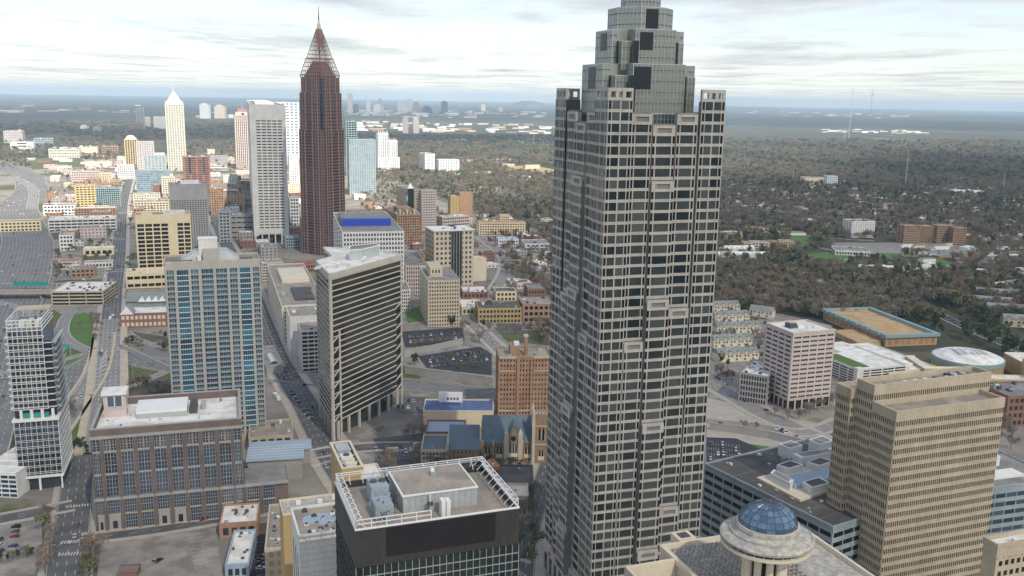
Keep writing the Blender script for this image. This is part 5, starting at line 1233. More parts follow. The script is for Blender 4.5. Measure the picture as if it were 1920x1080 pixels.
for i in range(4): W = MB(); x, y = (1, 1) if i == 0 else (b.U-3, 1) if i == 1 else (1, b.V-3) if i == 2 else (b.U-3, b.V-3); W.box(x, y, h_, x+2, y+2, h_+9, 'cream_pale'); W.build('pinnacle', b.o)
b = B('pink granite tower with an arched top window and small spire', OT, 444, 318, 437, 471, 216, 34, 8, 3, 'pink_panel', 'glass_bronze', GR, V=40, pier=.45, span=.25, hero='the pink granite tower')
b.w = MB(); b.w.box(3, 3, b.H, b.U-3, b.V-3, b.H+9, 'pink_panel'); b.w.box(8, 8, b.H+9, b.U-8, b.V-8, b.H+18, 'red_granite_pale'); b.w.cyl(b.U/2, b.V/2, b.H+18, b.H+32, 2, .2, 'teal_paint', 6); b.w.box(b.U*.42, 2.5, b.H-8, b.U*.58, 2.95, b.H+6, 'glass_black'); b.w.build('crown', b.o)
b = B('gold and tan tower with a rounded hip top, left of the pink gridded one', OT, 236, 313, 233, 257, 262, 16, 5, 1, 'yellow_paint', 'glass_dark', GR, V=26, pier=.4, span=.2, hero='the gold tower')
W = MB(); W.loft([(0, 0), (b.U, 0), (b.U, b.V), (0, b.V)], b.H, [(b.U*.3, 6), (b.U*.7, 6), (b.U*.7, b.V-6), (b.U*.3, b.V-6)], b.H+12, 'cream_pale'); W.build('hip_roof', b.o)
B('pink gridded tower with cream frames beside the gold tower', OT, 258, 319, 256, 288, 266, 16, 7, 2, 'pink_panel', 'glass_sky', GR, V=26, pier=.4, span=.35)
B('thin far tower with a flat overhanging top', OT, 257, 245, 254, 270, 203, 14, 2, 1, 'concrete_grey', 'glass_sky', GR, V=60)
B('low red block on the far ridge left of the cream tower', AB, 241, 246, 238, 267, 231, 6, 6, 2, 'brick_red', 'glass_sky', GR, V=60)
B('cream arched tower in the far distance right of the thin tower', AT, 268, 243, 264, 281, 220, 8, 4, 1, 'cream_pale', 'glass_sky', GR, V=60)
B('broad white hotel slab in the far distance', 'hotel', 289, 244, 287, 309, 219, 8, 5, 1, 'white_paint', 'cream_pale', GR, V=60)
B('pale grey tower with a white centre above the blue glass slab', OT, 270, 325, 268, 311, 293, 9, 6, 1, 'steel_grey', 'glass_sky', GR, V=30)
B('wide blue-grey glass slab with thin white lines', OB, 257, 363, 255, 318, 321, 11, 10, 1, 'mech_blue', 'glass_sky', GR, V=30, pier=.08, span=.3, hero='the blue-grey glass slab')
b = B('dark red brick tower with two blue glass stripes', OT, 347, 364, 343, 393, 295, 18, 4, 2, 'brick_red', 'glass_dark', GR, V=40, pier=.25, span=.55, hero='the red brick tower')
b.w = MB(); [b.w.fbox(b.fr('F'), b.U*a, b.U*(a+.08), b.H*.55, b.H, .3, .5, 'glass_navy') for a in (.2, .72)]; b.w.build('glass_stripe', b.o)
B('narrow cream block with a small window grid beside the red brick tower', OB, 305, 370, 304, 327, 333, 9, 5, 1, 'cream_pale', 'glass_dark', GR, V=25)
B('tan and teal glass block in front of the red brick tower', OB, 331, 362, 329, 356, 338, 5, 3, 1, 'cream_pale', 'glass_green', GR, V=25)
B('white low block left of the red brick tower foot', OB, 356, 352, 354, 372, 338, 4, 4, 1, 'white_paint', 'glass_sky', GR, V=25)
b = B('gold banded apartment block with a teal glass centre strip', AB, 143, 390, 141, 178, 349, 9, 5, 1, 'yellow_paint', 'glass_dark', GR, V=30, pier=.3, span=.5); HERO.append((*b.C, 'the gold banded block'))
B('teal glass office block attached to the gold banded block', OB, 178, 389, 177, 224, 354, 9, 12, 1, 'teal_paint', 'glass_green', GR, V=30, pier=.3, span=.3)
B('pinkish grey block with vertical fins beyond the motorway', OB, 135, 343, 133, 186, 322, 5, 16, 2, 'pink_panel', 'glass_dark', GR, V=40)
B('small cream block right of the finned pinkish block', AB, 187, 342, 186, 209, 326, 4, 5, 1, 'cream_panel', 'glass_dark', GR, V=30)
B('white block with dark slots beside the main street in the distance', OB, 221, 336, 219, 251, 311, 6, 8, 2, 'white_paint', 'glass_dark', GR, V=30)
B('long tan block below the wooded slope left of the gold tower', OB, 160, 316, 158, 209, 303, 3, 12, 1, 'pink_panel', 'pink_panel', GR, V=50)
B('pink office slab on the far left skyline', OB, 8, 268, 5, 41, 246, 7, 10, 1, 'pink_panel', 'glass_sky', GR, V=80)
B('white building with a dark glass front at the far left', OB, 20, 281, 15, 62, 267, 3, 1, 1, 'white_paint', 'glass_navy', GR, V=60)
B('low white block in front of the dark glass fronted building', OB, 37, 287, 36, 60, 278, 2, 3, 1, 'cream_pale', 'glass_sky', GR, V=40)
B('blue-grey office pair beyond the motorway woods', OB, 64, 275, 62, 98, 260, 4, 8, 1, 'mech_blue', 'glass_navy', GR, V=60)
B('long cream mall building across the far left', 'shopping centre', 92, 296, 88, 148, 280, 3, 12, 1, 'cream_pale', 'glass_sky', GR, V=80, units=8)
B('pale cream hall joined to the long mall', 'shopping centre', 148, 292, 147, 182, 277, 3, 5, 1, 'cream_panel', 'cream_pale', GR, V=80, units=5)
B('brick block with a corner turret by the dark woods', OB, 192, 290, 190, 221, 275, 4, 6, 1, 'brick_orange', 'glass_dark', GR, V=50)
B('cream and brick block by the end of the main street', AB, 250, 378, 249, 300, 366, 3, 10, 1, 'cream_pale', 'glass_dark', GR, V=35)
B('brick and cream hall below the blue-grey glass slab', OB, 252, 398, 250, 322, 380, 4, 12, 1, 'limestone', 'glass_dark', GR, V=40)
B('orange brick wing beside the limestone hall', OB, 250, 412, 249, 270, 392, 4, 3, 1, 'brick_orange', 'glass_dark', GR, V=30)
B('white and dark long block above the garage roofs', OB, 82, 404, 78, 140, 386, 3, 9, 2, 'white_paint', 'glass_dark', GR, V=28, roof='roof_dark')
B('brick and white student block beside the street trees', AB, 141, 414, 139, 217, 392, 5, 14, 1, 'brick_orange', 'glass_dark', GR, V=24, roof='roof_white')
B('pale parking garage with a white deck left of the main street', 'parking garage', 92, 436, 84, 217, 413, 4, 12, 3, 'concrete_white', 'glass_black', GR, V=38, pier=.12, span=.5, roof='roof_white', units=7)
B('cream low slab crossing over the motorway', OB, -30, 436, -50, 76, 418, 3, 14, 2, 'cream_panel', 'glass_dark', GR, V=26, roof='roof_tan', hero='the slab over the motorway')
B('small white four-storey block left of the car parks', OB, 113, 470, 111, 137, 442, 4, 4, 1, 'white_paint', 'glass_dark', GR, V=20)
B('low cream shed with a white roof by the main street', 'warehouse', 157, 480, 141, 213, 468, 1, 5, 1, 'cream_panel', 'glass_dark', GR, V=20, roof='roof_white')
B('pale tan shed roof beside the car park', 'warehouse', 96, 500, 94, 152, 492, 1, 6, 1, 'concrete_tan', 'glass_dark', GR, V=16, roof='roof_red')
B('orange brick low shop with grey roof', 'shop', 133, 520, 130, 178, 506, 2, 5, 1, 'brick_orange', 'glass_dark', GR, V=20, roof='roof_grey')
B('long low roof beside the main street', 'warehouse', 160, 503, 150, 211, 494, 1, 8, 1, 'concrete_white', 'glass_dark', GR, V=16, roof='roof_tan')
b = B('four-level concrete parking garage with cars on its roof', 'parking garage', 98, 573, 70, 193, 548, 4, 3, 1, 'concrete_tan', 'glass_black', radians(8), V=50, pier=.05, span=.42, roof='roof_white', units=0, hero='the concrete parking garage')
GAR = b
# brick hall with white gabled dormers
b = B('brick hall with white triangular dormers across from the concrete garage', 'theatre', 226, 615, 222, 312, 590, 2, 10, 2, 'brick_red', 'cream_pale', radians(12), V=55, roof='roof_white', units=0, hero='the dormered brick hall')
W = MB(); U, H = b.U, b.H; W.box(0, 30, H, U, 52, H+6, 'roof_shingle'); W.loft([(0, 28), (U, 28), (U, 54), (0, 54)], H+6, [(0, 40), (U, 40), (U, 42), (0, 42)], H+13, 'roof_shingle'); W.build('slate_roof', b.o)
for i in range(5):
    x = U*(.36+.15*i); W = MB(); W.face([(x-3.4, 27.6, H+5.6), (x+3.4, 27.6, H+5.6), (x, 27.6, H+10)], 'white_paint'); W.face([(x, 27.6, H+10), (x, 38, H+10), (x-3.4, 30, H+5.6), (x-3.4, 27.6, H+5.6)], 'white_paint'); W.face([(x, 27.6, H+10), (x+3.4, 27.6, H+5.6), (x+3.4, 30, H+5.6), (x, 38, H+10)], 'white_paint'); W.build('dormer', b.o)
W = MB(); W.face([(0, -.5, H), (U*.3, -.5, H), (U*.15, -.5, H+8)], 'white_paint'); W.face([(U*.15, -.5, H+8), (U*.15, 14, H+8), (0, 14, H), (0, -.5, H)], 'roof_shingle'); W.face([(U*.15, -.5, H+8), (U*.3, -.5, H), (U*.3, 14, H), (U*.15, 14, H+8)], 'roof_shingle'); W.build('front_gable', b.o)
B('pale brick annex with arched openings below the cream annex', OB, 236, 560, 232, 312, 548, 2, 9, 1, 'brick_red', 'glass_dark', radians(14), V=14, roof='roof_tan')
# behind and beside the blue glass tower
B('grey concrete hall complex left of the white slab tower', OB, 434, 450, 430, 474, 404, 5, 4, 2, 'concrete_grey', 'glass_black', GR, V=40, span=.75, pier=.2, units=6)
B('tall grey office wing with white top in front of the hall complex', OB, 412, 455, 409, 431, 398, 9, 3, 1, 'steel_grey', 'glass_dark', GR, V=30)
B('tan brick tower right of the far street', AT, 397, 405, 396, 419, 354, 12, 5, 1, 'brick_tan', 'glass_dark', GR, V=22)
B('brick and cream block behind the grey office wing', AB, 422, 386, 420, 460, 365, 5, 6, 1, 'brick_orange', 'cream_pale', GR, V=30)
B('blue-green low glass block right of the white slab tower', OB, 536, 468, 533, 562, 446, 4, 6, 1, 'mech_blue', 'glass_green', GR, V=28)
B('pale slim apartment tower between the slab and the spired tower', AT, 544, 360, 543, 560, 290, 18, 4, 1, 'white_paint', 'glass_sky', GR, V=20)
B('white stepped hotel behind the slim apartment tower', 'hotel', 545, 430, 543, 560, 372, 9, 3, 1, 'white_paint', 'glass_dark', GR, V=20)
B('far white tower cluster top behind the slab tower', OT, 520, 300, 519, 560, 192, 20, 5, 1, 'steel_white', 'glass_sky', GR, V=35)
B('pinkish seven-storey block with a terracotta roof court', OB, 492, 532, 487, 530, 494, 7, 12, 2, 'pink_panel', 'glass_dark', GR, V=26, roof='roof_tan', units=4, hero='the pinkish seven-storey block')
B('white layered parking garage next to the pinkish block', 'parking garage', 531, 528, 529, 558, 505, 4, 3, 1, 'concrete_white', 'glass_black', GR, V=24, span=.5, pier=.05)
B('low brick plaza block behind the parking ramp', OB, 560, 512, 535, 595, 497, 2, 8, 2, 'brick_orange', 'glass_dark', GR, V=30, roof='roof_red')
b = B('broad beige parking block with lined side wall behind the ribbon-banded tower', 'parking garage', 531, 645, 501, 612, 575, 9, 2, 14, 'cream_pale', 'glass_black', radians(18), roof='roof_tan', pier=.12, span=.55, units=2, piersL=.05, hero='the broad beige parking block')
W = MB(); W.box(b.U*.2, b.V*.5, b.H, b.U*.9, b.V*.8, b.H+4, 'cream_pale'); W.box(b.U*.35, b.V*.1, b.H, b.U*.8, b.V*.35, b.H+2, 'mech_dark'); W.build('roof_house', b.o)
B('blank grey-beige block stepping down beside the street', 'parking garage', 546, 672, 536, 608, 596, 6, 3, 2, 'concrete_white', 'concrete_grey', radians(18), roof='roof_tan', span=.95, pier=.95, dep=.1, units=3)
B('open grid parking garage with white slabs next to the angular tower', 'parking garage', 567, 698, 558, 612, 622, 10, 4, 2, 'concrete_white', 'glass_black', radians(18), pier=.12, span=.42, roof='roof_tan', units=1, ind=40)
W_ = G(532, 700); b = Bld('transit_station', 'low station roof with a curved glass skylight beside the wide street', 'station', W_, radians(112), 62, 13, 6); b.core('concrete_grey', roof='roof_grey'); b.done()
W = MB(); 
for i in range(10): a, c = pi*i/10, pi*(i+1)/10; W.face([(8, 6-2.6*cos(a), 6.2+2*sin(a)), (34, 6-2.6*cos(a), 6.2+2*sin(a)), (34, 6-2.6*cos(c), 6.2+2*sin(c)), (8, 6-2.6*cos(c), 6.2+2*sin(c))], 'glass_silver')
W.build('skylight', b.o)
# brick hotel
b = B('tall orange-brown brick hotel in two wings beside the church', 'hotel', 934, 788, 923, 1034, 672, 13, 16, 3, 'brick_tan', 'glass_dark', radians(5), V=26, span=.5, pier=.55, roof='roof_tan', units=3, hero='the brick hotel')
W = MB(); U, H = b.U, b.H
for a, c in ((0, .32), (.66, 1)): W.fbox(b.fr('F'), U*a, U*c, H-9, H-8.3, .3, .9, 'limestone'); W.fbox(b.fr('F'), U*a, U*c, H, H+1.4, .25, .8, 'limestone')
W.fbox(b.fr('F'), 0, U, 6.5, 7.3, .3, .9, 'limestone'); W.build('string_course', b.o)
W = MB(); W.fbox(b.fr('F'), U*.34, U*.40, 0, H, .3, 1.4, 'brick_orange'); W.fbox(b.fr('F'), U*.60, U*.64, 0, H, .3, 1.4, 'brick_orange'); W.build('pilaster', b.o)
W = MB(); W.box(U*.5, 6, H, U*.56, 11, H+13, 'brick_tan'); W.box(U*.49, 5.5, H+13, U*.57, 11.5, H+14, 'limestone'); W.build('chimney', b.o)
W = MB(); W.box(U*.22, 5, H, U*.42, 16, H+7, 'brick_orange'); W.box(U*.3, 7, H+7, U*.4, 12, H+9, 'steel_white'); W.build('penthouse', b.o)
# gothic church
C = G(905, 868); g = radians(2); U = edge(C, g, 998, 0); b = Bld('church', 'stone gothic church with steep slate roof and a pinnacled corner tower', 'church', C, g, U, 22, 24, hero='the gothic church'); W = b.w
W.box(0, 2, -.5, U, 22, 12, 'stone_gothic')
W.box(0, 2.1, 12, 1, 21.9, 13, 'limestone'); b.done()
W = MB(); W.hexa([(-.5, 1, 12), (U+.5, 1, 12), (U+.5, 12, 12), (-.5, 12, 12), (-.5, 11.8, 26), (U+.5, 11.8, 26), (U+.5, 12, 26), (-.5, 12, 26)], 'roof_slate'); W.build('roof', b.o)
W = MB(); W.hexa([(-.5, 12, 12), (U+.5, 12, 12), (U+.5, 23, 12), (-.5, 23, 12), (-.5, 12, 26), (U+.5, 12, 26), (U+.5, 12.2, 26), (-.5, 12.2, 26)], 'roof_slate'); W.build('roof', b.o)
W = MB(); W.box(-.9, 4, 11, -.2, 20, 20, 'stone_gothic'); W.face([(-.55, 1, 12), (-.55, 23, 12), (-.55, 12, 27)], 'limestone'); W.build('gable_wall', b.o)
def lancet(x, y, z, w_, h_, n=1, m='glass_black', sill=True):
    for i in range(n):
        W = MB(); X = x+(i-(n-1)/2)*w_*1.5; pts = [(X-w_/2, z), (X+w_/2, z), (X+w_/2, z+h_*.75), (X, z+h_), (X-w_/2, z+h_*.75)]
        W.face([(p, y, q_) for p, q_ in pts], m); W.box(X-w_*.7, y-.02, z, X-w_*.5, y+.12, z+h_*.8, 'limestone'); W.box(X+w_*.5, y-.02, z, X+w_*.7, y+.12, z+h_*.8, 'limestone'); W.build('lancet_window', b.o)
    if sill: W = MB(); W.box(x-w_*n*.85, y-.2, z-2.6, x+w_*n*.85, y+.1, z-.3, 'cream_pale'); W.build('stone_panel', b.o)
for x in (.10, .33, .90): lancet(U*x, 1.9, 5.2, 1.2, 5, 2); lancet(U*x, 1.9, .6, .9, 1.8, 2, sill=False)
for x in (.0, .21, .43, .80, 1.0): W = MB(); W.box(U*x-.7, .4, -.4, U*x+.7, 2.1, 11, 'stone_gothic'); W.box(U*x-.5, .9, 11, U*x+.5, 2.1, 13.5, 'limestone'); W.build('buttress', b.o)
W = MB(); x0, x1 = U*.47, U*.75; W.box(x0, -1.2, -.4, x1, 8, 17, 'stone_gothic'); W.face([(x0, -1.2, 17), (x1, -1.2, 17), ((x0+x1)/2, -1.2, 23.5)], 'stone_gothic'); W.build('transept', b.o)
W = MB(); xm = (x0+x1)/2; W.hexa([(x0-.4, -1.5, 16.8), (xm, -1.5, 23.8), (xm, 12, 23.8), (x0-.4, 10, 16.8), (x0-.4, -1.5, 17.2), (xm, -1.5, 24.2), (xm, 12, 24.2), (x0-.4, 10, 17.2)], 'roof_slate'); W.hexa([(xm, -1.5, 23.8), (x1+.4, -1.5, 16.8), (x1+.4, 10, 16.8), (xm, 12, 23.8), (xm, -1.5, 24.2), (x1+.4, -1.5, 17.2), (x1+.4, 10, 17.2), (xm, 12, 24.2)], 'roof_slate'); W.build('transept_roof', b.o)
for x in (x0, x1): W = MB(); W.box(x-1.3, -2, -.4, x+1.3, .6, 19, 'limestone'); W.loft([(x-1.3, -2), (x+1.3, -2), (x+1.3, .6), (x-1.3, .6)], 19, [(x-.2, -.9), (x+.2, -.9), (x+.2, -.5), (x-.2, -.5)], 22, 'limestone'); W.build('turret', b.o)
lancet(xm, -1.3, 7, 1.1, 6, 5, 'glass_navy'); lancet(xm, -1.3, 1, 1, 2.2, 5, sill=False); W = MB(); W.cyl(0, 0, 0, .1, 1.6, 1.6, 'glass_navy', 12); q_ = W.build('rose_window', b.o, (xm, -1.3, 16)); q_.rotation_euler = (pi/2, 0, 0)
xt = U+.3; tw = 9.5; Ht = 31
W = MB(); W.box(xt, -1, -.4, xt+tw, 8.5, Ht, 'stone_gothic'); W.box(xt-.3, -1.3, Ht-7.5, xt+tw+.3, 8.8, Ht-6.9, 'limestone'); W.box(xt-.3, -1.3, 12, xt+tw+.3, 8.8, 12.6, 'limestone'); W.build('tower', b.o)
for i in range(2):
    for j in range(2): x, y = xt+i*tw, -1+j*9.5; W = MB(); W.box(x-.9, y-.9, -.4, x+.9, y+.9, Ht+1, 'limestone'); W.loft([(x-.9, y-.9), (x+.9, y-.9), (x+.9, y+.9), (x-.9, y+.9)], Ht+1, [(x-.1, y-.1), (x+.1, y-.1), (x+.1, y+.1), (x-.1, y+.1)], Ht+5, 'limestone'); W.build('pinnacle', b.o)
for i in range(4): W = MB(); W.box(xt+1.3+i*1.9, -1.2, Ht, xt+2.3+i*1.9, -.7, Ht+1.5, 'limestone'); W.build('merlon', b.o)
lancet(xt+tw/2, -1.15, Ht-16, 1.5, 8, 2, sill=False); lancet(xt+tw/2, -1.15, 5, 1.1, 4, 2)
# church hall
C2 = G(838, 869); b2 = b; b = Bld('church_hall', 'lower church hall with slate roof left of the gothic church', 'church hall', C2, g, edge(C2, g, 898, 0), 20, 9); U = b.U
b.core('stone_gothic', roof=None, par=0); b.grid(b.fr('F'), 0, 8.5, 3, 7, .6, .5, .3, 'stone_gothic', 'glass_dark', 21, s1=U*.93); b.done()
W = MB(); W.hexa([(U*.05, -.3, 9), (U+.3, -.3, 9), (U+.3, 18, 9), (U*.05, 18, 9), (U*.05, 15, 19), (U+.3, 15, 19), (U+.3, 15.4, 19), (U*.05, 15.4, 19)], 'roof_slate'); W.build('roof', b.o); W = MB(); W.box(0, -.5, -.4, U*.05, 19, 13, 'limestone'); W.build('gable_wall', b.o)
B('two-storey tan stone school with arched windows left of the church hall', 'school', 790, 872, 788, 837, 846, 3, 7, 2, 'limestone', 'glass_dark', g, V=26, roof='roof_slate', units=1, ind=21)
B('red brick block with a pale blue roof between school and car parks', 'warehouse', 799, 832, 795, 872, 812, 2, 3, 1, 'brick_red', 'brick_red', g, V=22, roof='roof_blue', units=0, span=.9)
B('pale gridded hall with blue awning roof strips left of the brick hotel', 'hall', 794, 800, 792, 925, 772, 3, 10, 1, 'cream_pale', 'cream_panel', radians(2), V=24, roof='awning_blue', dep=.2, pier=.12, span=.3, units=0)
bb_ = thing('rooftop_sign', 'white sign box with lettering standing on the blue-roofed hall', 'sign', (*G(848, 800), 0)); W = MB(); W.box(-10, 12, 13, 6, 13, 20, 'white_paint'); W.build('board', bb_)
W = MB(); [W.box(-4.5+i*2.2, 11.93, 14.6, -3.2+i*2.2, 11.99, 16.3, 'mech_dark') for i in range(4)]; W.build('lettering', bb_)
W = MB(); [W.box(x, 12.3, 0, x+.4, 12.7, 13, 'steel_grey') for x in (-9, 5)]; W.build('frame', bb_)
B('orange-tan low building with a dark roof near the diagonal street', OB, 897, 607, 893, 978, 580, 3, 12, 3, 'ochre_stucco', 'glass_dark', radians(8), V=34, roof='roof_dark', units=4)
B('orange brick wing with dark garage openings beside the low tan building', OB, 980, 605, 978, 1040, 572, 3, 6, 2, 'brick_orange', 'glass_black', radians(8), V=34, roof='roof_tan', units=3)
B('low brick store with black roof near the beige windowless blocks', 'shop', 930, 565, 925, 968, 548, 2, 5, 2, 'cream_panel', 'glass_dark', radians(8), V=22, roof='roof_dark')
B('square brick building with a grey roof by the diagonal street', OB, 990, 562, 980, 1022, 543, 2, 6, 3, 'brick_red', 'glass_dark', radians(8), V=30, roof='roof_grey')
B('white-roofed low shop row behind the tan setback block', 'shop', 868, 560, 864, 915, 549, 1, 6, 1, 'brick_red', 'glass_dark', radians(8), V=34, roof='roof_white', units=6)
B('long white-roofed store beside the street below the blank blocks', 'shop', 866, 590, 862, 905, 578, 1, 5, 1, 'cream_pale', 'glass_dark', radians(8), V=36, roof='roof_white', units=5)
B('low building with a flat white roof by the hotel car park', 'shop', 985, 470, 980, 1030, 458, 2, 5, 2, 'concrete_white', 'glass_dark', radians(8), V=40, roof='roof_grey')
B('blue-roofed low office behind the curved street', OB, 935, 462, 930, 972, 450, 2, 8, 1, 'white_paint', 'glass_navy', radians(8), V=26, roof='roof_blue')
B('cream and red roofed five-storey apartments near the wood edge', AB, 898, 442, 890, 985, 418, 5, 18, 3, 'cream_panel', 'glass_dark', radians(6), V=20, roof='roof_red', pier=.4)
B('taller cream centre bay of the red-roofed apartments', AB, 938, 438, 934, 956, 405, 7, 4, 1, 'cream_panel', 'glass_dark', radians(6), V=20, roof='roof_tan')
B('large stepped white-roofed housing block behind the tan hotel', AB, 830, 432, 818, 880, 408, 4, 12, 4, 'pink_panel', 'glass_dark', radians(35), roof='roof_white', units=10)
B('tan slim apartment slab of the pair by the woods', AT, 845, 407, 840, 861, 369, 11, 5, 1, 'ochre_stucco', 'glass_dark', GR, V=18, pier=.6)
B('taller orange apartment slab of the pair by the woods', AT, 862, 404, 858, 886, 362, 13, 4, 1, 'brick_orange', 'brick_tan', GR, V=18, pier=.7, units=1)
B('orange brick shop front block at the street corner behind the black glass tower', 'shop', 925, 920, 920, 936, 878, 3, 3, 1, 'orange_tile', 'glass_dark', radians(20), V=10, roof='steel_white')
B('low brown building with a black roof and skylight behind the black glass tower', 'shop', 933, 938, 930, 1000, 908, 2, 5, 1, 'brick_brown', 'glass_dark', radians(0), V=26, roof='roof_dark', units=1)
B('tan corner shop with a pale roof beside the narrow street', 'shop', 940, 968, 930, 990, 932, 2, 5, 1, 'limestone', 'brick_tan', radians(0), V=16, roof='cream_pale')
# foreground low buildings
B('low brick building with a patched white roof beside the car park', 'shop', 413, 1010, 404, 482, 985, 1, 4, 2, 'brick_orange', 'glass_dark', radians(12), V=22, roof='roof_white', units=6, ind=4)
B('small blue-grey building with a flat pale roof', 'shop', 424, 1085, 413, 466, 1062, 1, 3, 3, 'roof_blue', 'glass_dark', radians(10), V=34, roof='roof_white', units=4)
b = B('tan stucco building with a cluttered roof left of the ochre tower', OB, 500, 1100, 480, 536, 1032, 4, 2, 6, 'limestone', 'ochre_stucco', radians(12), V=46, roof='roof_tan', units=12)
# ---- right side
b = B('wide tan-roofed exhibition hall with pale blue eaves among the trees', 'exhibition hall', 1660, 650, 1545, 1757, 634, 1, 8, 14, 'ochre_stucco', 'brick_tan', radians(12), roof='roof_ochre', pier=.3, span=.3, units=0, hero='the tan exhibition hall')
W = MB(); U, V, H = b.U, b.V, b.H
for a in ((-2, -2, U+2, 2), (-2, 2, 2, V), (U-2, 2, U+2, V), (-2, V, U+2, V+2)): W.box(*a[:2], H+.2, *a[2:], H+3, 'teal_paint')
W.build('eaves', b.o)
for i in range(6): W = MB(); W.box(-4, V*(i+.5)/6-2, H+1.5, 1, V*(i+.5)/6+2, H+4, 'teal_paint'); W.build('eave_box', b.o)
for i in range(10): W = MB(); W.box(3, V*(i+.7)/10, H+.1, U-3, V*(i+.7)/10+.8, H+.35, 'roof_ochre'); W.build('roof_seam', b.o)
W = MB(); W.box(-26, 4, 0, -2.1, V*.45, H*.55, 'roof_ochre'); W.build('canopy', b.o)
for i in range(8): W = MB(); W.box(-26, 4+i*V*.055, 0, -25, 5+i*V*.055, H*.5, 'cream_pale'); W.build('column', b.o)
# auditorium with the curved white roof
Ca = G(1815, 668, 14); o = thing('auditorium', 'brown brick auditorium with a low white domed roof', 'theatre', (*Ca, 0)); HERO.append((*Ca, 'the white-domed auditorium')); FOOT.append(((Ca[0]-40, Ca[1]-50), 0, 90, 90))
Rr = 27.; W = lathe([(Rr, 0), (Rr, 10)], 'ochre_stucco', 40); W.build('wall', o); W = lathe([(Rr*1.0, 10), (Rr*1.02, 10.2), (Rr*1.02, 14), (Rr*.98, 14)], 'teal_paint', 40); W.build('blue_band', o)
W = lathe([(Rr*.99, 13.8), (Rr*.8, 16.2), (Rr*.5, 18), (Rr*.2, 18.8), (.1, 19)], 'roof_white', 40); W.build('roof', o)
for i in range(5): W = MB(); W.box(-12+i*5, -10, 17.3, -9+i*5, 6, 18.9, 'steel_grey'); W.build('roof_vent', o)
W = MB(); c0 = G(1785, 705); 
for x0, y0, x1, y1, h_ in ((-48, -30, -16, -24, 11), (-48, -24, -40, 8, 11), (30, -50, 60, -26, 20), (-14, -46, 29, -34, 8), (38, -26, 60, 16, 13)):
    W = MB(); W.box(x0, y0, -.3, x1, y1, h_, 'ochre_stucco'); W.box(x0+.6, y0+.6, h_, x1-.6, y1-.6, h_+.1, 'roof_white'); 
    for a in ((x0, y0, x1, y0+.6), (x0, y1-.6, x1, y1)): W.box(*a[:2], h_, *a[2:], h_+.9, 'cream_pale')
    W.build('wing', o)
# hotel block with pool deck and white roofs
b = B('white banded garage with a rooftop pool and lawn behind the pink block', 'hotel', 1605, 724, 1560, 1700, 695, 6, 4, 6, 'concrete_white', 'glass_black', radians(20), V=60, roof='roof_white', pier=.1, span=.45, units=0, ind=24, indl=36, hero='the pool deck hotel')
W = MB(); U, V, H = b.U, b.V, b.H; W.box(U*.02, V*.1, H+.1, U*.35, V*.75, H+.35, 'grass_bright'); W.build('roof_lawn', b.o)
W = MB(); W.box(U*.05, V*.8, H+.1, U*.5, V*.97, H+.5, 'sidewalk'); W.box(U*.12, V*.83, H+.5, U*.4, V*.93, H+.56, 'pool_water'); W.build('pool', b.o)
W = MB(); W.cyl(U*.1, V*.97, H, H+4, 3, 3, 'steel_white', 12); W.build('pool_pavilion', b.o); W = MB(); W.box(-1, -1.2, 0, 5, 3, H+2, 'concrete_white'); W.build('stair_tower', b.o)
b = B('sprawling white-roofed low hotel wing behind the slit-windowed tower', 'hotel', 1665, 720, 1620, 1760, 700, 2, 10, 6, 'cream_pale', 'glass_dark', radians(20), V=80, roof='roof_white', units=0)
r5 = random.Random(11)
for i in range(16): x, y = b.U*(.05+.8*r5.random()), b.V*(.05+.85*r5.random()); W = MB(); W.box(x, y, b.H, x+4+6*r5.random(), y+5+8*r5.random(), b.H+1.5+2*r5.random(), 'roof_white'); W.build('roof_block', b.o)
b = B('grey four-storey apartment block with open frames left of the pink block', AB, 1385, 752, 1342, 1440, 700, 5, 10, 10, 'concrete_grey', 'glass_black', radians(-28), V=40, roof='roof_white', pier=.35, span=.3, units=10, ind=50)
B('red brick slab behind the slit-windowed tower at the right edge', AB, 1884, 800, 1870, 1990, 745, 4, 10, 2, 'brick_red', 'glass_dark', radians(10), V=30, roof='roof_grey', units=6)
B('white eight-storey block with pink stripes in the wooded district', 'hospital', 1596, 446, 1581, 1641, 416, 8, 9, 3, 'white_paint', 'brick_orange', radians(10), pier=.35, span=.45, units=3, hero='the white striped hospital')
for i, (a, lb) in enumerate((((1694, 457, 1690, 1726, 424), 'leftmost wing of the orange brick housing slabs'), ((1724, 455, 1722, 1756, 425), 'second wing of the orange brick housing slabs'), ((1756, 457, 1752, 1788, 424), 'third wing of the orange brick housing slabs, set back'), ((1786, 460, 1782, 1813, 428), 'rightmost wing of the orange brick housing slabs'))):
    B(lb, AB, *a, 8, 8, 2, 'brick_orange', 'glass_dark', radians(-4 if i % 2 else 14), V=18, pier=.35, span=.4, units=1)
B('yellow and grey roofed apartments beside the stepped skyscraper', AB, 1352, 449, 1345, 1392, 438, 3, 8, 1, 'yellow_paint', 'glass_dark', radians(0), V=18, roof='roof_shingle')
B('yellow apartments with a red-brown roof behind the pastel row', AB, 1400, 440, 1395, 1428, 428, 3, 6, 1, 'yellow_paint', 'glass_dark', radians(0), V=18, roof='roof_red')
for i, (x0, x1, m_) in enumerate(((1394, 1408, 'yellow_paint'), (1408, 1442, 'pink_panel'), (1442, 1462, 'brick_tan'), (1462, 1488, 'yellow_paint'))):
    B(('yellow end house', 'pink long section', 'brown middle section', 'yellow right section')[i]+' of the pastel apartment row', AB, x0, 473-i, x0-2, x1, 456-i, 4, 4+i % 2, 1, m_, 'glass_dark', radians(0), V=16, roof='roof_shingle', units=1)
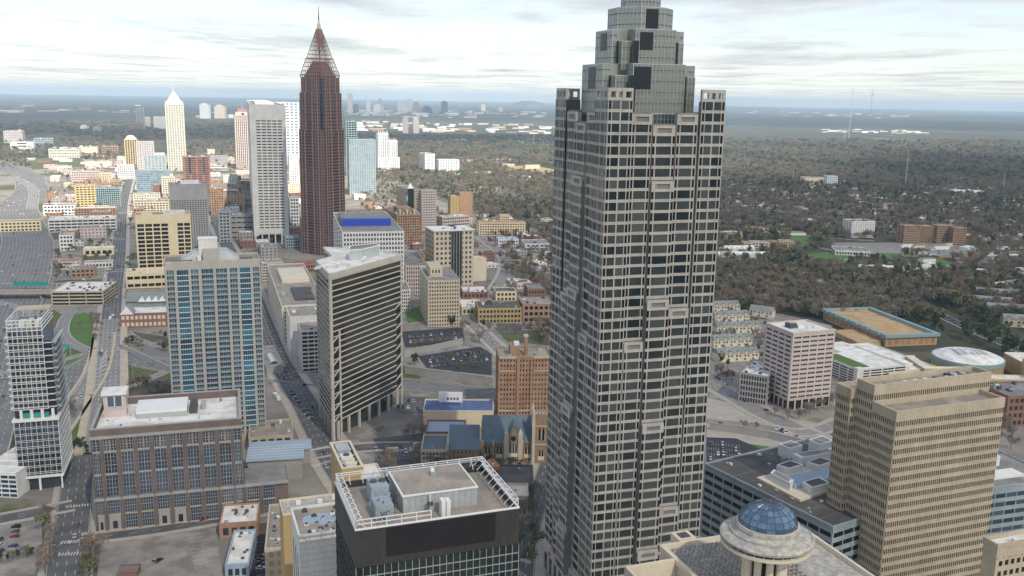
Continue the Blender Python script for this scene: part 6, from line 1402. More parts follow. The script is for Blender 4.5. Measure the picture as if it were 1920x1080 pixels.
B('pale school building on the green field right of the pastel row', 'school', 1566, 478, 1560, 1632, 470, 1, 12, 2, 'concrete_white', 'glass_dark', radians(-10), V=40, roof='roof_grey', units=4)
B('long red-roofed low building in front of the white striped hospital', 'school', 1516, 428, 1512, 1553, 419, 1, 9, 1, 'brick_red', 'glass_dark', radians(-6), V=20, roof='roof_red', units=1)
B('pale yellow factory slab in the far woods', 'factory', 1508, 346, 1505, 1550, 334, 2, 8, 1, 'cream_panel', 'cream_pale', radians(0), V=40)
B('white tower block at the end of the pale yellow factory', 'factory', 1550, 352, 1547, 1571, 331, 6, 5, 2, 'steel_white', 'glass_sky', radians(0), V=30)
B('long white-roofed sheds among the trees at the far right', 'warehouse', 1790, 366, 1785, 1850, 359, 1, 10, 1, 'roof_white', 'glass_sky', radians(-12), V=50, roof='roof_white')
B('second white shed right of the long sheds', 'warehouse', 1745, 357, 1742, 1775, 352, 1, 6, 1, 'roof_white', 'glass_sky', radians(-12), V=40, roof='roof_white')
B('white and brown office beyond the exhibition hall trees', OB, 1622, 573, 1617, 1660, 560, 3, 6, 2, 'white_paint', 'glass_dark', radians(-5), V=16, roof='roof_grey', ind=18)
# town houses in rows with gabled roofs
def house_row(label, px, py, n, wd, rz, group, h=7., dep=11, wall='cream_pale', rm='roof_shingle'):
    for i in range(n):
        C = G(px, py); c, s = cos(rz), sin(rz); x, y = C[0]+c*wd*i, C[1]+s*wd*i
        o = thing('town_house', label, 'town house', (x, y, 0), rz, group); FOOT.append(((x, y), rz, wd, dep))
        k = ('th', wd, h, dep, wall, rm, i % 2)
        if k not in _pane:
            W = MB(); W.box(.02, 0, -.3, wd-.02, dep, h, wall); W.face([(.02, -.02, h), (wd-.02, -.02, h), (wd/2, -.02, h+2.6)], wall)
            R = MB(); R.hexa([(-.1, -.4, h-.1), (wd+.1, -.4, h-.1), (wd+.1, dep+.4, h-.1), (-.1, dep+.4, h-.1), (.2, dep*.47, h+4), (wd-.2, dep*.47, h+4), (wd-.2, dep*.53, h+4), (.2, dep*.53, h+4)], rm)
            D = MB(); D.hexa([(wd*.15, -.5, h), (wd*.5, -.5, h+2.6), (wd*.5, dep*.4, h+2.6), (wd*.15, 1, h), (wd*.15, -.5, h+.2), (wd*.5, -.5, h+2.9), (wd*.5, dep*.4, h+2.9), (wd*.15, 1, h+.2)], rm); D.hexa([(wd*.5, -.5, h+2.6), (wd*.85, -.5, h), (wd*.85, 1, h), (wd*.5, dep*.4, h+2.6), (wd*.5, -.5, h+2.9), (wd*.85, -.5, h+.2), (wd*.85, 1, h+.2), (wd*.5, dep*.4, h+2.9)], rm)
            N = MB(); N.box(wd*.2, -.12, 4.2, wd*.4, -.03, 5.8, 'glass_dark'); Q = MB(); Q.box(wd*.6, -.12, .3, wd*.8, -.03, 2.4, 'white_paint')
            _pane[k] = [W.mesh('wall'), R.mesh('roof'), D.mesh('dormer'), N.mesh('window'), Q.mesh('door')]
        W, R, D, N, Q = _pane[k]
        link(W, 'wall', o); link(R, 'roof', o); link(D, 'dormer', o); link(N, 'window', o); link(N, 'window', o, (wd*.4, 0, 0)); link(N, 'window', o, (0, 0, -3)); link(Q, 'door', o)
rows = [(1338, 578, 4, 'back'), (1340, 598, 5, 'second'), (1344, 620, 6, 'third'), (1338, 645, 5, 'fourth'), (1346, 672, 5, 'front')]
for px, py, n, nm in rows: house_row('grey-roofed cream town house in the %s row beside the pink office block' % nm, px, py+8, n, 7.5, radians(14), 'town houses in the %s row left of the pink office block' % nm)
house_row('grey-roofed town house facing the car park by the pink office block', 1404, 592, 3, 8, radians(-30), 'town houses in the slanting row behind the pink office block')
house_row('white flat-fronted town house near the pastel apartment row', 1347, 490, 9, 7.5, radians(5), 'white town houses in the lower terrace by the pastel row', h=9, wall='white_paint', rm='roof_white')
house_row('white flat-fronted town house in the terrace nearer the pastel row', 1347, 478, 7, 7.5, radians(5), 'white town houses in the upper terrace by the pastel row', h=9, wall='white_paint', rm='roof_white')
for j, (px, py, n) in enumerate(((1815, 575, 11), (1850, 590, 9), (1880, 612, 6), (1830, 560, 9))): house_row('brown-grey roofed apartment house among the conifers at the right edge', px, py, n, 11, radians(-14), 'apartment houses right of the conifer belt', h=8, dep=14, wall='concrete_tan', rm='roof_shingle')
house_row('small white-roofed house below the green playing field', 1600, 512, 7, 9, radians(-8), 'white-roofed houses below the playing field', wall='white_paint', rm='roof_white')

# ================================================================ fill-in city blocks and far development
FT = []
for (C, g, U, V) in FOOT:
    c, s = cos(g), sin(g); FT.append((C[0]+c*U/2-s*V/2, C[1]+s*U/2+c*V/2, c, s, U/2, V/2))
CELL = {}
def addfoot(f):
    r = hypot(f[4], f[5])+30
    for i in range(int((f[0]-r)//100), int((f[0]+r)//100)+1):
        for j in range(int((f[1]-r)//100), int((f[1]+r)//100)+1): CELL.setdefault((i, j), []).append(f)
for f in FT: addfoot(f)
RC = {}
for c, w_, ln, z in ROADS:
    for p in c: RC.setdefault((int(p[0]//80), int(p[1]//80)), []).append((p, w_/2))
    for i in range(len(c)-1):
        a, e = Vector(c[i]), Vector(c[i+1]); n = int((e-a).length//20)
        for k_ in range(1, n): p = a.lerp(e, k_/n); RC.setdefault((int(p.x//80), int(p.y//80)), []).append(((p.x, p.y), w_/2))
def blocked(x, y, m=0., roads=True, rm=0.):
    for f in CELL.get((int(x//100), int(y//100)), ()):
        dx, dy = x-f[0], y-f[1]
        if abs(dx*f[2]+dy*f[3]) < f[4]+m and abs(-dx*f[3]+dy*f[2]) < f[5]+m: return True
    if roads:
        i0, j0 = int(x//80), int(y//80)
        for i in (i0-1, i0, i0+1):
            for j in (j0-1, j0, j0+1):
                for p, w_ in RC.get((i, j), ()):
                    if hypot(x-p[0], y-p[1]) < w_+rm+2: return True
    return False
rf = random.Random(21)
COLN = {'brick_red': 'red brick', 'brick_orange': 'orange brick', 'limestone': 'tan', 'cream_pale': 'cream', 'white_paint': 'white', 'concrete_grey': 'grey', 'pink_panel': 'pinkish', 'brick_tan': 'brown brick', 'concrete_white': 'pale concrete', 'cream_panel': 'yellowish'}
RFN = {'roof_white': 'white', 'roof_grey': 'grey', 'roof_tan': 'tan', 'roof_dark': 'black', 'roof_shingle': 'shingle', 'roof_red': 'red'}
used = {}
def side(x, y, hx, hy):
    dx, dy = x-hx, y-hy; q = hypot(hx, hy); rx, ry = hy/q, -hx/q; a = dx*rx+dy*ry; d = -(dx*ry-dy*rx)
    return 'right of' if a > abs(d) else 'left of' if -a > abs(d) else 'behind' if (dx*hx+dy*hy) > 0 else 'in front of'
NFILL = [0]; MASS = MB()
def filler(x, y, U, V, H, wall, roof, far=False, g=GR):
    NFILL[0] += 1
    if far and NFILL[0] > 292:
        addfoot((x, y, cos(g), sin(g), U/2, V/2)); c, s = cos(g), sin(g); q = [(x+c*a-s*e, y+s*a+c*e) for a, e in ((-U/2, -V/2), (U/2, -V/2), (U/2, V/2), (-U/2, V/2))]
        MASS.prism(q, 0, H, wall, bottom=False); MASS.prism([(x+(p[0]-x)*1.02, y+(p[1]-y)*1.02) for p in q], H, H+.5, roof, bottom=False); return
    f = (x, y, cos(g), sin(g), U/2, V/2); addfoot(f)
    hx, hy, hn = min(HERO, key=lambda h: hypot(h[0]-x, h[1]-y)); sd_ = side(x, y, hx, hy)
    lb = '%s %s building with %s roof %s %s' % ('low' if H < 9 else 'mid-rise', COLN[wall], RFN[roof], sd_, hn) if not far else '%s building with %s roof far off %s %s' % (COLN[wall], RFN[roof], sd_, hn)
    C = (x-cos(g)*U/2+sin(g)*V/2, y-sin(g)*U/2-cos(g)*V/2)
    b = Bld('low_building', lb, 'building', C, g, U, V, H, group='group of such buildings %s %s' % (sd_, hn)); FOOT.pop()
    W = b.w; W.box(0, 0, -.3, U, V, H, wall); p = .5
    if far:
        W.build('wall', b.o); R = MB(); R.box(-.3, -.3, H, U+.3, V+.3, H+.4, roof); R.build('roof', b.o); return
    for a in ((0, 0, U, p), (0, V-p, U, V), (0, p, p, V-p), (U-p, p, U, V-p)): W.box(*a[:2], H-.01, *a[2:], H+.8, wall)
    R = MB(); R.box(p, p, H-.1, U-p, V-p, H+.1, roof); R.build('roof', b.o)
    nfl = max(1, int(H/3.8)); 
    for fr in (b.fr('F'), b.fr('L')):
        n = max(1, int(fr[3]/4.5))
        for i in range(nfl):
            for j in range(n): s = fr[3]*(j+.5)/n; b.many(fr, s-1, s+1, H*(i+.35)/nfl, H*(i+.35)/nfl+1.6, 'glass_dark')
    W.build('wall', b.o)
    for k_, bb in b.stuffp.items(): stuff(bb.build(k_, b.o))
    for _ in range(rf.randint(1, 4)):
        W = MB(); a, c = rf.uniform(1.5, 4), rf.uniform(1.5, 4); x0, y0 = rf.uniform(1, max(1.1, U-a-1)), rf.uniform(1, max(1.1, V-c-1)); W.box(x0, y0, H+.1, x0+a, y0+c, H+rf.uniform(.8, 2.4), rf.choice(('steel_grey', 'steel_white', 'mech_dark'))); W.build('rooftop_unit', b.o)
def inpoly(px, py, poly):
    r = False; j = len(poly)-1
    for i in range(len(poly)):
        if (poly[i][1] > py) != (poly[j][1] > py) and px < (poly[j][0]-poly[i][0])*(py-poly[i][1])/(poly[j][1]-poly[i][1])+poly[i][0]: r = not r
        j = i
    return r
def sample(poly, n, rnd_):
    x0, x1 = min(p[0] for p in poly), max(p[0] for p in poly); y0, y1 = min(p[1] for p in poly), max(p[1] for p in poly); out = []
    t = 0
    while len(out) < n and t < n*30:
        t += 1; a, c = rnd_.uniform(x0, x1), rnd_.uniform(y0, y1)
        if inpoly(a, c, poly): out.append((a, c))
    return out
CITY = [([(80, 340), (600, 300), (640, 420), (560, 540), (420, 460), (330, 400), (100, 480)], 120, 26, 9, 16), ([(230, 300), (560, 280), (600, 330), (250, 345)], 50, 34, 10, 22),
        ([(660, 360), (1000, 440), (1035, 545), (870, 540), (700, 440)], 46, 20, 7, 8), ([(100, 440), (215, 440), (210, 535), (100, 535)], 16, 22, 5, 4), ([(0, 300), (250, 290), (260, 330), (90, 345)], 20, 30, 8, 8)]
for poly, n, sz, h0, hv in CITY:
    for (px, py) in sample(poly, n*3, rf):
        if n <= 0: break
        x, y = G(px, py); U, V = sz*rf.uniform(.6, 1.6), sz*rf.uniform(.6, 1.3); m_ = hypot(U, V)/2
        if blocked(x, y, m_*.95, True, m_*.8): continue
        filler(x, y, U, V, h0*.6+hv*rf.random()**2.5, rf.choice(('brick_red', 'brick_orange', 'limestone', 'cream_pale', 'white_paint', 'concrete_grey', 'pink_panel', 'brick_tan', 'concrete_white')), rf.choice(('roof_white', 'roof_white', 'roof_grey', 'roof_tan', 'roof_dark'))); n -= 1
# far development strips: pale buildings scattered along the horizon districts
FAR = [([(650, 226), (1035, 236), (1030, 252), (900, 250), (660, 246)], 90, 45, 9, 10), ([(655, 205), (1035, 212), (1030, 222), (655, 220)], 70, 80, 14, 14), ([(820, 262), (1000, 262), (1000, 274), (820, 272)], 8, 40, 8, 4), ([(360, 205), (560, 205), (560, 222), (360, 222)], 26, 70, 12, 26),
       ([(1362, 205), (1700, 214), (1700, 224), (1362, 214)], 30, 90, 12, 8), ([(1540, 238), (1730, 244), (1730, 252), (1540, 248)], 26, 50, 8, 5), ([(0, 200), (300, 196), (300, 210), (0, 214)], 18, 90, 10, 8),
       ([(860, 296), (1000, 300), (1000, 340), (700, 330)], 26, 26, 7, 8), ([(1360, 340), (1920, 340), (1920, 440), (1360, 440)], 260, 24, 5, 5), ([(1680, 440), (1920, 440), (1920, 550), (1700, 540)], 110, 14, 5, 3), ([(1350, 484), (1680, 490), (1680, 545), (1350, 530)], 70, 11, 5, 2), ([(890, 380), (1035, 400), (1035, 540), (960, 500)], 60, 13, 5, 3)]
for poly, n, sz, h0, hv in FAR:
    for (px, py) in sample(poly, n, rf):
        x, y = G(px, py)
        if py > 280 and blocked(x, y, sz*.7, True, sz*.5): continue
        filler(x, y, sz*rf.uniform(.6, 2.2), sz*rf.uniform(.4, .9), h0*.6+hv*rf.random()**2, rf.choice(('cream_pale', 'white_paint', 'white_paint', 'cream_pale', 'limestone', 'concrete_white', 'brick_tan')), rf.choice(('roof_white', 'roof_white', 'roof_grey', 'roof_tan', 'roof_shingle')), True, rf.uniform(-.3, .8))
stuff(MASS.build('distant_houses'))
# the distant skyline, one tower each
SKYL = [(652, 212, 8, 176, 'cream_pale', 'slim cream'), (662, 212, 10, 196, 'glass_navy', 'short navy'), (687, 210, 7, 184, 'white_paint', 'thin white'), (700, 211, 15, 198, 'white_paint', 'broad white'), (709, 210, 6, 185, 'limestone', 'slender tan'), (713, 212, 6, 196, 'pink_panel', 'low pink'), (745, 209, 18, 190, 'concrete_white', 'grey-white wide'), (764, 207, 8, 186, 'mech_blue', 'pale blue'), (776, 210, 8, 192, 'brick_orange', 'orange'), (792, 213, 17, 201, 'glass_navy', 'squat navy'), (815, 212, 6, 199, 'mech_blue', 'narrow steel-blue'), (827, 213, 12, 191, 'glass_navy', 'dark navy'), (849, 213, 9, 199, 'mech_blue', 'faint blue'), (902, 208, 8, 196, 'cream_pale', 'pale rounded'), (788, 193, 3, 182, 'mech_blue', 'far thin blue'), (935, 209, 8, 202, 'pink_panel', 'small pink'), (755, 250, 10, 222, 'pink_panel', 'first twin pink'), (775, 250, 10, 221, 'pink_panel', 'second twin pink'), (375, 222, 16, 196, 'white_paint', 'white left-hand cluster'), (402, 222, 18, 199, 'cream_pale', 'cream cluster'), (150, 246, 12, 236, 'white_paint', 'small white domed'), (175, 250, 12, 238, 'mech_blue', 'small blue-grey')]
for px, py, w_, yt, m_, lb in SKYL:
    C = G(px, py); D = hypot(*C); U = w_/F*D; H = Zat(C, yt); b = Bld('distant_tower', lb+' tower on the distant skyline', 'tower', C, 0, U, U*.7, H)
    b.w.box(0, 0, 0, U, U*.7, H, m_); b.w.build('wall', b.o); R = MB(); R.box(U*.2, U*.1, H, U*.7, U*.5, H+U*.15, m_); R.build('penthouse', b.o)
# radio masts
def mast(label, px, pyb, pyt, r, m_='steel_grey', top=False):
    C = G(px, pyb); H = Zat(C, pyt); o = thing('radio_mast', label, 'radio mast', (*C, 0)); W = MB(); n = 12
    for k_ in range(3):
        a = 2*pi*k_/3; W.bar((r*cos(a), r*sin(a), 0), (r*.5*cos(a), r*.5*sin(a), H), r*.16, m_)
    for i in range(n):
        for k_ in range(3):
            a, c = 2*pi*k_/3, 2*pi*(k_+1)/3; W.bar((r*cos(a)*(1-.5*i/n), r*sin(a)*(1-.5*i/n), H*i/n), (r*cos(c)*(1-.5*(i+1)/n), r*sin(c)*(1-.5*(i+1)/n), H*(i+1)/n), r*.1, m_)
    stuff(W.build('lattice', o))
    if top:
        W = MB(); W.bar((-r*5, 0, H*.82), (r*5, 0, H*.82), r*.5, m_); W.bar((-r*5, 0, H*.82), (-r*5, 0, H), r*.3, m_); W.bar((r*5, 0, H*.82), (r*5, 0, H*.98), r*.3, m_); W.build('antenna_bar', o)
mast('tall radio mast with a candelabra top on the right horizon', 1631, 226, 168, 5, 'concrete_grey', True)
mast('tall thin radio mast left of the candelabra one', 1591, 262, 166, 2.6, 'steel_grey'); mast('short lattice mast in the sunlit strip', 1583, 262, 238, 2.5); mast('grey mast above the trees at the right', 1697, 352, 282, 1.8); mast('pair mast near the red sheds', 1486, 346, 320, 1.5); mast('lattice mast at the far right edge woods', 1880, 360, 328, 1.5)
mast('church steeple-like mast in the middle woods', 1000, 275, 250, 3, 'brick_orange')

# ================================================================ vegetation
def crown_mesh(name, m_, n, rx, rz, z0, sliver, seed, size, blobs=7):
    r = random.Random(seed); W = MB(); bl = [(r.gauss(0, rx*.45), r.gauss(0, rx*.45), z0+rz*(.35+.65*r.random()), rx*r.uniform(.35, .6)) for _ in range(blobs)]
    for _ in range(n):
        bx, by, bz, br = r.choice(bl); d = Vector((r.gauss(0, 1), r.gauss(0, 1), r.gauss(0, .8))).normalized()*br*r.random()**.35
        p = Vector((bx, by, bz))+d; u = Vector((r.gauss(0, 1), r.gauss(0, 1), r.gauss(0, 1))).normalized(); v = u.cross(Vector((r.gauss(0, 1), r.gauss(0, 1), r.gauss(0, 1)))).normalized(); s = size*r.uniform(.6, 1.4)
        if sliver: W.face([p-u*s, p+v*s*.22, p+u*s], m_)
        else: W.face([p-u*s, p-v*s*.7, p+u*s, p+v*s*.7], m_)
    return W.mesh(name)
def trunk_mesh(h, seed, full=True):
    r = random.Random(seed); W = MB(); W.bar((0, 0, -.3), (0, 0, h*.35), .32, 'bark', .22, 5)
    if full:
        for i in range(6):
            a = i*2*pi/6+r.random(); z = h*(.22+.2*r.random()); e = Vector((cos(a)*h*.26, sin(a)*h*.26, z+h*.38)); W.bar((0, 0, z), e, .13, 'bark', .05, 3)
            for _ in range(3): W.bar(e*.6+Vector((0, 0, z*.4)), e+Vector((r.gauss(0, 1.2), r.gauss(0, 1.2), r.uniform(.3, 2.2))), .06, 'bark', .02, 3)
    return W.mesh('trunk')
KIND = {'bare': ('twig_grey', 1, 'bare grey tree'), 'brown': ('twig_brown', 1, 'bare brown tree'), 'olive': ('leaf_olive', 0, 'budding olive tree'), 'dark': ('leaf_dark', 0, 'dark evergreen tree'), 'red': ('bud_red', 1, 'reddish budding tree'), 'white': ('blossom_white', 0, 'white blossoming tree')}
TM = {}
for i, (k_, (m_, sl_, _)) in enumerate(KIND.items()):
    dense = k_ in ('dark', 'white', 'olive')
    TM[k_] = [(crown_mesh('crown', m_, 420 if sl_ else 320, 4.2 if k_ != 'dark' else 3.4, 6.5 if k_ != 'dark' else 8, 3.2 if k_ != 'dark' else 2, sl_, 10*i+j, .95 if sl_ else .62), trunk_mesh(10, i+j, not dense)) for j in range(3)]
tcount = [0]
def tree(x, y, kind, label, group, s=1., z=0):
    r = rnd; o = thing('tree', label, 'tree', (x, y, z), r.uniform(0, 6.28), group); c, t_ = TM[kind][r.randrange(3)]; s *= r.uniform(.8, 1.25); o.scale = (s, s, s*r.uniform(.9, 1.15)); link(c, 'crown', o); link(t_, 'trunk', o); tcount[0] += 1; return o
KW = {'bare': 'bare grey', 'brown': 'bare brown', 'olive': 'olive budding', 'dark': 'dark evergreen', 'red': 'reddish', 'white': 'white blossoming'}
def trees_line(px, n, kinds, where, s=1., jit=1.):
    c = [G(*p) for p in px]; L_ = [0]
    for i in range(len(c)-1): L_.append(L_[-1]+hypot(c[i+1][0]-c[i][0], c[i+1][1]-c[i][1]))
    for k_ in range(n):
        d = L_[-1]*(k_+.5)/n; i = max(j for j in range(len(c)-1) if L_[j] <= d); f = (d-L_[i])/max(1e-6, L_[i+1]-L_[i]); x, y = c[i][0]+(c[i+1][0]-c[i][0])*f+rnd.uniform(-jit, jit), c[i][1]+(c[i+1][1]-c[i][1])*f+rnd.uniform(-jit, jit)
        kd = rnd.choice(kinds); tree(x, y, kd, KW[kd]+' tree '+where, 'trees '+where, s)
def trees_area(poly, n, kinds, where, s=1.):
    for px, py in sample(poly, n, rnd):
        x, y = G(px, py)
        if blocked(x, y, 2, True, .5): continue
        kd = rnd.choice(kinds); tree(x, y, kd, KW[kd]+' tree '+where, 'trees '+where, s)
trees_line([(200, 985), (300, 975), (405, 955), (470, 945)], 9, ['bare', 'bare', 'brown'], 'in the row in front of the dark brick office block', .8)
trees_line([(415, 965), (465, 950)], 3, ['white'], 'by the wing of the dark brick office block', .7)
trees_line([(85, 970), (95, 1040), (80, 1090)], 6, ['brown', 'bare', 'olive'], 'left of the street with the zebra crossings', .95)
trees_line([(165, 1040), (172, 1075), (160, 1100)], 4, ['brown', 'olive', 'brown'], 'at the left edge of the gravel car park', .95)
trees_line([(0, 1055), (60, 1045)], 6, ['olive', 'dark'], 'in the hedge behind the four parked cars', .45)
trees_area([(222, 705), (325, 715), (325, 768), (225, 768)], 16, ['bare', 'brown', 'brown', 'olive'], 'on the scrub plot below the expressway', .85)
trees_area([(225, 640), (310, 650), (320, 665), (240, 655)], 12, ['dark', 'dark', 'white', 'olive'], 'on the bank below the dormered brick hall', .7)
trees_line([(165, 600), (182, 612), (178, 645)], 5, ['bare', 'brown'], 'on the slope left of the bridge', .9)
trees_line([(133, 838), (165, 845)], 7, ['dark'], 'in the dark hedge at the bridge foot', .5)
trees_line([(125, 760), (140, 790)], 3, ['bare'], 'on the lawn beside the slim white-gridded tower', .8)
trees_area([(560, 690), (600, 680), (600, 700), (560, 710)], 3, ['olive'], 'by the station skylight', .6)
trees_area([(700, 810), (795, 800), (800, 868), (720, 890)], 18, ['bare', 'bare', 'brown'], 'on the plaza left of the church school', .8)
trees_line([(800, 880), (920, 880)], 8, ['bare', 'brown', 'dark'], 'in front of the church hall', .75)
trees_line([(930, 878), (1000, 880)], 4, ['olive', 'bare', 'dark'], 'in front of the gothic church', .55)
trees_line([(968, 950), (975, 1010), (965, 1070)], 6, ['bare', 'olive'], 'along the street left of the stepped skyscraper', .85)
trees_line([(1003, 960), (1000, 1070)], 5, ['olive', 'bare'], 'under the stepped skyscraper', .85)
trees_line([(770, 655), (865, 640)], 7, ['bare', 'brown'], 'against the retaining wall of the upper car park', .7)
trees_line([(830, 690), (875, 678), (858, 700), (915, 690)], 5, ['dark', 'olive'], 'among the parked cars of the lower car park', .7)
trees_line([(781, 676), (779, 690)], 2, ['dark'], 'at the left end of the lower car park', .8)
trees_area([(845, 600), (880, 590), (930, 650), (900, 655), (870, 640)], 14, ['bare', 'brown', 'brown'], 'beside the diagonal street above the car park', .9)
trees_area([(950, 625), (1030, 610), (1035, 650), (960, 648)], 16, ['red', 'dark', 'bare', 'olive', 'white'], 'in the garden behind the brick hotel', .8)
trees_area([(1335, 690), (1440, 755), (1400, 765), (1335, 725)], 10, ['bare', 'brown'], 'around the grey framed apartment block', .8)
trees_line([(1440, 778), (1490, 790), (1550, 762), (1575, 745)], 10, ['bare'], 'at the foot of the pink office block', .75)
trees_area([(1575, 655), (1700, 690), (1700, 700), (1575, 690)], 10, ['bare', 'dark', 'brown'], 'between the pink block and the exhibition hall', .8)
trees_area([(1860, 740), (1920, 750), (1920, 860), (1880, 850)], 10, ['bare', 'brown'], 'at the right edge behind the slit-windowed tower', .9)
trees_area([(1740, 562), (1800, 570), (1925, 640), (1925, 700), (1820, 650), (1745, 615)], 62, ['dark', 'dark', 'dark', 'olive'], 'in the conifer belt beside the dark road', 1.25)
trees_area([(1640, 600), (1745, 592), (1770, 630), (1760, 640), (1660, 605)], 12, ['dark'], 'behind the tan exhibition hall', 1.)
trees_area([(1340, 500), (1560, 500), (1700, 545), (1700, 580), (1540, 580), (1340, 575)], 90, ['brown', 'bare', 'brown', 'olive', 'red', 'bare', 'white', 'dark'], 'in the near edge of the big wood', 1.25)
trees_area([(1338, 575), (1440, 590), (1440, 690), (1338, 690)], 26, ['bare', 'brown', 'dark', 'olive', 'white'], 'between the town house rows', .6)
trees_area([(740, 560), (1030, 600), (1030, 640), (760, 600)], 30, ['bare', 'brown', 'olive', 'dark'], 'in the lots near the diagonal street', .8)
trees_area([(1335, 740), (1560, 800), (1560, 840), (1335, 800)], 12, ['bare', 'brown'], 'around the junction below the pink office block', .65)
trees_area([(500, 700), (600, 840), (560, 850), (500, 740)], 8, ['bare'], 'on the kerb of the wide street', .6)
print('individual trees', tcount[0])

# woodland that nobody could count: scattered with geometry nodes
def scatter(kind, pts, name='woodland'):
    src = []
    for j in range(2):
        c = TM[kind][j][0]; src.append(c)
    for j, me in enumerate(src):
        P_ = pts[j::2]
        if not P_: continue
        pm = bpy.data.meshes.new(name); pm.from_pydata([(p[0], p[1], 0) for p in P_], [], [])
        at = pm.attributes.new('size', 'FLOAT', 'POINT'); at.data.foreach_set('value', [p[2] for p in P_]); a2 = pm.attributes.new('tall', 'FLOAT', 'POINT'); a2.data.foreach_set('value', [p[3] for p in P_]); a3 = pm.attributes.new('turn', 'FLOAT', 'POINT'); a3.data.foreach_set('value', [rnd.uniform(0, 6.28) for p in P_])
        o = bpy.data.objects.new(name, pm); LK(o); o['kind'] = 'stuff'
        so_ = bpy.data.objects.new('crown', me)      # template only used through its mesh
        ng = bpy.data.node_groups.new('scatter', 'GeometryNodeTree'); ng.interface.new_socket('Geometry', in_out='INPUT', socket_type='NodeSocketGeometry'); ng.interface.new_socket('Geometry', in_out='OUTPUT', socket_type='NodeSocketGeometry')
        N = ng.nodes; L = ng.links.new; gi = N.new('NodeGroupInput'); go = N.new('NodeGroupOutput'); ip = N.new('GeometryNodeInstanceOnPoints'); oi = N.new('GeometryNodeObjectInfo'); oi.inputs[0].default_value = so_
        m2p = N.new('GeometryNodeMeshToPoints'); L(gi.outputs[0], m2p.inputs[0]); L(m2p.outputs[0], ip.inputs['Points']); L(oi.outputs['Geometry'], ip.inputs['Instance'])
        def attr(nm): a = N.new('GeometryNodeInputNamedAttribute'); a.data_type = 'FLOAT'; a.inputs[0].default_value = nm; return a.outputs[0]
        cx_ = N.new('ShaderNodeCombineXYZ'); s_ = attr('size'); L(s_, cx_.inputs[0]); L(s_, cx_.inputs[1]); L(attr('tall'), cx_.inputs[2]); L(cx_.outputs[0], ip.inputs['Scale'])
        cr = N.new('ShaderNodeCombineXYZ'); L(attr('turn'), cr.inputs[2]); L(cr.outputs[0], ip.inputs['Rotation'])
        L(ip.outputs[0], go.inputs[0]); md = o.modifiers.new('scatter', 'NODES'); md.node_group = ng
rw = random.Random(5)
WOODS = [([(1330, 500), (1560, 505), (1720, 560), (1745, 600), (1560, 600), (1330, 578)], 1500, 'bbbbogodgb', 1.15),
         ([(1330, 440), (1990, 440), (1990, 620), (1760, 570), (1660, 540), (1330, 505)], 2600, 'bbggbood', 1.1),
         ([(1330, 350), (1990, 355), (1990, 440), (1330, 440)], 5600, 'bbgggoodd', 1.1),
         ([(1330, 262), (1990, 268), (1990, 356), (1330, 350)], 7500, 'bgggoodd', 1.2),
         ([(650, 256), (1060, 256), (1060, 290), (700, 290)], 2200, 'ooddgg', 1.2), ([(700, 285), (1060, 285), (1060, 350), (700, 340)], 3600, 'bbgoodg', 1.1),
         ([(740, 335), (1060, 345), (1060, 420), (900, 405), (760, 350)], 1900, 'bbgggod', 1.0), ([(885, 400), (1045, 415), (1045, 560), (950, 520)], 460, 'bbggodr', .9),
         ([(0, 232), (660, 226), (660, 268), (330, 262), (240, 268), (0, 262)], 3800, 'gdoodb', 1.2), ([(0, 262), (240, 268), (240, 300), (100, 312), (0, 320)], 700, 'gdoob', 1.), ([(330, 268), (470, 262), (470, 300), (330, 310)], 420, 'gdob', 1.),
         ([(80, 320), (560, 300), (560, 460), (100, 530)], 1000, 'bggdo', .75), ([(650, 330), (760, 340), (880, 440), (700, 440)], 600, 'bggdo', .8), ([(110, 600), (330, 640), (330, 690), (120, 660)], 40, 'bgd', .7),
         ([(1330, 575), (1440, 590), (1440, 690), (1330, 680)], 90, 'bgdr', .55), ([(1640, 520), (1990, 560), (1990, 640), (1760, 575)], 500, 'bgoddr', 1.)]
KD = {'b': 'brown', 'g': 'bare', 'o': 'olive', 'd': 'dark', 'r': 'red', 'w': 'white'}
pts = {k_: [] for k_ in KD.values()}
LAWNS = [[(1500, 478), (1560, 472), (1640, 480), (1600, 498), (1530, 500)], [(1670, 490), (1760, 482), (1810, 502), (1760, 513), (1690, 503)], [(1480, 440), (1515, 438), (1520, 464), (1480, 466)], [(1600, 474), (1680, 472), (1700, 488), (1620, 492)], [(930, 312), (1000, 309), (1060, 320), (1060, 331), (960, 323)], [(1560, 452), (1705, 452), (1705, 478), (1560, 474)], [(1690, 458), (1812, 458), (1815, 482), (1700, 480)], [(50, 298), (150, 294), (172, 312), (60, 320)]]
for poly, n, mix, sc_ in WOODS:
    for px, py in sample(poly, n, rw):
        if any(inpoly(px, py, q_) for q_ in LAWNS): continue
        x, y = G(px, py); D = hypot(x, y)
        if D < 2600 and blocked(x, y, 3, True, 1): continue
        if math.sin(x*.004+1.3)*math.sin(y*.0031+.7)+rw.uniform(-.6, .6) > .93: continue
        gr = max(1., D/2400)*sc_*rw.uniform(.75, 1.3)
        mi_ = mix if rw.random() < .72 else mix[int((math.sin(x*.006+y*.004)*.5+.5)*(len(mix)-.01))]
        if D < 2200 and rw.random() < .035: mi_ = 'rw'
        pts[KD[rw.choice(mi_)]].append((x, y, gr, min(gr, 1.1+.12*gr)*rw.uniform(.8, 1.25)))
for k_, p_ in pts.items(): scatter(k_, p_)

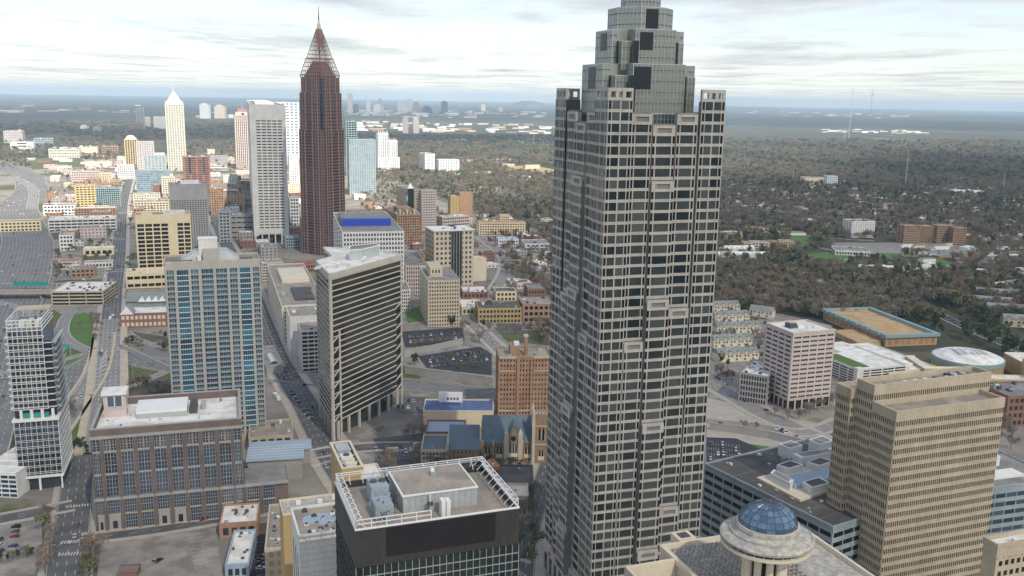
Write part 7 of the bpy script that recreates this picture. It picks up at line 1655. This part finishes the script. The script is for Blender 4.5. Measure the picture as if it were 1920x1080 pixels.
# ================================================================ vehicles
CARC = {'white': (.75, .75, .75), 'silver': (.45, .46, .48), 'black': (.02, .02, .022), 'grey': (.14, .145, .15), 'red': (.28, .02, .02), 'blue': (.03, .06, .18), 'tan': (.35, .28, .18)}
for k_, c in CARC.items(): mat('car_'+k_, c, rough=.3, var=.04, spec=.6)
mat('tyre', (.02, .02, .02)); mat('bus_blue', (.08, .12, .3)); mat('lamp_red', (.4, .02, .02))
def car_parts(col, tall):
    k_ = ('car', col, tall)
    if k_ in _pane: return _pane[k_]
    m_ = 'car_'+col; W = MB(); h = .85 if not tall else 1.05; r = 1.42 if not tall else 1.85
    prof = [(-2.2, .3), (2.2, .3), (2.25, .6), (2.1, h-.12), (1.1, h), (-2.15, h+.03), (-2.25, .65)]
    n = len(prof); W.v = [(x, -.9, z) for x, z in prof]+[(x, .9, z) for x, z in prof]; W.m = [m_]
    for i in range(n): j = (i+1) % n; W.f.append((j, i, n+i, n+j)); W.mi.append(0)
    W.f += [tuple(range(n)), tuple(reversed(range(n, 2*n)))]; W.mi += [0, 0]
    body = W.mesh('body'); W = MB(); a0, a1 = (-1.75, .95) if not tall else (-2.1, 1.0)
    W.hexa([(a0, -.84, h), (a1, -.84, h), (a1, .84, h), (a0, .84, h), (a0+.45, -.7, r-.06), (a1-.75, -.7, r-.06), (a1-.75, .7, r-.06), (a0+.45, .7, r-.06)], 'glass_black'); cab = W.mesh('windows')
    W = MB(); W.box(a0+.42, -.72, r-.06, a1-.72, .72, r, m_); rf_ = W.mesh('roof_panel')
    W = MB(); W.bar((0, -.12, 0), (0, .12, 0), .33, 'tyre', k=8); wh = W.mesh('wheel')
    _pane[k_] = (body, cab, rf_, wh); return _pane[k_]
ncar = [0]
def car(x, y, rz, where, near, z=.06, col=None):
    col = col or rnd.choice(('white', 'silver', 'black', 'grey', 'white', 'silver', 'red', 'blue', 'grey', 'tan')); tall = rnd.random() < .35
    b_, c_, r_, w_ = car_parts(col, tall); o = thing('parked_car' if 'park' in where else 'car', '%s %s %s' % (col, 'van-like car' if tall else 'saloon car', where), 'car', (x, y, z), rz, 'cars '+where); ncar[0] += 1
    link(b_, 'body', o); link(c_, 'windows', o); link(r_, 'roof_panel', o)
    if near:
        for sx_ in (-1.35, 1.35):
            for sy in (-.85, .85): link(w_, 'wheel', o, (sx_, sy, .33))
def lot(px, rows, n, where, near=False, fill=.8, ang=None):
    """px: three ground pixels origin, along a row, across the rows"""
    o_, a, c = [Vector(G(*p)) for p in px]; u, v = (a-o_), (c-o_); rz = atan2(u.y, u.x)+pi/2 if ang is None else ang
    W = MB(); d = u.normalized(); e = v.normalized()
    for r_ in range(rows):
        for i in range(n+1):
            p = o_+u*(i/n)+v*((r_+.5)/rows); q1, q2 = p-e*2.4, p+e*2.4; W.face([(*(q1-d*.07), .16), (*(q1+d*.07), .16), (*(q2+d*.07), .16), (*(q2-d*.07), .16)], 'paint_white')
            if i < n and rnd.random() < fill: p = o_+u*((i+.5)/n)+v*((r_+.5)/rows); car(p.x, p.y, atan2(e.y, e.x), where, near, .12)
    s = W.build('parking_line'); s['kind'] = 'stuff'
lot([(765, 628), (862, 620), (768, 648)], 2, 20, 'parked in the upper car park', fill=.55)
lot([(800, 668), (905, 656), (808, 692)], 3, 18, 'parked in the lower car park behind the retaining wall', fill=.55)
lot([(1328, 828), (1385, 832), (1330, 866)], 4, 12, 'parked in the sunken lot by the stepped skyscraper', fill=.3)
lot([(42, 985), (36, 1030), (20, 985)], 1, 5, 'parked in the small lot at the bottom left', True, .9)
lot([(0, 990), (8, 1060), (-10, 990)], 1, 7, 'parked at the left frame edge', True, .6)
lot([(380, 1000), (400, 1060), (350, 1005)], 2, 9, 'parked on the gravel car park', True, .0)
lot([(470, 1020), (482, 1080), (505, 1015)], 2, 8, 'parked between the white-roofed shops', True, .15)
lot([(1695, 462), (1805, 464), (1696, 476)], 3, 22, 'parked below the orange brick housing slabs', fill=.7)
lot([(1530, 505), (1620, 508), (1530, 509)], 1, 14, 'parked near the green field', fill=.6)
lot([(700, 840), (790, 830), (710, 870)], 3, 14, 'parked on the plaza lot by the angular tower', True, .35)
lot([(590, 800), (545, 740), (596, 798)], 1, 16, 'parked along the wide street beside the shops', True, .5)
lot([(110, 492), (205, 484), (112, 530)], 5, 18, 'parked in the lots left of the main street', fill=.5)
lot([(935, 450), (1030, 470), (930, 490)], 4, 16, 'parked in the lots by the low offices', fill=.4)
lot([(745, 745), (850, 752), (742, 770)], 2, 12, 'parked behind the blue-roofed hall', True, .4)
lot([(950, 600), (1035, 604), (945, 622)], 2, 14, 'parked in front of the low orange-tan building', True, .6)
lot([(1345, 700), (1400, 735), (1335, 715)], 1, 10, 'parked by the grey framed apartment block', True, .7)
lot([(1440, 790), (1530, 830), (1430, 800)], 1, 10, 'parked at the junction below the pink block', True, .25)
lot([(250, 560), (305, 556), (252, 570)], 2, 10, 'parked behind the dormered brick hall', False, .6)
lot([(585, 545), (600, 560), (575, 550)], 1, 6, 'parked behind the angular tower', False, .6)
car(*G(298, 1052), 1.2, 'parked alone on the gravel car park, black', True, .06, 'black'); car(*G(292, 1046+8), 1.35, 'parked alone on the gravel car park, tan', True, .06, 'tan')
for i in range(24):
    u, v = GAR.U*(.05+.9*rnd.random()), GAR.V*rnd.choice((.12, .3, .42, .6, .75, .9)); c, s = cos(GAR.g), sin(GAR.g); car(GAR.C[0]+c*u-s*v, GAR.C[1]+s*u+c*v, GAR.g+pi/2, 'parked on the roof of the concrete garage', False, GAR.H+.1)
tot = 0
for ri, (c, w_, lanes, zz) in enumerate(ROADS):
    L_ = sum(hypot(c[i+1][0]-c[i][0], c[i+1][1]-c[i][1]) for i in range(len(c)-1))
    px0 = P(*c[len(c)//2]); n = int(L_/ (9 if lanes > 10 else 45)); n = min(n, 190)
    hx, hy, hn = min(HERO, key=lambda h: hypot(h[0]-c[len(c)//2][0], h[1]-c[len(c)//2][1]))
    wh_ = 'driving on the wide motorway' if lanes > 10 else 'on the %s passing near %s' % ('expressway' if lanes == 6 else 'street', hn)
    for _ in range(n):
        i = rnd.randrange(len(c)-1); f = rnd.random(); ln = rnd.randrange(lanes); d = -w_/2+.5+(w_-1)*(ln+.5)/lanes
        a, e = Vector(c[i]), Vector(c[i+1]); v = (e-a).normalized(); p = a.lerp(e, f)+Vector((-v.y, v.x))*d; q = P(p.x, p.y)
        if not (-20 < q[0] < 1940 and 290 < q[1] < 1090): continue
        if ncar[0] > 700: break
        car(p.x, p.y, atan2(v.y, v.x)+(pi if ln >= lanes/2 else 0), wh_, q[1] > 780, zz+.03)
def bus(px, rz, label):
    C = G(*px); o = thing('bus', label, 'bus', (*C, .1), rz); W = MB(); W.box(-6, -1.25, .35, 6, 1.25, 3.1, 'white_paint'); W.build('body', o)
    for y in (-1.27, 1.25): W = MB(); [W.box(-5.6+i*1.9, y, 1.5, -4+i*1.9, y+.02, 2.5, 'glass_black') for i in range(6)]; W.build('side_windows', o)
    W = MB(); W.box(-3, -.9, 3.1, 1, .9, 3.35, 'steel_grey'); W.build('roof_unit', o); W = MB(); W.bar((0, -.2, 0), (0, .2, 0), .48, 'tyre', k=10); wm = W.mesh('wheel')
    for x in (-3.8, 3.9):
        for y in (-1.1, 1.1): link(wm, 'wheel', o, (x, y, .48))
bus((519, 748), radians(118), 'white bus at the kerb behind the blue glass tower'); bus((522, 682), radians(112), 'white bus further up the wide street'); bus((210, 598), radians(97), 'white bus on the bridge street')
# green overhead signs on the motorway and the station canopy awning
for px, w_, lb in ((( -10, 545), 56, 'long green sign gantry with white border over the motorway'), ((118, 668), 6, 'small green road sign beside the curved slip road'), ((45, 430), 26, 'green sign gantry on the slab over the motorway')):
    C = G(*px); o = thing('road_sign', lb, 'road sign', (*C, 0), radians(6)); W = MB(); W.box(w_*.35, 0, 5.5, w_, .4, 10, 'teal_sign'); W.build('sign_panel', o); W = MB(); W.bar((0, .8, 0), (0, .8, 8), .3, 'steel_grey'); W.bar((w_, .8, 0), (w_, .8, 8), .3, 'steel_grey'); W.bar((0, .8, 8), (w_, .8, 8), .3, 'steel_grey'); W.build('gantry', o)
# overpass carrying the cross street above the motorway
o = thing('overpass', 'flat concrete overpass crossing the motorway by the concrete garage', 'bridge', (*G(-40, 562), 0), radians(7)); W = MB(); W.box(0, 0, 5, 130, 16, 6.2, 'concrete_road'); W.build('deck', o)
for y in (0, 15.5): W = MB(); W.box(0, y, 6.2, 130, y+.5, 7.3, 'concrete_tan'); W.build('parapet', o)
for x in (15, 60, 105): W = MB(); W.box(x, 2, 0, x+1.5, 14, 5, 'concrete_grey'); W.build('pier', o)
# street lamps
lm = MB(); lm.bar((0, 0, 0), (0, 0, 9), .12, 'steel_grey', .08, 5); lm.bar((0, 0, 9), (1.8, 0, 9.3), .07, 'steel_grey', .05, 4); lm_ = lm.mesh('pole'); lm = MB(); lm.box(1.5, -.2, 9.15, 2.4, .2, 9.4, 'steel_grey'); lh_ = lm.mesh('lamp_head')
for pxs, wh_ in (([(182, 935), (186, 880), (108, 1000), (100, 1060)], 'along the street with the zebra crossings'), ([(560, 720), (590, 770), (615, 810), (530, 700)], 'beside the wide street by the angular tower'), ([(228, 700), (250, 712), (226, 660), (240, 690)], 'beside the bridge and expressway'), ([(990, 960), (985, 1000), (978, 1040)], 'along the street left of the stepped skyscraper'), ([(1360, 760), (1420, 790), (1480, 812), (1540, 835)], 'at the junction below the pink office block')):
    for p_ in pxs: o = thing('street_lamp', 'grey street lamp '+wh_, 'street lamp', (*G(*p_), 0), rnd.uniform(0, 6), 'street lamps '+wh_); link(lm_, 'pole', o); link(lh_, 'lamp_head', o)
# brown shed and white trailers
o = thing('shed', 'small brown-roofed shed at the bottom of the gravel car park', 'shed', (*G(222, 1085), 0), radians(8)); W = MB(); W.box(0, 0, 0, 8, 7, 3, 'brick_red'); W.build('wall', o); W = MB(); W.hexa([(-.4, -.4, 3), (8.4, -.4, 3), (8.4, 7.4, 3), (-.4, 7.4, 3), (-.4, 3.3, 4.2), (8.4, 3.3, 4.2), (8.4, 3.7, 4.2), (-.4, 3.7, 4.2)], 'brick_brown'); W.build('roof', o)
for px, lb in (((735, 850), 'cream box trailer on the plaza lot'), ((775, 845), 'white box trailer beside the cream one'), ((862, 776), 'white container behind the blue awning hall')):
    o = thing('trailer', lb, 'trailer', (*G(*px), 0), radians(80 if 'beside' in lb else 8)); W = MB(); W.box(-4, -1.3, .8, 4, 1.3, 3.6, 'white_paint' if 'white' in lb else 'cream_pale'); W.build('box', o); W = MB(); [W.bar((x, -1.2, .4), (x, 1.2, .4), .4, 'tyre', k=8) for x in (-2.8, 2.6)]; W.build('wheels', o)
print('cars', ncar[0], 'objects', len(bpy.data.objects))
